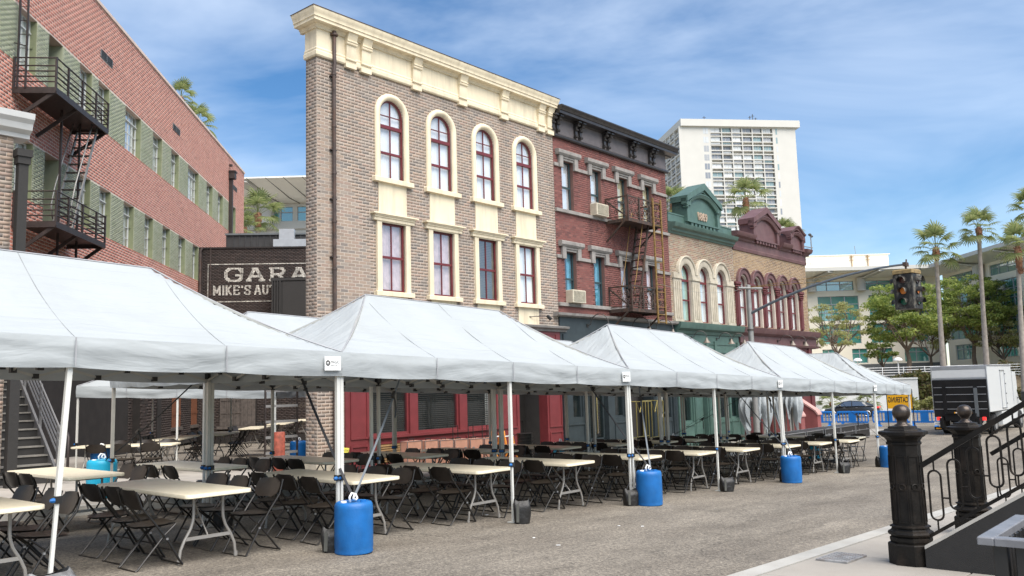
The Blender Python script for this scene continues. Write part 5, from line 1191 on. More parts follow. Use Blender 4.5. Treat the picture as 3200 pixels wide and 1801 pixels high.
def tent(name, label, x0, y0, L=6.1, W=3.05, rl=1.6, seed=1, group='white event tents', rz=0.0, z0=None, tagcorner=None, legs='all', lean=None, base_z=None):
    zb = gz(x0) if base_z is None else base_z
    t = thing(name, label, 'tent', (x0, y0, zb), rz, group)
    c = canopy(L, W, rl, seed); c.build('canopy', M_['tent'], t, smooth=50)
    valance(L, W, seed).build('valance', M_['tent'], t, smooth=60)
    # seam piping along the hips and ridge
    sm = MB(); vr = min(W/2, 1.6)
    def hz(x, y):
        u = min(x/rl, (L-x)/rl, 1.0); v = min(y/vr, (W-y)/vr, 1.0); tt = min(u, v); return EAVE_T+(PEAK-EAVE_T)*(.68*tt+.32*tt*tt)
    for cx, sx in ((0, 1), (L, -1)):
        for cy, sy in ((0, 1), (W, -1)):
            sm.tube([(cx+sx*rl*k/12, cy+sy*vr*k/12, hz(cx+sx*rl*k/12, cy+sy*vr*k/12)-G*(cx+sx*rl*k/12)+.004) for k in range(13)], .009, 4)
    if L > 2*rl+.1: sm.tube([(rl, W/2, PEAK-G*rl+.004), (L-rl, W/2, PEAK-G*(L-rl)+.004)], .010, 4)
    if W > 2*vr+.1: sm.tube([(L/2, vr, PEAK-G*L/2+.004), (L/2, W-vr, PEAK-G*L/2+.004)], .010, 4)
    sm.build('seam', M_['seam'], t)
    for k in (1, 2, 3):
        x = L*k/4; s2 = MB(); s2.bar((x, -.042, EAVE_T-G*x-.01), (x, -.046, EAVE_B-G*x+.01), .012, .004, up=(0,1,0)); s2.build('seam', M_['seam'], t)
    for k in (1, 2, 3):
        for sy in (0, W):
            x = L*k/4; s2 = MB(); s2.tube([(x, sy+((vr if sy == 0 else W-vr)-sy)*j/8, hz(x, sy+((vr if sy == 0 else W-vr)-sy)*j/8)-G*x+.001) for j in range(9)], .004, 3); s2.build('seam', M_['seam_pale'], t)
    xs = [0.025, L/2, L-0.025] if L > 4 else [0.025, L-0.025]
    for iy, y in enumerate((0.05, W-0.05)):
        for ix, x in enumerate(xs):
            zt, zg = EAVE_T-.03-G*x, -G*x+(0 if base_z is None else G*x)
            dx = dy = 0
            if lean and (ix, iy) in lean: dx, dy = lean[(ix, iy)]
            lg = MB(); h = zt-zg
            P = lambda f: (x+dx*(1-f), y+dy*(1-f), zg+h*f)
            lg.bar(P(.36), P(1.0), .045, .045); lg.bar(P(.01), P(.37), .032, .032); lg.bar((P(0)[0]-.06, P(0)[1], zg+.008), (P(0)[0]+.06, P(0)[1], zg+.008), .12, .012)
            o = lg.build('leg', M_['tent_pole'] if iy == 0 else M_['truss'], t)
            kb = MB(); q = P(.36); kb.box(q[0]-.032, q[0]+.032, q[1]-.032, q[1]+.032, q[2]-.03, q[2]+.035); kb.build('bracket', M_['black_plastic'], o); q2 = P(.93); kb = MB(); kb.box(q2[0]-.04, q2[0]+.04, q2[1]-.04, q2[1]+.04, q2[2]-.05, q2[2]+.03); kb.build('bracket', M_['black_plastic'], o)
            kb = MB(); kb.lathe([(.0,0),(.022,.0),(.022,.02),(.012,.04)], 8); k_ = kb.build('knob', M_['blue'], o); k_.location = (q[0]-.03, q[1]-.02, q[2]); k_.rotation_euler = (0, -PI/2, 0)
    # scissor trusses round the rim
    def scissor(p, q, n):
        s = MB(); b = MB()
        for k in range(n):
            a0, a1 = k/n, (k+1)/n
            A = [p[0]+(q[0]-p[0])*a0, p[1]+(q[1]-p[1])*a0]; B_ = [p[0]+(q[0]-p[0])*a1, p[1]+(q[1]-p[1])*a1]
            za, zb_ = 2.17-G*A[0], 2.17-G*B_[0]; hi, lo = .06, -.14
            s.bar((*A, za+hi), (*B_, zb_+lo), .014, .028); s.bar((*A, za+lo), (*B_, zb_+hi), .014, .028)
            for (xx, yy, zz) in ((A[0], A[1], za+hi), (A[0], A[1], za+lo), ((A[0]+B_[0])/2, (A[1]+B_[1])/2, (za+zb_)/2-.04)): b.box(xx-.03, xx+.03, yy-.03, yy+.03, zz-.03, zz+.03)
        o = s.build('scissor_truss', M_['truss'], t, kind='stuff'); b.build('joint', M_['black_plastic'], o, kind='stuff')
    scissor((.08,.06),(L-.08,.06),8 if L > 4 else 4); scissor((.08,W-.06),(L-.08,W-.06),8 if L > 4 else 4); scissor((.06,.08),(.06,W-.08),4); scissor((L-.06,.08),(L-.06,W-.08),4)
    if L > 4: scissor((L/2,.08),(L/2,W-.08),4)
    s = MB()
    for cx, sx in ((0,1),(L,-1)):
        for cy, sy in ((0,1),(W,-1)): s.bar((cx+sx*.07, cy+sy*.07, 2.22-G*cx), (cx+sx*rl, cy+sy*vr, PEAK-.06-G*(cx+sx*rl)), .025)
    if L > 2*rl: s.bar((rl,W/2,PEAK-.06-G*rl),(L-rl,W/2,PEAK-.06-G*(L-rl)),.03)
    s.build('roof_pole', M_['truss'], t)
    if tagcorner is not None:
        x = tagcorner; g = MB(); g.box(x-.115, x+.115, -.058, -.054, EAVE_B+.06-G*x, EAVE_B+.225-G*x); o = g.build('brand_patch', M_['white_plastic'], t)
        g = MB(); zc = EAVE_B+.145-G*x
        n = 20; g.add([(x-.07+.033*math.cos(2*PI*k/n), -.0592, zc+.033*math.sin(2*PI*k/n)) for k in range(n)], [tuple(range(n))]); g.build('emblem', M_['black_ink'], o)
        text_obj('lettering', 'M', .045, M_['white_plastic'], o, (x-.072, -.0600, zc-.016), (PI/2, 0, 0), align='CENTER', bold=.001)
        text_obj('lettering', 'MAGIC', .050, M_['black_ink'], o, (x-.030, -.0595, zc-.006), (PI/2, 0, 0), sx=.80)
        text_obj('lettering', 'RENTAL', .022, M_['black_ink'], o, (x-.030, -.0595, zc-.034), (PI/2, 0, 0), sx=1.2)
    return t
M_['seam_pale'] = mat('pale_tent_seam', (.26,.27,.275), .8)
M_['seam'] = mat('grey_tent_seam', (.30,.30,.31), .7)
XF = [.21, 6.31, 12.41, 18.51, 24.61]
tl = ['nearest white tent at the left, cut off by the left edge of the photo', 'second white tent from the left, peaked in front of the tan brick house', 'third white tent in the street row, peaked in front of the red brick house', 'fourth white tent in the street row, peaked in front of the maroon house']
for i in range(4):
    tent('event_tent', tl[i], XF[i], 8.26, seed=3+i, tagcorner=5.93, lean={(1,0):(-.14,-.02)} if i == 0 else ({(0,0):(.06,.0)} if i == 2 else ({(0,0):(.05,0)} if i == 3 else None)))
tent('event_tent', 'last white tent of the street row, turned sideways by the yellow catering sign', XF[4]+3.07, 8.26, L=6.15, W=3.05, seed=9, rz=PI/2, rl=1.5) if False else None
# the last tent stands crosswise: ridge along the depth
t5 = tent('event_tent', 'last white tent of the street row, turned crosswise beside the yellow catering sign', XF[4]+.02, 8.26, L=3.05, W=6.15, rl=1.52, seed=9)
for i in (1, 2, 3):
    tent('event_tent', ['', 'white tent in the back row behind the second street tent, near the alley mouth', 'white tent in the back row in front of the slate shopfront', 'white tent in the back row in front of the green shopfront'][i], XF[i], 11.40, seed=20+i)
tent('event_tent', 'pale blue-white tent standing inside the alley before the garage wall', 9.15, 22.95, L=5.0, W=6.1, rl=1.5, seed=31, rz=LA-PI/2, base_z=-.32)
# ---------------------------------------------------------------- folding tables and chairs
def make_table(L=2.3, Wd=.77):
    t = thing('folding_table', 'table', 'table')
    m = MB(); r = .07; pts = []
    for cx, cy, a0 in ((Wd/2-r, L/2-r, 0), (-Wd/2+r, L/2-r, PI/2), (-Wd/2+r, -L/2+r, PI), (Wd/2-r, -L/2+r, 1.5*PI)):
        for k in range(5): a = a0+k*PI/8; pts.append((cx+r*math.cos(a), cy+r*math.sin(a)))
    n = len(pts); prof = [(.97,.697),(1.0,.705),(1.0,.735),(.992,.742)]
    for s_, z in prof: m.v += [(x*s_, y*(1-(1-s_)*Wd/L), z) for x, y in pts]
    for i in range(len(prof)-1): m.f += [(i*n+k, i*n+(k+1) % n, (i+1)*n+(k+1) % n, (i+1)*n+k) for k in range(n)]
    m.f += [tuple(reversed(range(n))), tuple(range(3*n, 4*n))]; m.build('tabletop', M_['table'], t, smooth=40)
    for sg in (-1, 1):
        y = sg*(L/2-.27)
        for sx in (-1, 1):
            l = MB(); l.tube([(sx*.17,y,.70),(sx*.17,y,.50),(sx*.175,y,.44),(sx*.20,y,.36),(sx*.27,y,.24),(sx*.31,y,.15),(sx*.33,y,.0)], .016, 7); l.lathe([(.021,0),(.021,.05)], 7, (sx*.33,y,0)); l.build('leg', M_['table_leg'], t, smooth=40)
        c = MB(); c.bar((-.26,y,.255),(.26,y,.255),.022,.035); c.build('crossbar', M_['table_leg'], t)
        c = MB(); c.tube([(0,y,.26),(0,y-sg*.40,.69)], .010, 5); c.tube([(-.17,y,.68),(.17,y,.68)], .014, 6); c.build('brace', M_['table_leg'], t)
    return t
def make_chair():
    t = thing('folding_chair', 'chair', 'chair')
    m = MB(); a, b = .205, .205
    def seat(u, v): x = -.20+.40*v; w = (.20+.015*math.sin(v*PI))*(1-.30*abs(2*v-1)**5); y = (u*2-1)*w; return (x, y, .440+.012*(1-math.cos((v-.4)*2))-.012*math.cos((u-.5)*PI)+.012*v)
    m.grid(lambda u, v: seat(1-u, v), 8, 8); nv = len(m.v); m.grid(lambda u, v: Vector(seat(u, v))+Vector((0,0,-.018)), 8, 8); m.build('seat', M_['chair'], t, smooth=60)
    m = MB()
    def back(u, v): w = .215*(1-.42*abs(2*v-1)**4); y = (u*2-1)*w; z = .605+.205*v; x = -.185-.085*v-.03*math.cos((u-.5)*PI)+.02; return (x, y, z)
    m.grid(lambda u, v: back(u, v), 8, 5); m.grid(lambda u, v: Vector(back(1-u, v))+Vector((-.016,0,0)), 8, 5); m.build('backrest', M_['chair'], t, smooth=60)
    for sy in (-1, 1):
        l = MB(); y = sy*.215; l.tube([(-.27,y*.96,.80),(-.215,y,.64),(-.10,y,.50),(.06,y,.29),(.20,y,.06),(.235,y,.012)], .012, 6); l.build('front_leg', M_['chair_leg'], t, smooth=50)
        l = MB(); y = sy*.185; l.tube([(.17,y,.43),(.05,y,.33),(-.14,y,.12),(-.22,y,.03),(-.25,y,.012)], .011, 6); l.build('rear_leg', M_['chair_leg'], t, smooth=50)
    for px_, hy, pz, r_ in ((.235,.215,.012,.011),(-.25,.185,.012,.010),(.13,.215,.17,.009)): c = MB(); c.tube([(px_,-hy,pz),(px_,hy,pz)], r_, 5); c.build('stretcher', M_['chair_leg'], t, smooth=50)
    c = MB()
    for sy in (-1, 1): c.lathe([(.014,-.01),(.014,.01)], 6, (.06, sy*.225, .295))
    c.build('rivet', M_['steel'], t)
    return t
TAB, CHR = make_table(), make_chair()
used = {'t': False, 'c': False}
def put(proto, key, name_label, loc, rz, group):
    if not used[key]:
        used[key] = True; o = proto; o.location = loc; o.rotation_euler = (0, 0, rz); o['label'] = name_label; o['group'] = group; return o
    return dup(proto, loc, rz, name_label, group)
rj = random.Random(5)
ORD = ['first', 'second', 'third', 'fourth', 'fifth', 'sixth', 'seventh', 'eighth', 'ninth', 'tenth', 'eleventh', 'twelfth']
def table_set(xr, y0, dz, tname, nL=3, nR=3, L=2.3, group='front', rot=0.0, skip=(), startL=.38, startR=.40, step=.60, ang=None, ctr=None):
    """xr: right edge of the table top, y0: its near end"""
    if ctr is None: xc, yc, rz = xr-.385, y0+L/2, rj.uniform(-.02, .02)
    else: (xc, yc), rz = ctr, rot
    zf = (lambda x, y: gz(x)+dz)
    z = zf(xc, yc) if ctr is None else dz
    put(TAB, 't', 'cream folding table, '+tname, (xc, yc, z), rz, 'cream folding tables under the tents')
    ca, sa = math.cos(rz), math.sin(rz)
    for side, n, st in ((-1, nL, startL), (1, nR, startR)):
        for k in range(n):
            if (side, k) in skip: continue
            lx = side*(.385+.16+rj.uniform(-.05,.07)); ly = -L/2+st+k*step+rj.uniform(-.04,.04)
            if k > 3: continue
            x, y = xc+ca*lx-sa*ly, yc+sa*lx+ca*ly; zz = zf(x, y) if ctr is None else dz
            where = ['nearest the camera', 'second from the camera', 'third from the camera', 'farthest from the camera'][k] if n == 4 else ['near end', 'middle', 'far end'][min(k, 2)]
            sd = 'left' if side < 0 else 'right'
            put(CHR, 'c', 'dark folding chair, %s side, %s, %s' % (sd, where, tname), (x, y, zz), rz+(0 if side < 0 else PI)+rj.uniform(-.09,.09), 'dark folding chairs at the tables')
FRT = [3.16, 5.32, 7.48, 9.64, 11.72, 13.85, 15.8, 17.72, 19.85, 21.8, 23.75]
for i, x in enumerate(FRT):
    table_set(x, 8.50+rj.uniform(-.05,.05), 0, ORD[i]+' street-row table from the left', nL=3, nR=3, step=.58)
SEC = [3.4, 5.53, 7.52, 9.7, 11.84, 13.97, 16.2, 18.4, 20.5, 22.1, 23.9]
for i, x in enumerate(SEC):
    table_set(x, 12.15+rj.uniform(-.05,.05), 0 if True else .15, ORD[i]+' back-row table from the left', nL=3 if i > 1 else 2, nR=3 if i != 1 else 2, L=2.3, startL=.3, startR=.34, step=.55)
table_set(26.6, 9.3, 0, 'table under the last crosswise tent', nL=2, nR=3)
table_set(26.5, 12.0, 0, 'inner table under the last crosswise tent', nL=3, nR=2)
# alley tables, turned with the alley
for i, (d, l, nn) in enumerate(((19.2, -8.6, 2), (22.4, -9.3, 2), (26.2, -9.0, 2), (30.5, -9.3, 2), (34.5, -9.2, 2), (38.5, -9.5, 1))):
    p = LD*(d+2.2)+LN*(-10.2+3.0+.25*i); c = (p.x, p.y)
    table_set(0, 0, -.30 if i > 1 else -.22, ORD[i]+' alley table from the front', nL=3, nR=3, rot=LA-PI/2+(0 if i else .0)+PI/2*0, ctr=c) if i else table_set(0, 0, -.22, 'first alley table from the front', nL=3, nR=3, rot=LA, ctr=c)
# ---------------------------------------------------------------- barrels, weight bags, straps
def make_barrel(m, loc, lab, s=1.0, group='blue water barrels holding the tents down'):
    t = thing('water_barrel', lab, 'barrel', loc, random.uniform(-.4,.4), group); t.scale = (s, s, s)
    b = MB(); b.lathe([(.19,0),(.212,.012),(.216,.03),(.212,.05),(.217,.07),(.218,.30),(.217,.50),(.214,.535),(.200,.562),(.185,.570),(.178,.562),(.05,.560)], 40); b.build('body', m, t, smooth=38)
    for x, y, mm in ((.11,-.03,m),(-.10,.05,M_['white_plastic'])): c = MB(); c.lathe([(.035,0),(.035,.016),(.028,.02)], 12, (x,y,.56)); c.build('bung', mm, t, smooth=40)
    h = MB(); h.tube([(-.045,0,.565),(-.055,0,.62),(-.02,.01,.66),(.035,.01,.645),(.05,0,.60),(.02,-.01,.585),(-.02,-.02,.61),(0,-.02,.64)], .013, 7); h.build('hook', M_['white_plastic'], t, smooth=True)
    return t
BX = [6.24, 12.47, 18.15, 24.42]
bn = ['large blue barrel in front of the pole between the first two tents', 'blue barrel in front of the pole between the second and third tents', 'blue barrel in front of the pole between the third and fourth tents', 'blue barrel half hidden by the round-topped iron newel post']
BAR = [make_barrel(M_['blue'], (x, 8.0 if i else 7.96, gz(x)), bn[i]) for i, x in enumerate(BX)]
def dz15(x, y): return gz(x)+.15
make_barrel(M_['cyan'], (6.52, 15.2, dz15(6.5,0)), 'bright light-blue barrel on the alley paving behind the left tables', 1.12)
make_barrel(M_['blue'], (9.0, 21.0, -.2), 'dark blue barrel in the shaded alley behind the first row of chairs', 1.15)
make_barrel(M_['blue'], (14.1, 20.4, -.32), 'dark blue barrel by the ladder at the foot of the tan brick pier', 1.1)
make_barrel(M_['cyan'], (18.6, 14.7, dz15(18.6,0)), 'cyan barrel glimpsed between back-row chairs by the slate shop', 1.0)
make_barrel(M_['blue'], (24.6, 14.75, dz15(24.6,0)), 'blue barrel glimpsed between back-row chairs by the green shop', 1.0)
make_barrel(M_['cyan'], (27.4, 11.25, gz(27.4)), 'cyan barrel glimpsed behind the last front tables', 1.0)
def strap(p, q, lab, m=None, buckle=.55, w=.026, tail=None):
    t = thing('ratchet_strap', lab, 'strap', p, 0, 'webbing straps from tents to barrels'); P, Q = Vector((0,0,0)), Vector(q)-Vector(p)
    s = MB(); mid = (P+Q)/2+Vector((0,0,-.03)); pts = [P+(Q-P)*k/6+Vector((0,0,-.05*math.sin(PI*k/6))) for k in range(7)]
    for a, b in zip(pts[:-1], pts[1:]): s.bar(a, b, w, .005)
    s.build('webbing', m or M_['strap'], t)
    if buckle:
        c = P+(Q-P)*buckle; k = MB(); d = (Q-P).normalized()*.07; k.bar(c-d, c+d, .04, .035); 
        k.tube([c, c+Vector((.03,0,-.08)), c+Vector((.05,.01,-.2)), c+Vector((.03,.0,-.32))], .014, 5); k.build('buckle', M_['black_plastic'], t)
    return t
for i, x in enumerate(BX):
    top = Vector((x, 7.97, gz(x)+.62))
    nm = ['first', 'second', 'third', 'fourth'][i]
    if i < 3:
        strap(top, (x+.28, 9.5, gz(x)+2.2), 'black strap rising to the left from the %s blue street barrel' % nm, buckle=.0, w=.034)
        strap(top+Vector((.02,0,0)), (x+2.25, 9.6, gz(x)+2.2), 'grey strap rising to the right from the %s blue street barrel' % nm, M_['strap_grey'], buckle=.72)
    else: strap(top, (x-.9, 9.2, gz(x)+2.2), 'black strap rising to the left from the fourth blue street barrel', buckle=.5)
strap((6.5,15.2,.5), (6.36,11.5,1.95), 'black strap hanging from the tent pole to the light-blue alley barrel', buckle=.4)
strap((24.6,14.75,-.05), (23.6,11.5,1.3), 'black strap from the back barrel to the tents by the green shop', buckle=.4)
strap((24.6,14.75,-.05), (26.0,13.0,1.4), 'second black strap from the back barrel by the green shop', buckle=.0)
def weight_bag(loc, rz, lab, kind=0):
    t = thing('weight_bag', lab, 'sandbag', loc, rz, 'black weight bags tied to the tent legs')
    m = MB(); rg = random.Random(int(loc[0]*100))
    w, d, h = (.115, .085, .33) if kind == 0 else ((.13, .10, .28) if kind == 1 else (.20, .12, .22))
    def fn(u, v):
        a = u*2*PI; k = (abs(math.cos(a))**.6*math.copysign(1, math.cos(a)), abs(math.sin(a))**.6*math.copysign(1, math.sin(a)))
        f = 1+.07*math.sin(v*PI)+.05*math.sin(3*a+v*5+rg.random()*.02)-(.10*max(0, v-.85)/.15)
        dd = d*f*(1-.6*max(0, v-.72)/.28); return (k[0]*w*f*(.86+.14*math.sin(min(1,v*1.4+.25)*PI/2)), k[1]*dd, h*v+.02*max(0, v-.85)/.15*math.cos(a*2)+.006*math.sin(a*5+v*9))
    m.grid(fn, 26, 12); m.build('bag', M_['bag_silver'] if kind == 2 else M_['bag'], t, smooth=60)
    s = MB(); s.bar((-w*.6,-d*1.12,.03),(-w*.55,-d*1.0,h*.85),.04,.008,up=(0,1,0)); s.build('carry_strap', M_['bag_grey'], t); return t
for i in range(9):
    x = 6.31+3.05*(i-1)
    if i == 0: weight_bag((3.05, 8.10, gz(3.05)), .2, 'silver-grey crumpled weight bag at the foot of the leaning left tent leg', 2); continue
    if i == 8: continue
    lb = ['', 'black weight bag half hidden behind the large blue barrel', 'tall black weight bag standing at the second tent middle leg', 'black weight bag leaning against the second blue street barrel', 'torn-topped black weight bag at the third tent middle leg', 'black weight bag beside the third blue street barrel', 'black weight bag at the fourth tent middle leg', 'black weight bag beside the fourth blue street barrel']
    if i < 8: weight_bag((x-(.16 if i % 2 else .0), 8.22 if i % 2 else 8.14, gz(x)), rj.uniform(-1.0,-.5), lb[i], 0 if i % 2 == 0 and i < 4 else 1)
weight_bag((6.5, 11.2, gz(6.5)), .3, 'black weight bag by the double pole behind the second front table', 1)
weight_bag((8.9, 11.25, gz(8.9)), -.2, 'black weight bag on the bright paving by the inner pole of the second tent', 1)
# ---------------------------------------------------------------- things along the shopfronts
def case(loc, w, d, h, rz, m, lab, kind, group, edge=True, handle=True):
    t = thing(kind, lab, 'case', loc, rz, group); b = MB(); b.bbox(-w/2, w/2, -d/2, d/2, .04, h, .02); b.build('shell', m, t)
    e = MB(); ew = .026 if kind == 'road_case' else .012
    if edge:
        for x in (-w/2, w/2):
            for y in (-d/2, d/2): e.bar((x,y,.04),(x,y,h),ew*1.2)
        for z in (.045, h-.005, h*.62):
            for y in (-d/2-.003, d/2+.003): e.bar((-w/2,y,z),(w/2,y,z),ew)
            for x in (-w/2-.003, w/2+.003): e.bar((x,-d/2,z),(x,d/2,z),ew)
        e.build('edging', M_['steel'], t)
    if handle: k = MB(); k.tube([(-.08,-d*.0,h),(-.08,0,h+.04),(.08,0,h+.04),(.08,0,h)], .012, 6); k.build('handle', M_['black_plastic'], t)
    k = MB()
    for x in (-w*.28, w*.28): k.box(x-.03, x+.03, -d/2-.02, -d/2-.003, h*.58, h*.70)
    k.build('latch', M_['steel'], t)
    k = MB()
    for x in (-w/2+.06, w/2-.06):
        for y in (-d/2+.05, d/2-.05): k.lathe([(.03,0),(.03,.04)], 8, (x,y,0))
    k.build('castor', M_['black_plastic'], t)
    return t
names = ['leftmost', 'second', 'third', 'fourth', 'fifth']
for i, x in enumerate((14.55, 15.12, 15.66, 16.2, 16.78, 17.33)):
    t = case((x, 16.25, gz(x)+.15), .47, .26, .70, rj.uniform(-.05,.05), M_['orange_wood'], ['leftmost copper-orange trunk of the row under the shop window', 'second copper-orange trunk from the left under the shop window', 'third copper-orange trunk from the left under the shop window', 'fourth copper-orange trunk, with a raised pull handle, under the shop window', 'fifth copper-orange trunk from the left under the shop window', 'rightmost copper-orange trunk, with a tall raised pull handle'][i], 'travel_trunk', 'copper-orange trunks lined up under the shop window')
    if i in (3, 5, 4):
        k = MB(); hh = 1.05 if i != 4 else 1.1; k.tube([(-.09,.1,.7),(-.09,.1,hh),(.09,.1,hh),(.09,.1,.7)], .012, 6); k.build('pull_handle', M_['black_plastic'], t)
def hand_truck(loc, lab):
    t = thing('stepladder', lab, 'ladder', loc, .1, 'orange folding stepladders by the shop door'); m = MB()
    for x in (-.22, .22): m.bar((x,-.12,0),(x*.8,.08,.88),.04); m.bar((x,.3,0),(x*.8,.10,.88),.03)
    m.build('frame', M_['orange'], t); m = MB()
    for k in range(3): f = (k+1)*.27; m.box(-.2, .2, -.12+.2*f-.03, -.12+.2*f+.06, f*.88, f*.88+.025)
    m.build('step', M_['white_plastic'], t)
hand_truck((17.75, 16.2, gz(17.7)+.15), 'left orange stepladder beside the copper trunks'); hand_truck((18.2, 16.2, gz(18.2)+.15), 'right orange stepladder next to the stacked black tubs')
t = thing('tub_stack', 'stack of nested black plastic tubs by the dark shop doorway', 'tubs', (18.62, 16.0, gz(18.6)+.15), 0)
for k in range(9): m = MB(); z = k*.085; m.lathe([(.19,z),(.215,z+.10),(.235,z+.105),(.235,z+.12),(.205,z+.115)], 18); m.build('tub', M_['black_plastic'], t, smooth=35)
t = thing('planter', 'small black square planter pot by the slate shop doors', 'planter', (23.0, 16.3, gz(23)+.15), .1); m = MB(); m.ext([(-.16,-.16),(.16,-.16),(.16,.16),(-.16,.16)], 'z', 0, .36); m.bbox(-.19,.19,-.19,.19,.36,.41,.01); m.build('pot', M_['black_plastic'], t); m = MB(); m.box(-.02,.06,-.197,-.19,.18,.3); m.build('label_plate', M_['white_plastic'], t)
# luggage trolley
t = thing('luggage_trolley', 'tall brass-tube luggage trolley standing before the slate shop', 'trolley', (24.4, 15.6, gz(24.4)+.15), .15); z0 = .18
m = MB(); m.bbox(-.75,.75,-.3,.3,.14,.2,.01); m.build('deck', M_['bag'], t)
for x in (-.72, -.25, .25, .72):
    for y in (-.27, .27): m = MB(); m.tube([(x,y,.2),(x,y,1.72)], .018, 7); m.build('post', M_['brass'], t, smooth=40)
m = MB()
for y in (-.27, .27): m.tube([(-.72,y,1.72),(-.25,y,1.72)], .016, 6); m.tube([(.25,y,1.72),(.72,y,1.72)], .016, 6); m.tube([(-.25,y,1.72),(0,y,1.35),(.25,y,1.72)], .016, 6); m.tube([(-.72,y,.55),(.72,y,.55)], .014, 6)
for x in (-.72, .72): m.tube([(x,-.27,1.72),(x,.27,1.72)], .016, 6)
m.build('rail', M_['brass'], t, smooth=40); m = MB()
for x in (-.6, .6):
    for y in (-.22, .22): m.lathe([(.07,-.02),(.07,.02)], 10, (x,y,.08))
m.build('castor', M_['rubber'], t)
# bundled folded canopies on stands
for i, (x, lab) in enumerate(((31.9, 'left bundle of folded white tent canopies standing upright behind the cases'), (34.9, 'right bundle of folded white tent canopies standing upright behind the cases'))):
    t = thing('canopy_bundle', lab, 'folded tents', (x, 15.3, gz(x)+.15), .2*i, 'folded white tents waiting behind the cases')
    m = MB(); rg = random.Random(40+i); ph = [rg.random()*6 for _ in range(6)]
    def fn(u, v):
        a = u*2*PI; fold = abs(math.sin(a*8+ph[0]+1.1*math.sin(v*3)))
        rr = (.46+.26*fold+.05*math.sin(a*3+ph[1]))*(1-.15*v)*(1+.22*math.sin(min(1,v*1.15)*PI)); zz = 1.85-v*(1.0+.30*math.sin(a*3+ph[2])+.38*math.sin(a*8+ph[3]))
        return (rr*math.cos(a)*1.35, rr*math.sin(a)*.7, zz+.1*fold*v)
    m.grid(fn, 110, 14); m.add([fn(k/40, 0) for k in range(40)], [tuple(range(40))]); m.build('cloth', M_['tent'], t, smooth=30)
    for k in range(7): a = k*.9; m = MB(); m.bar((.6*math.cos(a),.32*math.sin(a),0),(.55*math.cos(a),.3*math.sin(a),1.75),.045); m.build('folded_leg', M_['truss'], t)
# equipment cases in front of the bundles
M_['road_case'] = mat('black_road_case_board', (.022,.02,.019), .5, var=.2)
for i, x in enumerate((29.6, 31.35, 33.1, 34.9, 36.6, 38.3)):
    case((x, 13.9, gz(x)+.01), 1.6, .75, .62, .0, M_['road_case'], ['leftmost black road case with silver edges at the end of the tables', 'second black road case with silver edges from the left', 'third black road case with silver edges from the left', 'fourth black road case with silver edges from the left', 'fifth black road case with silver edges from the left', 'rightmost black road case with silver edges at the end of the tables'][i], 'road_case', 'black road cases with silver edges', handle=False)
# bollard and access ladder by the alley
t = thing('bollard', 'rusty red steel bollard at the alley mouth beside the tan pier', 'bollard', (10.8, 16.35, gz(10.8)+.15)); m = MB(); m.lathe([(.125,0),(.125,.98),(.115,1.0),(.0,1.0)], 18); m.build('post', M_['rust_red'], t, smooth=40)
t = thing('access_ladder', 'dark metal ladder standing against the wall behind the rusty bollard', 'ladder', (11.95, 18.0, -.25), -.1); m = MB()
for x in (-.42, .42): m.bar((x,0,0),(x,0,3.0),.04,.04)
m.build('stile', M_['iron'], t)
for k in range(8): m = MB(); m.bar((-.42,0,.1+k*.37),(.42,0,.1+k*.37),.05,.06); m.build('rung', M_['stair_grey'], t)
# electric box on the green house
t = thing('meter_box', 'weathered grey meter box on the green shopfront', 'meter box', FO+FD*22.1+Vector((0,-.12,.3)), FA); m = MB(); m.bbox(-.3,.3,-.16,.0,0,1.0,.02); m.build('box', M_['grey_board'], t); m = MB(); m.tube([(-.32,-.08,-.4),(-.32,-.08,1.2)], .03, 6); m.build('conduit', M_['grey_board'], t)
# ---------------------------------------------------------------- traffic signal
PX, PY = 30.0, 14.45
t = thing('traffic_signal', 'old black and yellow four-way traffic signal hanging on a long curved grey arm', 'traffic light', (PX, PY, gz(PX)+.15)); zb = gz(PX)+.15
m = MB(); m.tube([(0,0,0),(0,0,4.75),(0,0,6.0)], [.12,.095,.085], 12); m.build('pole', M_['galv'], t, smooth=40)
m = MB(); m.lathe([(.125,0),(.125,.05)], 12, (0,0,4.35)); m.build('rust_band', M_['rust_pipe'], t)
m = MB(); m.tube([(-.62,.1,5.93),(.62,-.25,5.96)], .045, 8); m.lathe([(.09,0),(.09,.12),(.02,.14)], 10, (0,0,5.95)); m.build('crossarm', M_['galv'], t, smooth=40)
ax = Vector((.0,-1,0)); arm = [Vector((0,0,4.98))]; A0, A1 = 4.98, 6.22
for k in range(1, 13): u = k/12; arm.append(Vector((.18*u, -5.62*u, A0+(A1-A0)*(1-(1-u)**1.9))))
m = MB(); m.tube(arm, [.055-.02*k/12 for k in range(13)], 8); m.build('arm', M_['arm'], t, smooth=40)
m = MB(); m.tube([(0,0,5.98),arm[6]+Vector((0,0,.03))], .012, 5); m.tube([(0,0,5.98),arm[9]+Vector((0,0,.03))], .008, 4); m.build('tie_wire', M_['gold_rust'], t)
e = arm[-1]
m = MB(); m.box(e.x-.14, e.x+.14, e.y-.06, e.y+.06, e.z-.07, e.z+.06); m.tube([(e.x,e.y,e.z-.05),(e.x,e.y,e.z-.2)], .035, 8); m.bar((e.x+.05,e.y,e.z+.02),(e.x+.12,e.y,e.z+.17),.04); m.build('hanger', M_['rust_iron'], t)
sig = bpy.data.objects.new('signal_head', None)
hd = MB(); W2 = .33; hz0, hz1 = -1.52, -.2
hd.bbox(-W2, W2, -W2, W2, hz0, hz1-.14, .03); o = hd.build('signal_head', M_['signal_paint'], t); o.location = (e.x, e.y, e.z); o.rotation_euler = (0, 0, 0.0)
SR = math.radians(-97); o.rotation_euler = (0, 0, SR)
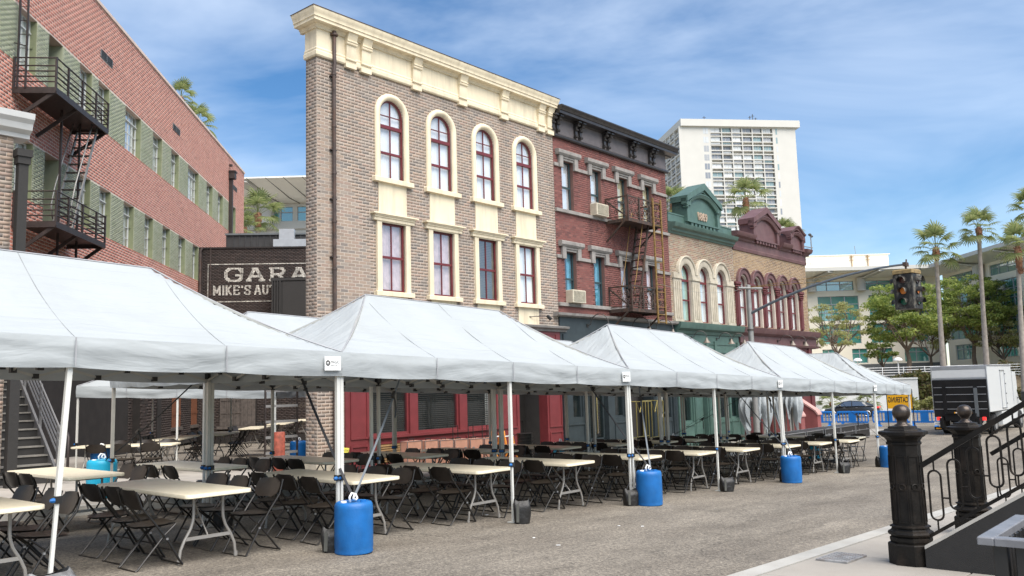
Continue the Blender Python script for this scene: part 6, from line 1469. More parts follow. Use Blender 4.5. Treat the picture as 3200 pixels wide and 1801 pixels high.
m = MB(); m.bbox(-W2-.015, W2+.015, -W2-.015, W2+.015, hz1-.14, hz1-.0, .03); m.build('cap', M_['signal_top'], o)
for q in range(4):
    rot = Matrix.Rotation(q*PI/2, 4, 'Z')
    for k, lm in enumerate((M_['lens_red'], M_['lens_amber'], M_['lens_green'])):
        zc = hz1-.36-k*.36
        m = MB(); n = 18; m.add([rot @ Vector((.11*math.cos(2*PI*i/n), -W2-.012, zc+.11*math.sin(2*PI*i/n))) for i in range(n)], [tuple(range(n))]); m.build('lens', lm, o)
        m = MB(); 
        for rr, y1 in ((.125,-W2-.03),): 
            ring = [rot @ Vector((.125*math.cos(2*PI*i/n), -W2-.02, zc+.125*math.sin(2*PI*i/n))) for i in range(n)]; m.tube(ring, .016, 5, closed=True)
        V = []; 
        for i in range(13):
            a = -.25+(PI+.5)*i/12; V += [rot @ Vector((.138*math.cos(a), -W2, zc+.138*math.sin(a))), rot @ Vector((.13*math.cos(a), -W2-.20, zc+.13*math.sin(a)-.02))]
        m.add(V, [(2*i, 2*i+1, 2*i+3, 2*i+2) for i in range(12)]); m.build('visor', M_['signal_paint'], o, smooth=40)
bpy.data.objects.remove(sig)
t = thing('overhead_wire', 'thin pale wire strung from the red house fire escape to the signal pole', 'wire', (PX, PY, zb+5.96)); m = MB(); q = FO+FD*14.2+Vector((0,-1.1,5.15))-Vector((PX,PY,zb+5.96)); m.tube([q*k/10+Vector((0,0,-.25*math.sin(PI*k/10))) for k in range(11)], .005, 4); m.build('cable', M_['galv'], t)
# ---------------------------------------------------------------- near right: stairs with cast iron newels
def newel(loc, lab):
    t = thing('newel_post', lab, 'post', loc, 0, 'black cast iron newel posts of the stairs'); t.scale = (1,1,.972); n = 8; ro = PI/8
    m = MB(); m.lathe([(.205,0),(.205,.19),(.198,.20),(.178,.205)], n, rot=ro); m.build('base', M_['cast_iron'], t)
    m = MB(); m.lathe([(.178,.205),(.185,.225),(.185,.25),(.170,.262),(.192,.275),(.200,.292),(.192,.31),(.170,.322),(.160,.34),(.178,.348),(.178,.36),(.155,.37)], n, rot=ro); m.build('base_moulding', M_['cast_iron'], t)
    m = MB(); m.lathe([(.150,.36),(.143,1.15)], n, rot=ro); o = m.build('shaft', M_['cast_iron'], t)
    for k in range(8):
        a = k*PI/4; ca, sa = math.cos(a), math.sin(a)
        def fp(u, z, out=0): r_ = (.150-.007*(z-.36)/.79)*math.cos(PI/8)+out; return (r_*ca-u*sa, r_*sa+u*ca, z)
        m = MB()
        for z0_, z1_ in ((.40, .70), (.76, 1.02)):
            w_ = .042
            for p, q in (((-w_,z0_),(-w_,z1_)),((w_,z0_),(w_,z1_)),((-w_,z0_),(w_,z0_)),((-w_,z1_),(w_,z1_))): m.bar(fp(*p,.002), fp(*q,.002), .010, .010)
        m.build('panel_moulding', M_['cast_iron'], o)
        m = MB(); m.tube([fp(.028*math.cos(2*PI*i/10), .73+.028*math.sin(2*PI*i/10), .004) for i in range(10)], .008, 5, closed=True); m.build('roundel', M_['cast_iron'], o)
    m = MB(); m.lathe([(.145,1.12),(.155,1.13),(.155,1.15),(.145,1.155),(.150,1.17),(.165,1.19),(.19,1.205),(.195,1.215),(.218,1.222),(.218,1.25),(.205,1.255),(.165,1.262),(.160,1.275),(.13,1.28),(.125,1.30),(.09,1.305)], n, rot=ro); m.build('capital', M_['cast_iron'], t)
    m = MB(); m.lathe([(.075,1.30),(.068,1.315),(.048,1.325),(.043,1.345),(.05,1.365),(.065,1.38),(.077,1.405),(.081,1.43),(.078,1.455),(.066,1.482),(.045,1.5),(.015,1.51)], 24); m.build('ball', M_['ball_iron'], t, smooth=50)
    return t
M_['ball_iron'] = mat('polished_worn_iron_ball', (.07,.055,.045), .35, metal=.6, var=.4, scale=8, bump=.1, dirt=(.025,.022,.02), damt=.6, dscale=6)
newel((8.58, 2.66, gz(8.58)+.15), 'large black octagonal newel post with ball finial at the foot of the stairs, nearest')
newel((11.05, 2.72, gz(11.05)+.15), 'second black octagonal newel post with ball finial, farther along by the truck')
M_['stone_line'] = mat('pale_stair_edge', (.45,.42,.37), .8)
for xx, lab, g0 in ((8.55, 'black iron stair railing of looped bars rising from the nearest newel post', 0), (11.2, 'black iron stair railing rising from the farther newel post', 1)):
    zg = gz(xx)+.15; t = thing('stair_railing', lab, 'railing', (xx, 2.535, zg), 0, 'looped iron stair railings'); k_ = .60
    # local y runs back (negative) and up; handrail line z = a + .62*|y|
    LEN = 4.6; sl_ = .632
    m = MB(); m.bar((0,-.02,.90),(0,-LEN,.90+LEN*sl_),.05,.045); m.build('handrail', M_['cast_iron'], t)
    m = MB(); m.bar((0,-.0,.235),(0,-LEN,.235+LEN*sl_),.035,.03); m.build('bottom_rail', M_['cast_iron'], t)
    m = MB(); m.bar((0,-.62,.80+.62*sl_),(0,-LEN,.80+LEN*sl_),.025,.02); m.build('mid_rail', M_['cast_iron'], t)
    y = -.13; i = 0
    while y > -LEN+.2:
        zl = .235-y*sl_; top, bot = .90-y*sl_-.12, zl+.10; m = MB(); r_ = .053; P = []
        for k in range(9): a = PI*k/8; P.append((0, y+r_*math.cos(a), top-r_+r_*math.sin(a)))
        for k in range(9): a = PI+PI*k/8; P.append((0, y+r_*math.cos(a), bot+r_+r_*math.sin(a)))
        m.tube(P, .0095, 6, closed=True); m.tube([(0,y,zl),(0,y,bot)], .008, 5); m.tube([(0,y,top),(0,y,.90-y*sl_)], .008, 5)
        m.build('looped_bar', M_['cast_iron'], t, smooth=50)
        m = MB(); zc = (top+bot)/2-.02; m.tube([(0,y-r_,zc),(0,y-.17+r_,zc)], .008, 5); m.build('link_bar', M_['cast_iron'], t)
        y -= .17; i += 1
# stair flight and its dark side walls
t = thing('stone_stairs', 'outdoor stair flight with charcoal painted side wall rising to the right', 'stairs', (9.87, 2.5, gz(9.9)+.14))
zo = gz(8.5)+.15-(gz(9.9)+.14)
for sx, zof in ((-1.32, zo), (1.33, -zo)):
    m = MB(); m.ext([(.0,-.5+zof),(.0,.165+zof),(-4.6,.165+zof+4.6*.632),(-4.6,-.5+zof)], 'x', sx-.13, sx+.13); m.build('side_wall', M_['dark_wall'], t)
    m = MB(); m.ext([(.0,.167+zof),(.0,.20+zof),(-4.6,.20+zof+4.6*.632),(-4.6,.167+zof+4.6*.632)], 'x', sx-.132, sx+.10); m.build('wall_coping', M_['stone_line'], t)
for k in range(16): m = MB(); m.box(-1.19, 1.2, -.28*k-.35, -.28*(k+1)-.35, -.4, .177*(k+1)); m.build('step', M_['concrete'], t)
# slatted bin, close to the camera
t = thing('slatted_bin', 'black slatted metal litter bin with flat square rim, cut off at the lower right corner', 'litter bin', (4.13, .59, gz(4.13)+.15)); m = MB(); a = .34; z1 = .94
M_['bin_rim'] = mat('worn_dark_grey_bin_rim', (.20,.20,.21), .35, metal=.2, var=.2, scale=9)
for x0, x1, y0, y1 in ((-a,a,-a,-a+.06),(-a,a,a-.06,a),(-a,-a+.06,-a+.06,a-.06),(a-.06,a,-a+.06,a-.06)): m.bbox(x0, x1, y0, y1, z1-.03, z1, .004)
m.build('rim', M_['bin_rim'], t); m = MB()
for s_ in (-1, 1):
    for k in range(8):
        u = -.27+k*.077
        for q in ((u, s_*.285), (s_*.285, u)):
            m2 = MB(); m2.bbox(q[0]-.025, q[0]+.025, q[1]-.012 if abs(q[1]) > .28 else q[1]-.025, q[1]+.012 if abs(q[1]) > .28 else q[1]+.025, .06, z1-.03, .004); m2.build('slat', M_['black_plastic'], t)
m.box(-.25,.25,-.25,.25,.05,.08); m.lathe([(.2,.08),(.21,.82)], 14); m.build('liner', M_['black_plastic'], t)

# ---------------------------------------------------------------- small things
for i, (x, y, z, lab) in enumerate(((18.9, 8.55, 1.50, 'black clamp lamp hanging under the fourth street tent valance'), (24.35, 8.6, 1.32, 'black clamp lamp hanging at the corner of the last street tent'))):
    t = thing('clamp_lamp', lab, 'lamp', (x, y, z), .4*i, 'black clamp lamps under the tents'); m = MB(); m.tube([(0,0,.16),(0,0,.05)], .012, 5); m.build('bracket', M_['black_plastic'], t); m = MB(); m.tube([(-.03,0,.05),(.02,0,.0),(.10,-.02,-.05)], [.035,.055,.07], 10); m.build('housing', M_['black_plastic'], t, smooth=40)
rp = random.Random(77)
for i, (px, py, lab) in enumerate(((1668,1682,'white paper scrap on the asphalt, nearer of the two in the middle of the road'),(1745,1706,'white paper scrap on the asphalt, farther right in the middle of the road'),(1935,1645,'pale paint fleck on the asphalt near the middle of the road'),(2008,1646,'second pale paint fleck on the asphalt beside the first'),(1520,1610,'small pale scrap on the asphalt near the second middle leg'))):
    q = ground_at(px, py); m = MB(); n = 7; m.ext([(.03*rp.uniform(.5,1.2)*math.cos(2*PI*k/n), .018*rp.uniform(.5,1.2)*math.sin(2*PI*k/n)) for k in range(n)], 'z', .003, .008); o = m.build('paper_scrap', M_['white_plastic']); o.location = q; o.rotation_euler = (0, sl, rp.uniform(0,3)); tag(o, lab, 'litter', 'pale scraps on the road')
# ---------------------------------------------------------------- barriers, sign, car, truck beyond the tents
def barrier(loc, rz, lab):
    t = thing('crowd_barrier', lab, 'barrier', loc, rz, 'blue plastic crowd barriers across the street'); t.scale = (1, 1, .87); L = 1.72
    m = MB(); m.tube([(-L/2+.05,0,.22),(-L/2,0,.35),(-L/2,0,.75),(-L/2+.12,0,.93),(L/2-.12,0,.93),(L/2,0,.75),(L/2,0,.35),(L/2-.05,0,.22)], .04, 8); m.box(-L/2+.02, L/2-.02, -.035, .035, .84, .95); m.box(-L/2+.02, L/2-.02, -.035, .035, .24, .34); m.box(-.2,.2,-.03,.03,.34,.84); m.build('frame', M_['blue_barrier'], t, smooth=40)
    for k in list(range(-4, -1))+list(range(2, 5)): m = MB(); m.bbox(k*.175-.026, k*.175+.026, -.02, .02, .33, .85, .006); m.build('bar', M_['blue_barrier'], t)
    for x in (-.55, .55): m = MB(); m.ext([(-.28,0),(.28,0),(.24,.05),(.06,.12),(.05,.26),(-.05,.26),(-.06,.12),(-.24,.05)], 'x', x-.06, x+.06); m.ext([(-.16,0),(.16,0),(.07,.25),(-.07,.25)], 'y', -.03, .03) if False else None; m.ext([(x-.15,0),(x-.06,.06),(x-.06,.25),(x+.06,.25),(x+.06,.06),(x+.15,0)], 'y', -.05, .05); m.build('foot', M_['blue_barrier'], t)
    return t
for i, y in enumerate((21.0, 19.2, 17.4, 15.6, 13.8, 12.0)):
    barrier((47.4+.35*i*.6+(.15 if i % 2 else 0), y, gz(47)), PI/2+rj.uniform(-.12,.12), ['leftmost blue plastic barrier, partly behind the pink stoop', 'second blue plastic barrier from the left, in front of the dark car', 'third blue plastic barrier from the left, before the car boot', 'fourth blue plastic barrier from the left, under the yellow sign', 'fifth blue plastic barrier from the left, right of the yellow sign', 'rightmost blue plastic barrier, running behind the white truck'][i])
t = thing('catering_sign', 'yellow fabric banner on a black post reading CATERING seen reversed from behind', 'sign', (46.2, 14.35, gz(46)), -PI/2+.02)
m = MB(); m.box(-.60,.60,-.012,.012,1.02,1.86); m.build('banner', M_['yellow'], t); 
for x in (-.62, .62): m = MB(); m.bar((x,0,0),(x,0,2.0),.035); m.build('post', M_['black_plastic'], t)
lt = text_obj('lettering', 'CATERING', .27, M_['black_ink'], t, (-.06, -.016, 1.34), (PI/2, 0, 0), align='CENTER', bold=.006); lt.scale = (-.76, 1.4, 1)
# car
cp_ = ground_at(2661, 1304); t = thing('parked_car', 'dark grey fastback saloon car standing side-on behind the blue barriers', 'car', cp_, math.atan2((ground_at(2607,1306)-ground_at(2715,1305)).y, (ground_at(2607,1306)-ground_at(2715,1305)).x)); WB = (ground_at(2607,1306)-ground_at(2715,1305)).length; s_ = WB/2.85; t.scale = (s_,)*3
ST = [(-2.42,.45,.78,.62),(-2.35,.30,.92,.78),(-2.0,.26,1.0,.86),(-1.5,.24,1.02,.90),(-.5,.22,.98,.92),(.6,.22,.95,.92),(1.3,.24,.90,.90),(2.0,.27,.80,.84),(2.35,.33,.66,.70),(2.45,.42,.56,.55)]
m = MB(); n = 12
for x, zl, zh, hw in ST:
    for k in range(n):
        a = 2*PI*k/n; cy, sz = math.cos(a), math.sin(a); m.v.append((x, hw*math.copysign(abs(cy)**.45, cy), (zl+zh)/2+(zh-zl)/2*math.copysign(abs(sz)**.55, sz)))
for i in range(len(ST)-1): m.f += [(i*n+k, i*n+(k+1) % n, (i+1)*n+(k+1) % n, (i+1)*n+k) for k in range(n)]
m.f += [tuple(range(n)), tuple(reversed(range((len(ST)-1)*n, len(ST)*n)))]; m.f = [tuple(reversed(q)) for q in m.f]; m.build('body', M_['car_black'], t, smooth=50)
GHS = [(-2.15,.98,1.00,.72),(-1.5,.98,1.24,.66),(-.8,.97,1.43,.62),(0,.96,1.48,.62),(.55,.95,1.40,.63),(1.25,.90,.95,.72)]
m = MB(); n = 6
for x, zl, zh, hw in GHS: m.v += [(x,-hw-.16,zl),(x,-hw,zh-.03),(x,-hw+.12,zh),(x,hw-.12,zh),(x,hw,zh-.03),(x,hw+.16,zl)]
for i in range(len(GHS)-1): m.f += [(i*n+k, i*n+k+1, (i+1)*n+k+1, (i+1)*n+k) for k in range(5)]
m.build('roof', M_['car_black'], t, smooth=50)
for sy in (-1, 1):
    for a, b in (((-1.35,1.0,-.22,1.0),(-.95,1.33,-.22,1.40)),((-.12,1.0,.95,.98),(-.12,1.40,.42,1.36))):
        m = MB(); P = [(a[0],a[1]),(a[2],a[3]),(b[2],b[3]),(b[0],b[1])]
        m.add([(x, sy*(.79-(z-.97)*.36+.012), z) for x, z in P], [(0,1,2,3) if sy < 0 else (3,2,1,0)]); m.build('side_window', M_['glass_car'], t)
    m = MB(); m.lathe([(.05,-.09),(.09,-.05),(.09,.05),(.05,.09)], 8, (.78, sy*.98, 1.02)); m.build('mirror', M_['car_black'], t)
    for x in (-.55, .45): m = MB(); m.box(x-.1, x+.1, sy*.93-.015, sy*.93+.015, .83, .86); m.build('door_handle', M_['steel'], t)
    m = MB(); m.bbox(-2.40,-2.0, sy*.72-.14, sy*.72+.14, .80,.92,.02); m.build('tail_lamp', M_['red_light'], t)
    m = MB(); m.bbox(2.02,2.40, sy*.62-.13, sy*.62+.13, .58,.70,.02); m.build('headlight', M_['white_plastic'], t)
    for x in (-1.43, 1.42):
        m = MB(); y = sy*.80; m.tube([(x,y-.10,.33),(x,y+.10,.33)], .33, 20); w_ = m.build('wheel', M_['rubber'], t, smooth=35)
        m = MB(); yo = y+sy*.105
        for k in range(10): a = k*PI/5; m.bar((x,yo,.33),(x+.23*math.cos(a),yo,.33+.23*math.sin(a)),.05,.02)
        m.tube([(x+.23*math.cos(k*PI/10),yo,.33+.23*math.sin(k*PI/10)) for k in range(20)], .025, 5, closed=True); m.build('rim', M_['steel'], w_)
# box truck, heading away along the street
t = thing('box_truck', 'white box truck seen from behind with black tail lift and red lamps', 'truck', (41.9, 10.42, -1.0), 0.0)
LB, HW, Z0, Z1 = 4.7, 1.14, 1.0, 3.02
m = MB(); m.bbox(0, LB, -HW, HW, Z0, Z1, .05); m.build('box', M_['truck_white'], t)
m = MB(); m.bbox(-.03, .02, -HW-.01, HW+.01, Z1-.14, Z1+.02, .01); m.box(-.035,-.005,-HW+.05,HW-.05, 2.44, 2.48); m.tube([(-.02,-HW+.02,Z0),(-.02,-HW+.02,Z1)], .03, 6); m.tube([(-.02,HW-.02,Z0),(-.02,HW-.02,Z1)], .03, 6); m.tube([(.0,-HW,Z1),(LB,-HW,Z1)], .025, 6); m.build('trim', M_['steel'], t)
m = MB(); m.box(-.025,-.0,-HW+.04,HW-.04, 2.52, 2.86); m.build('rear_panel', M_['truck_white'], t)
m = MB(); m.bbox(-.09,-.03,-HW+.03,HW-.03, .78, 2.42, .01); o = m.build('tail_lift', M_['truck_black'], t)
for k in range(4): m = MB(); z = 1.12+k*.32; [m.box(-.10,-.09,a,b,z,z+.025) for a, b in ((-HW+.08,-.72),(-.55,.55),(.72,HW-.08))]; m.build('rib_line', M_['steel'], o)
for y in (-.64, .64): m = MB(); m.box(-.125,-.09,y-.07,y+.07,.8,2.05); m.build('lift_arm', M_['truck_black'] if y > 0 else M_['grey_panel'], o)
m = MB(); m.box(-.30,-.12,-.62,.62,.62,.95); m.box(-.36,-.2,-.55,.55,.94,1.02); m.box(-.5,-.05,-.8,-.68,.3,.75); m.box(-.5,-.05,.68,.8,.3,.75); m.box(-.1,4.5,-.45,.45,.55,.8); m.build('lift_gear', M_['truck_black'], t)
m = MB(); m.box(-.37,-.365,-.5,.22,.955,1.012); m.build('caution_strip', M_['amber'], t)
m = MB(); m.box(-.374,-.368,-.22,-.12,.965,1.0); m.box(-.374,-.368,.0,.16,.965,1.0); m.build('strip_print', M_['white_plastic'], t)
m = MB(); m.box(-.3,-.18,-1.1,1.1,.22,.36); m.build('bumper', M_['truck_black'], t)
for y in (-.92, .92):
    m = MB(); m.bbox(-.24,-.12,y-.075,y+.075,.64,.79,.02); m.build('tail_lamp', M_['red_light'], t)
    m = MB(); m.box(-.31,-.30,y-.11,y+.11,.26,.32); m.build('reflector', M_['amber'], t)
m = MB(); m.box(-.26,-.25,.78,1.10,.42,.58); o = m.build('number_plate', M_['white_plastic'], t); text_obj('lettering', '7N27602', .085, M_['black_ink'], o, (-.262,1.07,.475), (PI/2,0,-PI/2))
for x in (1.15, 6.3):
    for y in (-.92, .92):
        m = MB(); m.tube([(x,y-.15,.42),(x,y+.15,.42)], .42, 20); w_ = m.build('wheel', M_['rubber'], t, smooth=35); m = MB(); m.tube([(x,y-.16,.42),(x,y+.16,.42)], .22, 14); m.build('rim', M_['steel'], w_)
for y in (-HW+.02, HW-.28): m = MB(); m.box(2.2,4.3,y,y+.26,.35,.95); m.build('side_locker', M_['truck_white'], t)
m = MB(); x0, x1, z0, z1 = 2.3, 3.15, 1.06, 2.82; yb = -HW-.012
for a in ((x0,x1,z1-.05,z1),(x0,x1,z0,z0+.05),(x0,x0+.05,z0,z1),(x1-.05,x1,z0,z1)): m.box(a[0],a[1],yb-.01,yb+.01,a[2],a[3])
o = m.build('side_door', M_['steel'], t); m = MB()
for z in (1.25,1.7,2.15,2.6): m.box(x1-.03,x1+.09,yb-.03,yb,z,z+.06)
m.build('hinge', M_['grey_panel'], o)
m = MB(); m.ext([(4.9,1.35),(4.9,2.75),(5.6,2.72),(5.75,2.3),(5.75,1.9),(5.4,1.7),(5.4,1.35)], 'y', -HW+.02, HW-.02); m.build('cab_overhang', M_['truck_white'], t)
m = MB(); m.ext([(4.95,.5),(4.95,1.95),(6.1,1.95),(6.6,1.35),(7.3,1.2),(7.3,.5)], 'y', -1.0, 1.0); o = m.build('cab', M_['truck_white'], t)
for y in (-1.28, 1.28): m = MB(); m.bar((6.2,math.copysign(1.0,y),1.45),(6.2,y,1.5),.04); m.bbox(6.15,6.28,y-.11,y+.11,1.28,1.75,.03); m.build('mirror', M_['black_plastic'], t)
# ---------------------------------------------------------------- terrace, walls, railing behind the cross street
WZ = onw(2780, 1187, 66)[1]
t = thing('retaining_wall', 'pale concrete retaining wall behind the cross street', 'wall', uw(0, 66, -1.6), -YAW)
ul, um, ur = onw(2380, 1200, 66)[0], onw(2868, 1200, 66)[0], onw(3500, 1200, 66)[0]; zt_ = WZ+1.6
m = MB(); m.box(ul, um, 0, .5, 0, zt_); m.box(ul, um, -.08, .55, zt_, zt_+.12); m.build('tall_wall', M_['pale_wall'], t); m = MB(); zl_ = onw(3170, 1300, 66)[1]+1.6; m.box(um, ur, .2, .6, 0, max(.5, zl_)); m.box(um, ur, .1, .7, max(.5, zl_), max(.5, zl_)+.1); m.build('low_wall', M_['pale_wall'], t)
tr = MB(); tr.add([tuple(uw(ul,66.4,WZ-.05)), tuple(uw(ur,70.5,WZ+.05)), tuple(uw(ur,135,WZ+.3)), tuple(uw(ul,135,WZ+.3))], [(0,1,2,3)]); tr.add([tuple(uw(um,66.5,zl_-1.7)), tuple(uw(ur,66.5,zl_-1.7)), tuple(uw(ur,70.5,WZ+.05)), tuple(uw(um,68,WZ))], [(0,1,2,3)]); M_['terrace'] = mat('dry_terrace_soil', (.22,.17,.11), .95, var=.2); tag(tr.build('terrace', M_['terrace']), kind='structure')
t = thing('terrace_railing', 'white metal railing running along the terrace above the pale wall', 'railing', uw(0, 69, WZ), -YAW)
a, b = onw(2560, 1180, 69)[0], onw(3400, 1180, 69)[0]; m = MB()
for h in (.15, .35, .55, .75, .95): m.tube([(a,0,h),(b,0,h)], .022, 5)
m.build('rail', M_['white_plastic'], t)
k = a
while k < b: m = MB(); m.bar((k,0,0),(k,0,1.0),.05); m.build('post', M_['white_plastic'], t); k += 1.7
def leaf_cloud(centers, radii, n, size, flat=.6, seed=0):
    rg = np.random.default_rng(seed); C_ = np.asarray(centers, float); R_ = np.asarray(radii, float); idx = rg.choice(len(C_), n, p=(R_**2)/np.sum(R_**2))
    d = rg.normal(size=(n, 3)); d /= np.linalg.norm(d, axis=1)[:, None]; d *= (rg.random(n)**.45)[:, None]; d[:, 2] *= flat
    P = C_[idx]+d*R_[idx][:, None]; nrm = rg.normal(size=(n, 3)); nrm[:, 2] += 1.1; nrm /= np.linalg.norm(nrm, axis=1)[:, None]
    a = np.cross(nrm, rg.normal(size=(n, 3))); a /= np.linalg.norm(a, axis=1)[:, None]; b = np.cross(nrm, a); s = size*(.6+.8*rg.random(n))[:, None]
    V = np.stack([P-a*s, P-b*s*.45, P+a*s, P+b*s*.45], 1).reshape(-1, 3); return V, np.arange(4*n).reshape(-1, 4)
def shrub(u, w, z, r, h, lab, m, seed, n=900, size=.16):
    t = thing('shrub', lab, 'shrub', uw(u, w, z), -YAW, 'shrubs on the planted bank'); rg = random.Random(seed)
    cs = [(rg.uniform(-r,r), rg.uniform(-.5,.5), rg.uniform(.25,.8)*h) for _ in range(9)]; V, Q = leaf_cloud(cs, [h*.45]*9, n, size, .8, seed); np_mesh('foliage', V, Q, m, t)
    s = MB()
    for c in cs: s.tube([(c[0]*.5,c[1]*.5,-.2),(c[0],c[1],c[2])], [.03,.01], 4)
    s.build('stem', M_['bark'], t)
for i, (px, py, w, r, h, lab) in enumerate(((2830,1178,67.4,1.3,1.0,'brown-green shrub on the terrace above the pale wall'),(2885,1180,67.6,1.2,.9,'reddish shrub on the terrace left of the truck roof'),(2872,1262,64.9,.9,.9,'small leafy shrub at the foot of the pale wall beside the truck'),(2905,1225,66.9,1.1,1.3,'yellow-green shrub behind the white balustrade left of the truck'),(3190,1150,69.5,1.7,1.5,'dark brown-green hedge shrub at the right edge above the truck cab'),(3180,1230,67.6,1.8,1.2,'flowering bank shrub at the right edge behind the truck'),(3190,1280,66.6,1.8,.8,'low green bank shrub at the right edge by the railing'))):
    u, z = onw(px, py, w); shrub(u, w, z-h*.55, r, h, lab, M_['shrub'] if i not in (2, 6) else M_['leaf_pale'], 60+i)
# ---------------------------------------------------------------- trees
def tree(u, w, zb, H, spread, lab, m, seed, leaves=5200, size=.17, trunk_r=.16, fork=.35, tips=34, blob=.85, cat='tree', low=.16):
    rg = random.Random(seed); t = thing('broadleaf_tree', lab, cat, uw(u, w, zb), -YAW, 'trees in front of the cream office building'); tb = MB(); ends = []
    fz = H*fork; tb.tube([(0,0,-.3),(.03*H*rg.uniform(-1,1),.02,fz*.5),(.02,0,fz)], [trunk_r*1.2,trunk_r,trunk_r*.8], 8)
    nb = 6
    for i in range(nb):
        a = 2*PI*i/nb+rg.uniform(-.4,.4); l1 = spread*rg.uniform(.35,.6); z1 = fz+(H-fz)*rg.uniform(.25,.55); p1 = Vector((math.cos(a)*l1, math.sin(a)*l1, z1)); base = Vector((.02,0,fz*rg.uniform(.82,1)))
        mid = (base+p1)/2+Vector((rg.uniform(-.3,.3),rg.uniform(-.3,.3),-.15)); tb.tube([base, mid, p1], [trunk_r*.5,trunk_r*.38,trunk_r*.28], 6)
        for j in range(max(2, tips//nb)):
            a2 = a+rg.uniform(-1.0,1.0); f = rg.uniform(.5,1.0); z2 = fz+(H-fz)*(low+(1-low)*rg.random()); rad = spread*f*math.sqrt(max(.15, 1-((z2-fz)/(H-fz)-.45)**2*2.0)); p2 = Vector((math.cos(a2)*rad, math.sin(a2)*rad, z2))
            tb.tube([p1.lerp(base, rg.uniform(0,.4)), (p1+p2)/2+Vector((0,0,rg.uniform(-.2,.3))), p2], [trunk_r*.24,trunk_r*.15,trunk_r*.05], 5, cap=False); ends.append(p2)
    tb.build('trunk', M_['bark'], t, smooth=60)
    V, Q = leaf_cloud([tuple(e) for e in ends], [blob*rg.uniform(.6,1.2) for _ in ends], leaves, size, .42, seed); np_mesh('crown', V, Q, m, t)
    return t
def base_of(px, py, w): u, z = onw(px, py, w); return u, w, z
for (px, py, w, H, sp, lab, mm, sd, lv, sz, tips, blob, fork) in (
    (2620,1150,76,5.6,3.1,'thin airy olive-green tree at the left of the office front, branches showing',M_['leaf_pale'],1,6000,.095,70,.55,.24),
    (2838,1165,78,8.0,3.5,'dense bright-green tree behind the traffic signal',M_['leaf'],2,14000,.135,90,.92,.27),
    (3052,1160,80,8.7,3.8,'dense bright-green tree between the two tallest palms',M_['leaf'],3,15000,.135,96,.95,.30),
    (2760,1165,84,4.2,1.6,'small dark-green conical tree close to the office windows',M_['leaf'],4,1800,.14,20,.6,.15),
    (2912,1165,85,5.8,3.2,'spreading open tree with bent limbs left of the truck',M_['leaf_pale'],5,4500,.11,36,.7,.28),
    (3140,1170,79,6.2,3.0,'spreading dark-limbed tree at the right edge behind the truck',M_['leaf_pale'],6,5500,.11,44,.7,.26)):
    u, w_, z = base_of(px, py, w); tree(u, w_, z, H, sp, lab, mm, sd, lv, sz, tips=tips, blob=blob, fork=fork, trunk_r=.2 if H > 7 else .15)
def frond_mesh(seed):
    rg = random.Random(seed); m = MB(); L = 1.15; pts = [Vector((L*k/5, 0, .10*math.sin(k/5*PI*.6)+L*.1*(k/5))) for k in range(6)]
    m.tube(pts, [.022,.02,.018,.016,.014,.012], 5, cap=False); o = pts[-1]; nb = 19
    for i in range(nb):
        a = (i/(nb-1)-.5)*math.radians(230); ln = 1.0*(.70+.30*math.cos(a*.75))*rg.uniform(.88,1.08); d = Vector((math.cos(a), math.sin(a), .12)); n_ = Vector((-math.sin(a), math.cos(a), 0)); w_ = .050
        p1 = o+d*ln*.5+Vector((0,0,-.02)); p2 = o+d*ln*.8+Vector((0,0,-.12*ln-.05)); p3 = o+d*ln*.95+Vector((0,0,-.38*ln*rg.uniform(.7,1.3)))
        b = len(m.v); z_ = Vector((0,0,.025)); m.v += [tuple(o-n_*.012), tuple(o+n_*.012), tuple(p1-n_*w_-z_*.5), tuple(p1+n_*w_-z_*.5), tuple(p2-n_*w_*.7), tuple(p2+n_*w_*.7), tuple(p3)]
        m.f += [(b,b+1,b+3,b+2),(b+2,b+3,b+5,b+4),(b+4,b+5,b+6)]
    return m.mesh('frond', M_['palm'])
FR = [frond_mesh(70+i) for i in range(4)]
def palm(base, top, lab, cs=1.0, tr=.17, n=19, seed=0, skirt=.9, trunk=True, dead=6):
    rg = random.Random(seed); base, top = Vector(base), Vector(top); t = thing('fan_palm', lab, 'palm tree', base, 0, 'tall fan palms'); d = top-base
    m = MB(); k = 14; m.tube([d*(i/k)+Vector((.10*math.sin(i/k*PI),.05*math.sin(i/k*PI),0)) for i in range(k+1)], [tr*(1.25-.45*min(1,i/k*1.6)) for i in range(k+1)], 10); m.build('trunk', M_['palm_bark'], t, smooth=50)
    s = MB(); sl_ = skirt*cs
    for i in range(46): a = rg.random()*2*PI; z = -sl_*rg.random(); r0 = tr*.8; s.bar(d+Vector((r0*math.cos(a),r0*math.sin(a),z)), d+Vector(((r0+.12*cs)*math.cos(a),(r0+.12*cs)*math.sin(a),z+.13*cs)), .06*cs, .03*cs)
    s.lathe([(tr*.85,-sl_),(tr*1.15,-sl_*.6),(tr*1.35,-sl_*.2),(tr*.8,.12)], 9, tuple(d)); s.build('leaf_skirt', M_['palm_skirt'], t)
    for i in range(n):
        f = bpy.data.objects.new('frond', FR[i % 4]); COL.objects.link(f); f.parent = t; u = (i+.5)/n; el = math.radians(82-128*u**1.05+rg.uniform(-9,9)); az = i*2.39996+rg.uniform(-.25,.25)
        f.location = d+Vector((0,0,.05-.25*u*cs)); f.rotation_euler = (rg.uniform(-.3,.3), -el, az); sc = cs*rg.uniform(.85,1.12); f.scale = (sc, sc, sc)
    return t
def palm_px(tpx, tpy, bpx, bpy_, w, lab, **k):
    u, z = onw(tpx, tpy, w); u2, z2 = onw(bpx, bpy_, w); return palm(uw(u2, w, z2), uw(u, w, z), lab, **k)
palm_px(2924, 778, 2955, 1240, 63, 'tall slim fan palm with drooping crown just right of the traffic signal', cs=1.02, tr=.19, seed=1)
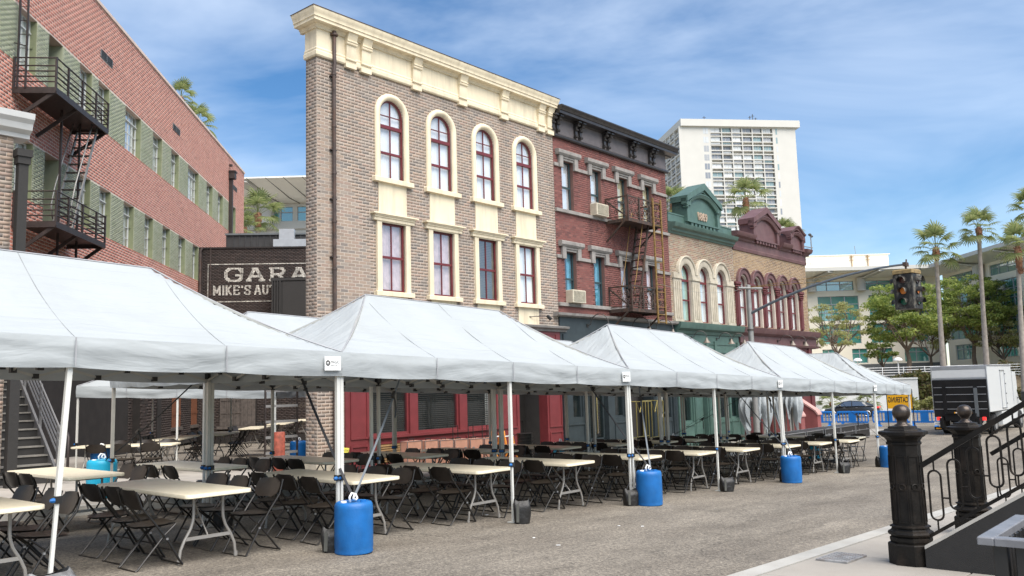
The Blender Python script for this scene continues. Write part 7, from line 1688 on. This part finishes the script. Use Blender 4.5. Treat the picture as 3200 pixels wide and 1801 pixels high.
palm_px(3058, 715, 3090, 1240, 62, 'tallest fan palm of the right-hand group, above the truck', cs=.85, tr=.18, seed=2)
palm_px(3180, 775, 3205, 1240, 58, 'fan palm with thick shaggy trunk top at the right edge', cs=.95, tr=.18, seed=3, skirt=1.9)
palm_px(3222, 650, 3260, 1240, 60, 'fan palm whose fronds just enter the picture at the top right edge', cs=.85, tr=.17, seed=4)
palm_px(2330, 622, 2340, 1150, 80, 'fan palm with red-brown skirt standing before the white tower', cs=1.22, tr=.24, seed=5, skirt=1.3)
palm_px(2102, 640, 2110, 1150, 84, 'fan palm crown peeking over between the red house and the green gable', cs=1.1, tr=.22, seed=6)
palm_px(2452, 735, 2460, 1150, 82, 'fan palm crown half hidden between the two maroon gables', cs=.9, tr=.2, seed=7)
palm_px(566, 305, 560, 1150, 84, 'fan palm top showing over the roof edge of the salmon building, upper one', cs=1.05, tr=.2, seed=8)
palm_px(618, 385, 615, 1150, 84, 'fan palm top showing over the roof edge of the salmon building, lower one', cs=1.1, tr=.2, seed=9)
palm_px(806, 670, 800, 1150, 62, 'pale fan palm rising over the garage roof in the gap beside the salmon building', cs=.98, tr=.22, seed=10, skirt=1.0)
palm_px(765, 715, 765, 1150, 60, 'low fan palm partly hidden behind the salmon building corner', cs=.7, tr=.15, seed=11, n=20)
for i, (px, py, lab) in enumerate(((2597,1262,'small bushy palm at the foot of the pale wall left of the car'),(2712,1258,'small bushy palm behind the car roof'))):
    u, z = onw(px, py, 64); palm(uw(u, 64, z-.9), uw(u, 64, z), lab, cs=.62, tr=.09, n=20, seed=20+i, skirt=.3)
# ---------------------------------------------------------------- cream office building
def office_wing(t, L, zt, zlev, bays, over=3.4, depth=14, x0=0, base=-2.0, zi=None):
    zi = zi or zt-1.55
    """zlev: list of (sill, head) for the window rows, top one first"""
    m = MB(); hol = []
    for (za, zb_), row in zip(zlev, bays):
        for a, b in row: hol.append(('r', a, b, za, zb_))
    wall(m, x0, L, base, zi+.3, hol, 0, .5); m.box(x0, L, depth-.5, depth, base, zt-.4); m.build('wall', M_['cream_wall'], t)
    m = MB(); m.box(x0, L, -.12, 0, base, base+2.4) if False else None
    s = MB(); s.add([(x0,-over,zt-.05),(L,-over,zt-.05),(L,.2,zi),(x0,.2,zi)], [(0,1,2,3)]); s.build('soffit', M_['soffit'], t)
    s = MB(); s.add([(x0,-over-.05,zt-.10),(L,-over-.05,zt-.10),(L,-over-.05,zt+.28),(x0,-over-.05,zt+.28)], [(0,1,2,3)]); s.box(x0, L, -over-.04, depth, zt+.0, zt+.28); s.build('roof', M_['tower'], t)
    for (za, zb_), row in zip(zlev, bays):
        for a, b in row:
            f = MB(); n = max(2, int(round((b-a)/1.35)))
            for k in range(n+1): x = a+(b-a)*k/n; f.box(x-.045, x+.045, .12, .2, za, zb_)
            nz = 2 if zb_-za < 2.2 else 3
            for k in range(nz+1): z = za+(zb_-za)*k/nz if nz == 3 else [za, za+(zb_-za)*.68, zb_][k]; f.box(a, b, .125, .195, z-.04, z+.04)
            o = f.build('window', M_['steel_beam'], t)
            for k in range(n): g = MB(); xa, xb = a+(b-a)*k/n, a+(b-a)*(k+1)/n; g.add([(xa,.17,za),(xb,.17,za),(xb,.17+rj.uniform(-.01,.01),zb_),(xa,.17,zb_)], [(0,1,2,3)]); g.build('pane', M_['glass_teal'], o)
    return t
WL = 92.0; u0, _ = onw(2380, 900, WL); u1, zr = onw(2912, 826, WL); zL = lambda y: onw(2620, y, WL)[1]
off = thing('office_building', 'large cream office building with teal windows and flaring roof eaves, left wing', 'building', uw(u0, WL, 0), -YAW)
xs = lambda px: onw(px, 950, WL)[0]-u0
rows = [(zL(909), zL(880)), (zL(1003), zL(926)), (zL(1075), zL(1014)), (zL(1137), zL(1092))]
bt = [(xs(2400), xs(2520)), (xs(2546), xs(2672)), (xs(2700), xs(2796)), (xs(2806), xs(2900))]
b2 = [(xs(2400), xs(2525)), (xs(2556), xs(2684)), (xs(2716), xs(2800)), (xs(2830), xs(2895))]
b4 = [(xs(2560), xs(2600)), (xs(2652), xs(2700)), (xs(2730), xs(2778)), (xs(2815), xs(2890))]
ZF = onw(2620, 843, WL-3.4)[1]; ZI = zL(873); u2 = onw(2940, 900, WL)[0]
office_wing(off, u2-u0, ZF, rows, [bt, b2, b2, b4], zi=ZI)
for px in (2384, 2534, 2688, 2800): c = MB(); x = xs(px+2); c.tube([(x,-.5,zL(912)),(x,-.5,zL(872))], .45, 14); c.build('round_column', M_['tower'], off, smooth=40); c = MB(); c.ext([(x-.45,zL(872)),(x+.45,zL(872)),(x+1.55,zL(846)),(x+.55,zL(846))], 'y', -3.3, -.55) if False else c.bar((x,-.5,ZI-.15),(x+1.1,-3.3,ZF-.2),.75,.12); c.build('roof_strut', M_['tower'], off)
m = MB(); m.box(xs(2400), xs(2820), 2.5, 9, zL(838), zL(789)); m.box(xs(2400), xs(2825), 2.4, 9.1, zL(789), zL(787)); m.build('roof_plant_room', M_['cream_wall'], off)
for px in (2700, 2752): m = MB(); x = xs(px); m.bar((x,2.4,zL(835)),(x,2.4,zL(790)),.08); [m.bar((x-.25,2.4,zL(yy)),(x+.25,2.4,zL(yy)),.06) for yy in (795, 805, 828)]; m.build('wall_ladder', M_['louvre'], off)
m = MB(); m.box(xs(2568), xs(2580), 2.42, 2.5, zL(815), zL(806)); m.build('vent', M_['soffit'], off); m = MB(); m.tube([(xs(2733),4,zL(787)),(xs(2731),4,zL(753))], .03, 4); m.build('aerial', M_['galv'], off)
m = MB(); m.box(0, u1-u0, -.2, 0, -2, zL(1141)); m.build('dark_base', M_['grey_panel'], off)
offr = thing('office_building', 'right wing of the cream office building, coming forward at the right edge', 'building', uw(u2, WL, 0), math.atan2(-FW.y, -FW.x))
zR = ZF
rr = [(rows[0]), (rows[1]), (rows[2]), (rows[3])]
bb = [[(2.0, 7.4), (9.6, 15.2), (17.4, 23.0), (25.2, 31)], [(1.2, 6.6), (8.6, 14.6), (16.6, 22.6), (24.6, 31)], [(1.2, 6.6), (8.6, 14.6), (16.6, 22.6), (24.6, 31)], [(2.0, 5.6), (9.6, 13.6), (17.6, 21.6), (25, 30)]]
office_wing(offr, 32, zR, rr, bb, x0=.55, over=2.7, zi=ZI)
for x in (8.5, 16.3, 24.1): c = MB(); c.tube([(x,-.5,zL(912)),(x,-.5,zL(872))], .5, 14); c.build('round_column', M_['tower'], offr, smooth=40); c = MB(); c.bar((x,-.5,ZI-.15),(x-1.2,-2.6,ZF-.2),.85,.12); c.build('roof_strut', M_['tower'], offr)
m = MB(); m.box(12.5, 32, 2.0, 9, zR, zR+2.4); m.build('roof_plant_room', M_['cream_wall'], offr)
# lamps on the terrace
for i, (px, py) in enumerate(((2680, 1130), (2806, 1128))):
    u, z = onw(px, py, 71); t = thing('street_lamp', ['white dome lamp on a post behind the last tent roof', 'white dome lamp on a post in front of the office windows'][i], 'street lamp', uw(u, 71, WZ), -YAW, 'white dome lamps on the terrace'); m = MB(); m.tube([(0,0,0),(0,0,z-WZ)], .05, 6); m.build('post', M_['white_plastic'], t); m = MB(); m.lathe([(.05,.0),(.36,.02),(.33,.14),(.2,.24),(.05,.28)], 14, (0,0,z-WZ)); m.build('shade', M_['white_plastic'], t, smooth=40)
# ---------------------------------------------------------------- office building behind the garage
W3 = 78.0; ua, zt3 = onw(560, 556, W3); ub, _ = onw(1120, 556, W3)
o3 = thing('modern_building', 'pale modern building with beige ribbed eaves and teal windows behind the garage', 'building', uw(ua, W3, 0), -YAW)
zz = lambda y: onw(800, y, W3)[1]; zo = lambda y: onw(800, y, W3-5.5)[1]; zm_ = lambda y: onw(800, y, W3-1.6)[1]; x3 = lambda px: onw(px, 650, W3)[0]-ua; L3 = ub-ua
m = MB(); wl_ = [(x3(855), x3(874)), (x3(877), x3(915)), (x3(929), x3(965)), (x3(640), x3(680)), (x3(700), x3(760)), (x3(985), x3(1025))]
wall(m, 0, L3, -2, zz(640), [('r', a, b, zz(694), zz(650)) for a, b in wl_], 0, .4); m.box(0, L3, 10, 10.4, -2, zz(640)); m.build('wall', M_['tower'], o3)
for a, b in wl_: f = MB(); f.box(a, b, .1, .2, zz(668), zz(665)); f.box(a-.05, a+.05, .1, .2, zz(694), zz(650)); f.box(b-.05, b+.05, .1, .2, zz(694), zz(650)); o = f.build('window', M_['steel_beam'], o3); MB().add([(a,.15,zz(694)),(b,.15,zz(694)),(b,.15,zz(650)),(a,.15,zz(650))], [(0,1,2,3)]).build('pane', M_['glass_teal'], o)
m = MB(); yo, yi = -5.5, .3; m.add([(0,yo,zo(558)),(L3,yo,zo(558)),(L3,-1.6,zm_(622)),(0,-1.6,zm_(622))], [(0,1,2,3)]); m.add([(0,-1.6,zm_(622)),(L3,-1.6,zm_(622)),(L3,yi,zz(640)),(0,yi,zz(640))], [(0,1,2,3)]); m.box(0, L3, yo, 10, zo(557.5), zo(555)+.05); m.build('eaves', M_['soffit'], o3)
m = MB()
for px in (560, 615, 690, 800, 838, 893, 945, 1000): x = x3(px)-.3; m.bar((x,yo-.02,zo(557)),(x+1.1,-1.62,zm_(623)),.05,.05); m.bar((x+1.1,-1.62,zm_(623)),(x+1.7,yi,zz(641)),.05,.05)
m.build('eaves_seam', M_['dark_panel'], o3)
m = MB(); m.bar((x3(818)-.3,yo+.2,zo(566)),(x3(845)-.1,-1.7,zm_(614)),1.1,.1); m.tube([(x3(840),-1.0,zz(720)),(x3(840),-1.0,zz(610))], .55, 14); m.build('roof_strut', M_['tower'], o3, smooth=40)
m = MB(); m.box(0, L3, -.25, 0, zz(720), zz(697)); m.build('spandrel', M_['tower'], o3)
# ---------------------------------------------------------------- white apartment tower
WT = 272.0; TA = math.radians(8); tu, tz = onw(2129, 374, WT)
tw = thing('apartment_tower', 'tall white concrete apartment tower with ribbon windows on the skyline', 'tower', uw(tu, WT, 0), -YAW+TA)
TW, FL = 40.2, 3.0; NF = 22; top = tz; b0, bp_ = 10.0, 3.53
m = MB(); m.box(0, 9.55, 0, 9, -2, top-2.3); m.box(31.9, TW-.9, 0, 9, -2, top-2.3); m.box(9.55, 31.9, 1.2, 9, -2, top-2.3); m.box(-.6, TW+.4, -.9, 30, top-2.3, top); m.box(.6, TW-.9, 9, 29, -2, top-2.3); m.build('wall', M_['tower'], tw)
fm = MB()
for x in [9.55]+[b0+bp_*k for k in range(1, 6)]+[31.35]: fm.box(x-.16 if x > 9.6 else 9.55, x+.16 if x < 31 else 31.9, -.05, 1.2, -2, top-2.3)
for k in range(NF+1): z = top-2.3-k*FL; fm.box(9.6, 31.6, -.02, 1.2, z-.30, z-.0) ; fm.box(9.6, 31.6, .0, 1.2, z-2.12, z-1.80); 
fm.build('balcony_frame', M_['tower'], tw)
TP = [mat('tower_pane_'+n_, c_, .25, var=.05) for n_, c_ in (('slate', (.24,.26,.29)), ('pale', (.55,.57,.57)), ('grey', (.36,.37,.38)), ('teal', (.24,.33,.34)), ('white', (.68,.69,.68)))]
pm_cache = {}
def flat_pane(m_, w_, h_, ny):
    k = (m_.name, round(w_, 2), round(h_, 2), ny)
    if k not in pm_cache:
        a = MB(); a.add([(0,0,0),(w_,0,0),(w_,0,h_),(0,0,h_)], [(0,1,2,3)])
        pm_cache[k] = a.mesh('window', m_)
        b = MB()
        for i in range(1, ny): b.box(w_*i/ny-.05, w_*i/ny+.05, -.06, .0, 0, h_)
        pm_cache[k+('m',)] = b.mesh('mullion', M_['tower'])
    o = bpy.data.objects.new('window', pm_cache[k]); COL.objects.link(o); o.parent = tw
    if ny > 1: q = bpy.data.objects.new('mullion', pm_cache[k+('m',)]); COL.objects.link(q); q.parent = o
    return o
rt = random.Random(12)
for k in range(NF):
    z = top-2.3-k*FL
    for j in range(6):
        x = b0+bp_*j-.2; w_ = bp_-.28; mm = rt.choice(TP) if rt.random() > .25 else TP[1]
        if rt.random() > .12: o = flat_pane(mm, w_, 1.5, rt.choice((2, 3, 2))); o.location = (x, .45, z-1.80)
        else: o = flat_pane(TP[0], w_, 1.5, 2); o.location = (x, 1.1, z-1.80)
        if rt.random() > .35: o = flat_pane(rt.choice(TP), w_, .62, 1); o.location = (x, .4, z-2.76)
    o = flat_pane(rt.choice(TP[:3]), 1.7, 2.0, 2); o.location = (7.2, -.02, z-2.4)
    o = flat_pane(rt.choice(TP), .55, 2.0, 1); o.location = (32.3, -.02, z-2.4)
m = MB()
for k in range(NF+1): z = top-2.3-k*FL; m.box(-1.1, .1, 0, 28, z-.35, z+.05); m.box(-1.15, -1.0, 0, 28, z-2.2, z-2.0)
for y in (0.1, 5, 9.5, 14, 18.5, 23, 27.8): m.box(-1.12, .05, y-.25, y+.25, -2, top-2.3)
m.build('side_balcony', M_['tower'], tw)
for k in range(NF):
    z = top-2.3-k*FL
    for j in range(6):
        o = flat_pane(rt.choice(TP[:3]), 4.0, 1.65, 4); o.location = (-.55 if rt.random() > .3 else -.02, .45+4.6*j+4.0, z-2.0); o.rotation_euler = (0, 0, -PI/2)
m = MB()
for x, h in ((9, 2.2), (25, 2.6), (26, 3.2), (27, 2.0)): m.tube([(x,3,top),(x,3,top+h)], .12, 5); m.bar((x-.6,3,top+h*.8),(x+.6,3,top+h*.8),.12)
m.build('roof_aerial', M_['dark_panel'], tw)
# weather mast on the maroon roof
t = thing('weather_mast', 'thin instrument arm with cup anemometer at the right end of the maroon cornice', 'mast', FO+FD*30.6+Vector((0,.2,8.25)), FA); m = MB(); m.tube([(0,0,0),(.3,0,.25),(1.5,0,.30)], .03, 5); m.tube([(1.35,0,.1),(1.35,0,.95)], .03, 5); m.build('arm', M_['galv'], t); m = MB(); m.lathe([(.05,0),(.1,.05),(.05,.12)], 8, (1.25,0,.92)); m.lathe([(.05,0),(.1,.05),(.05,.12)], 8, (1.45,0,.85)); m.build('cups', M_['dark_panel'], t)
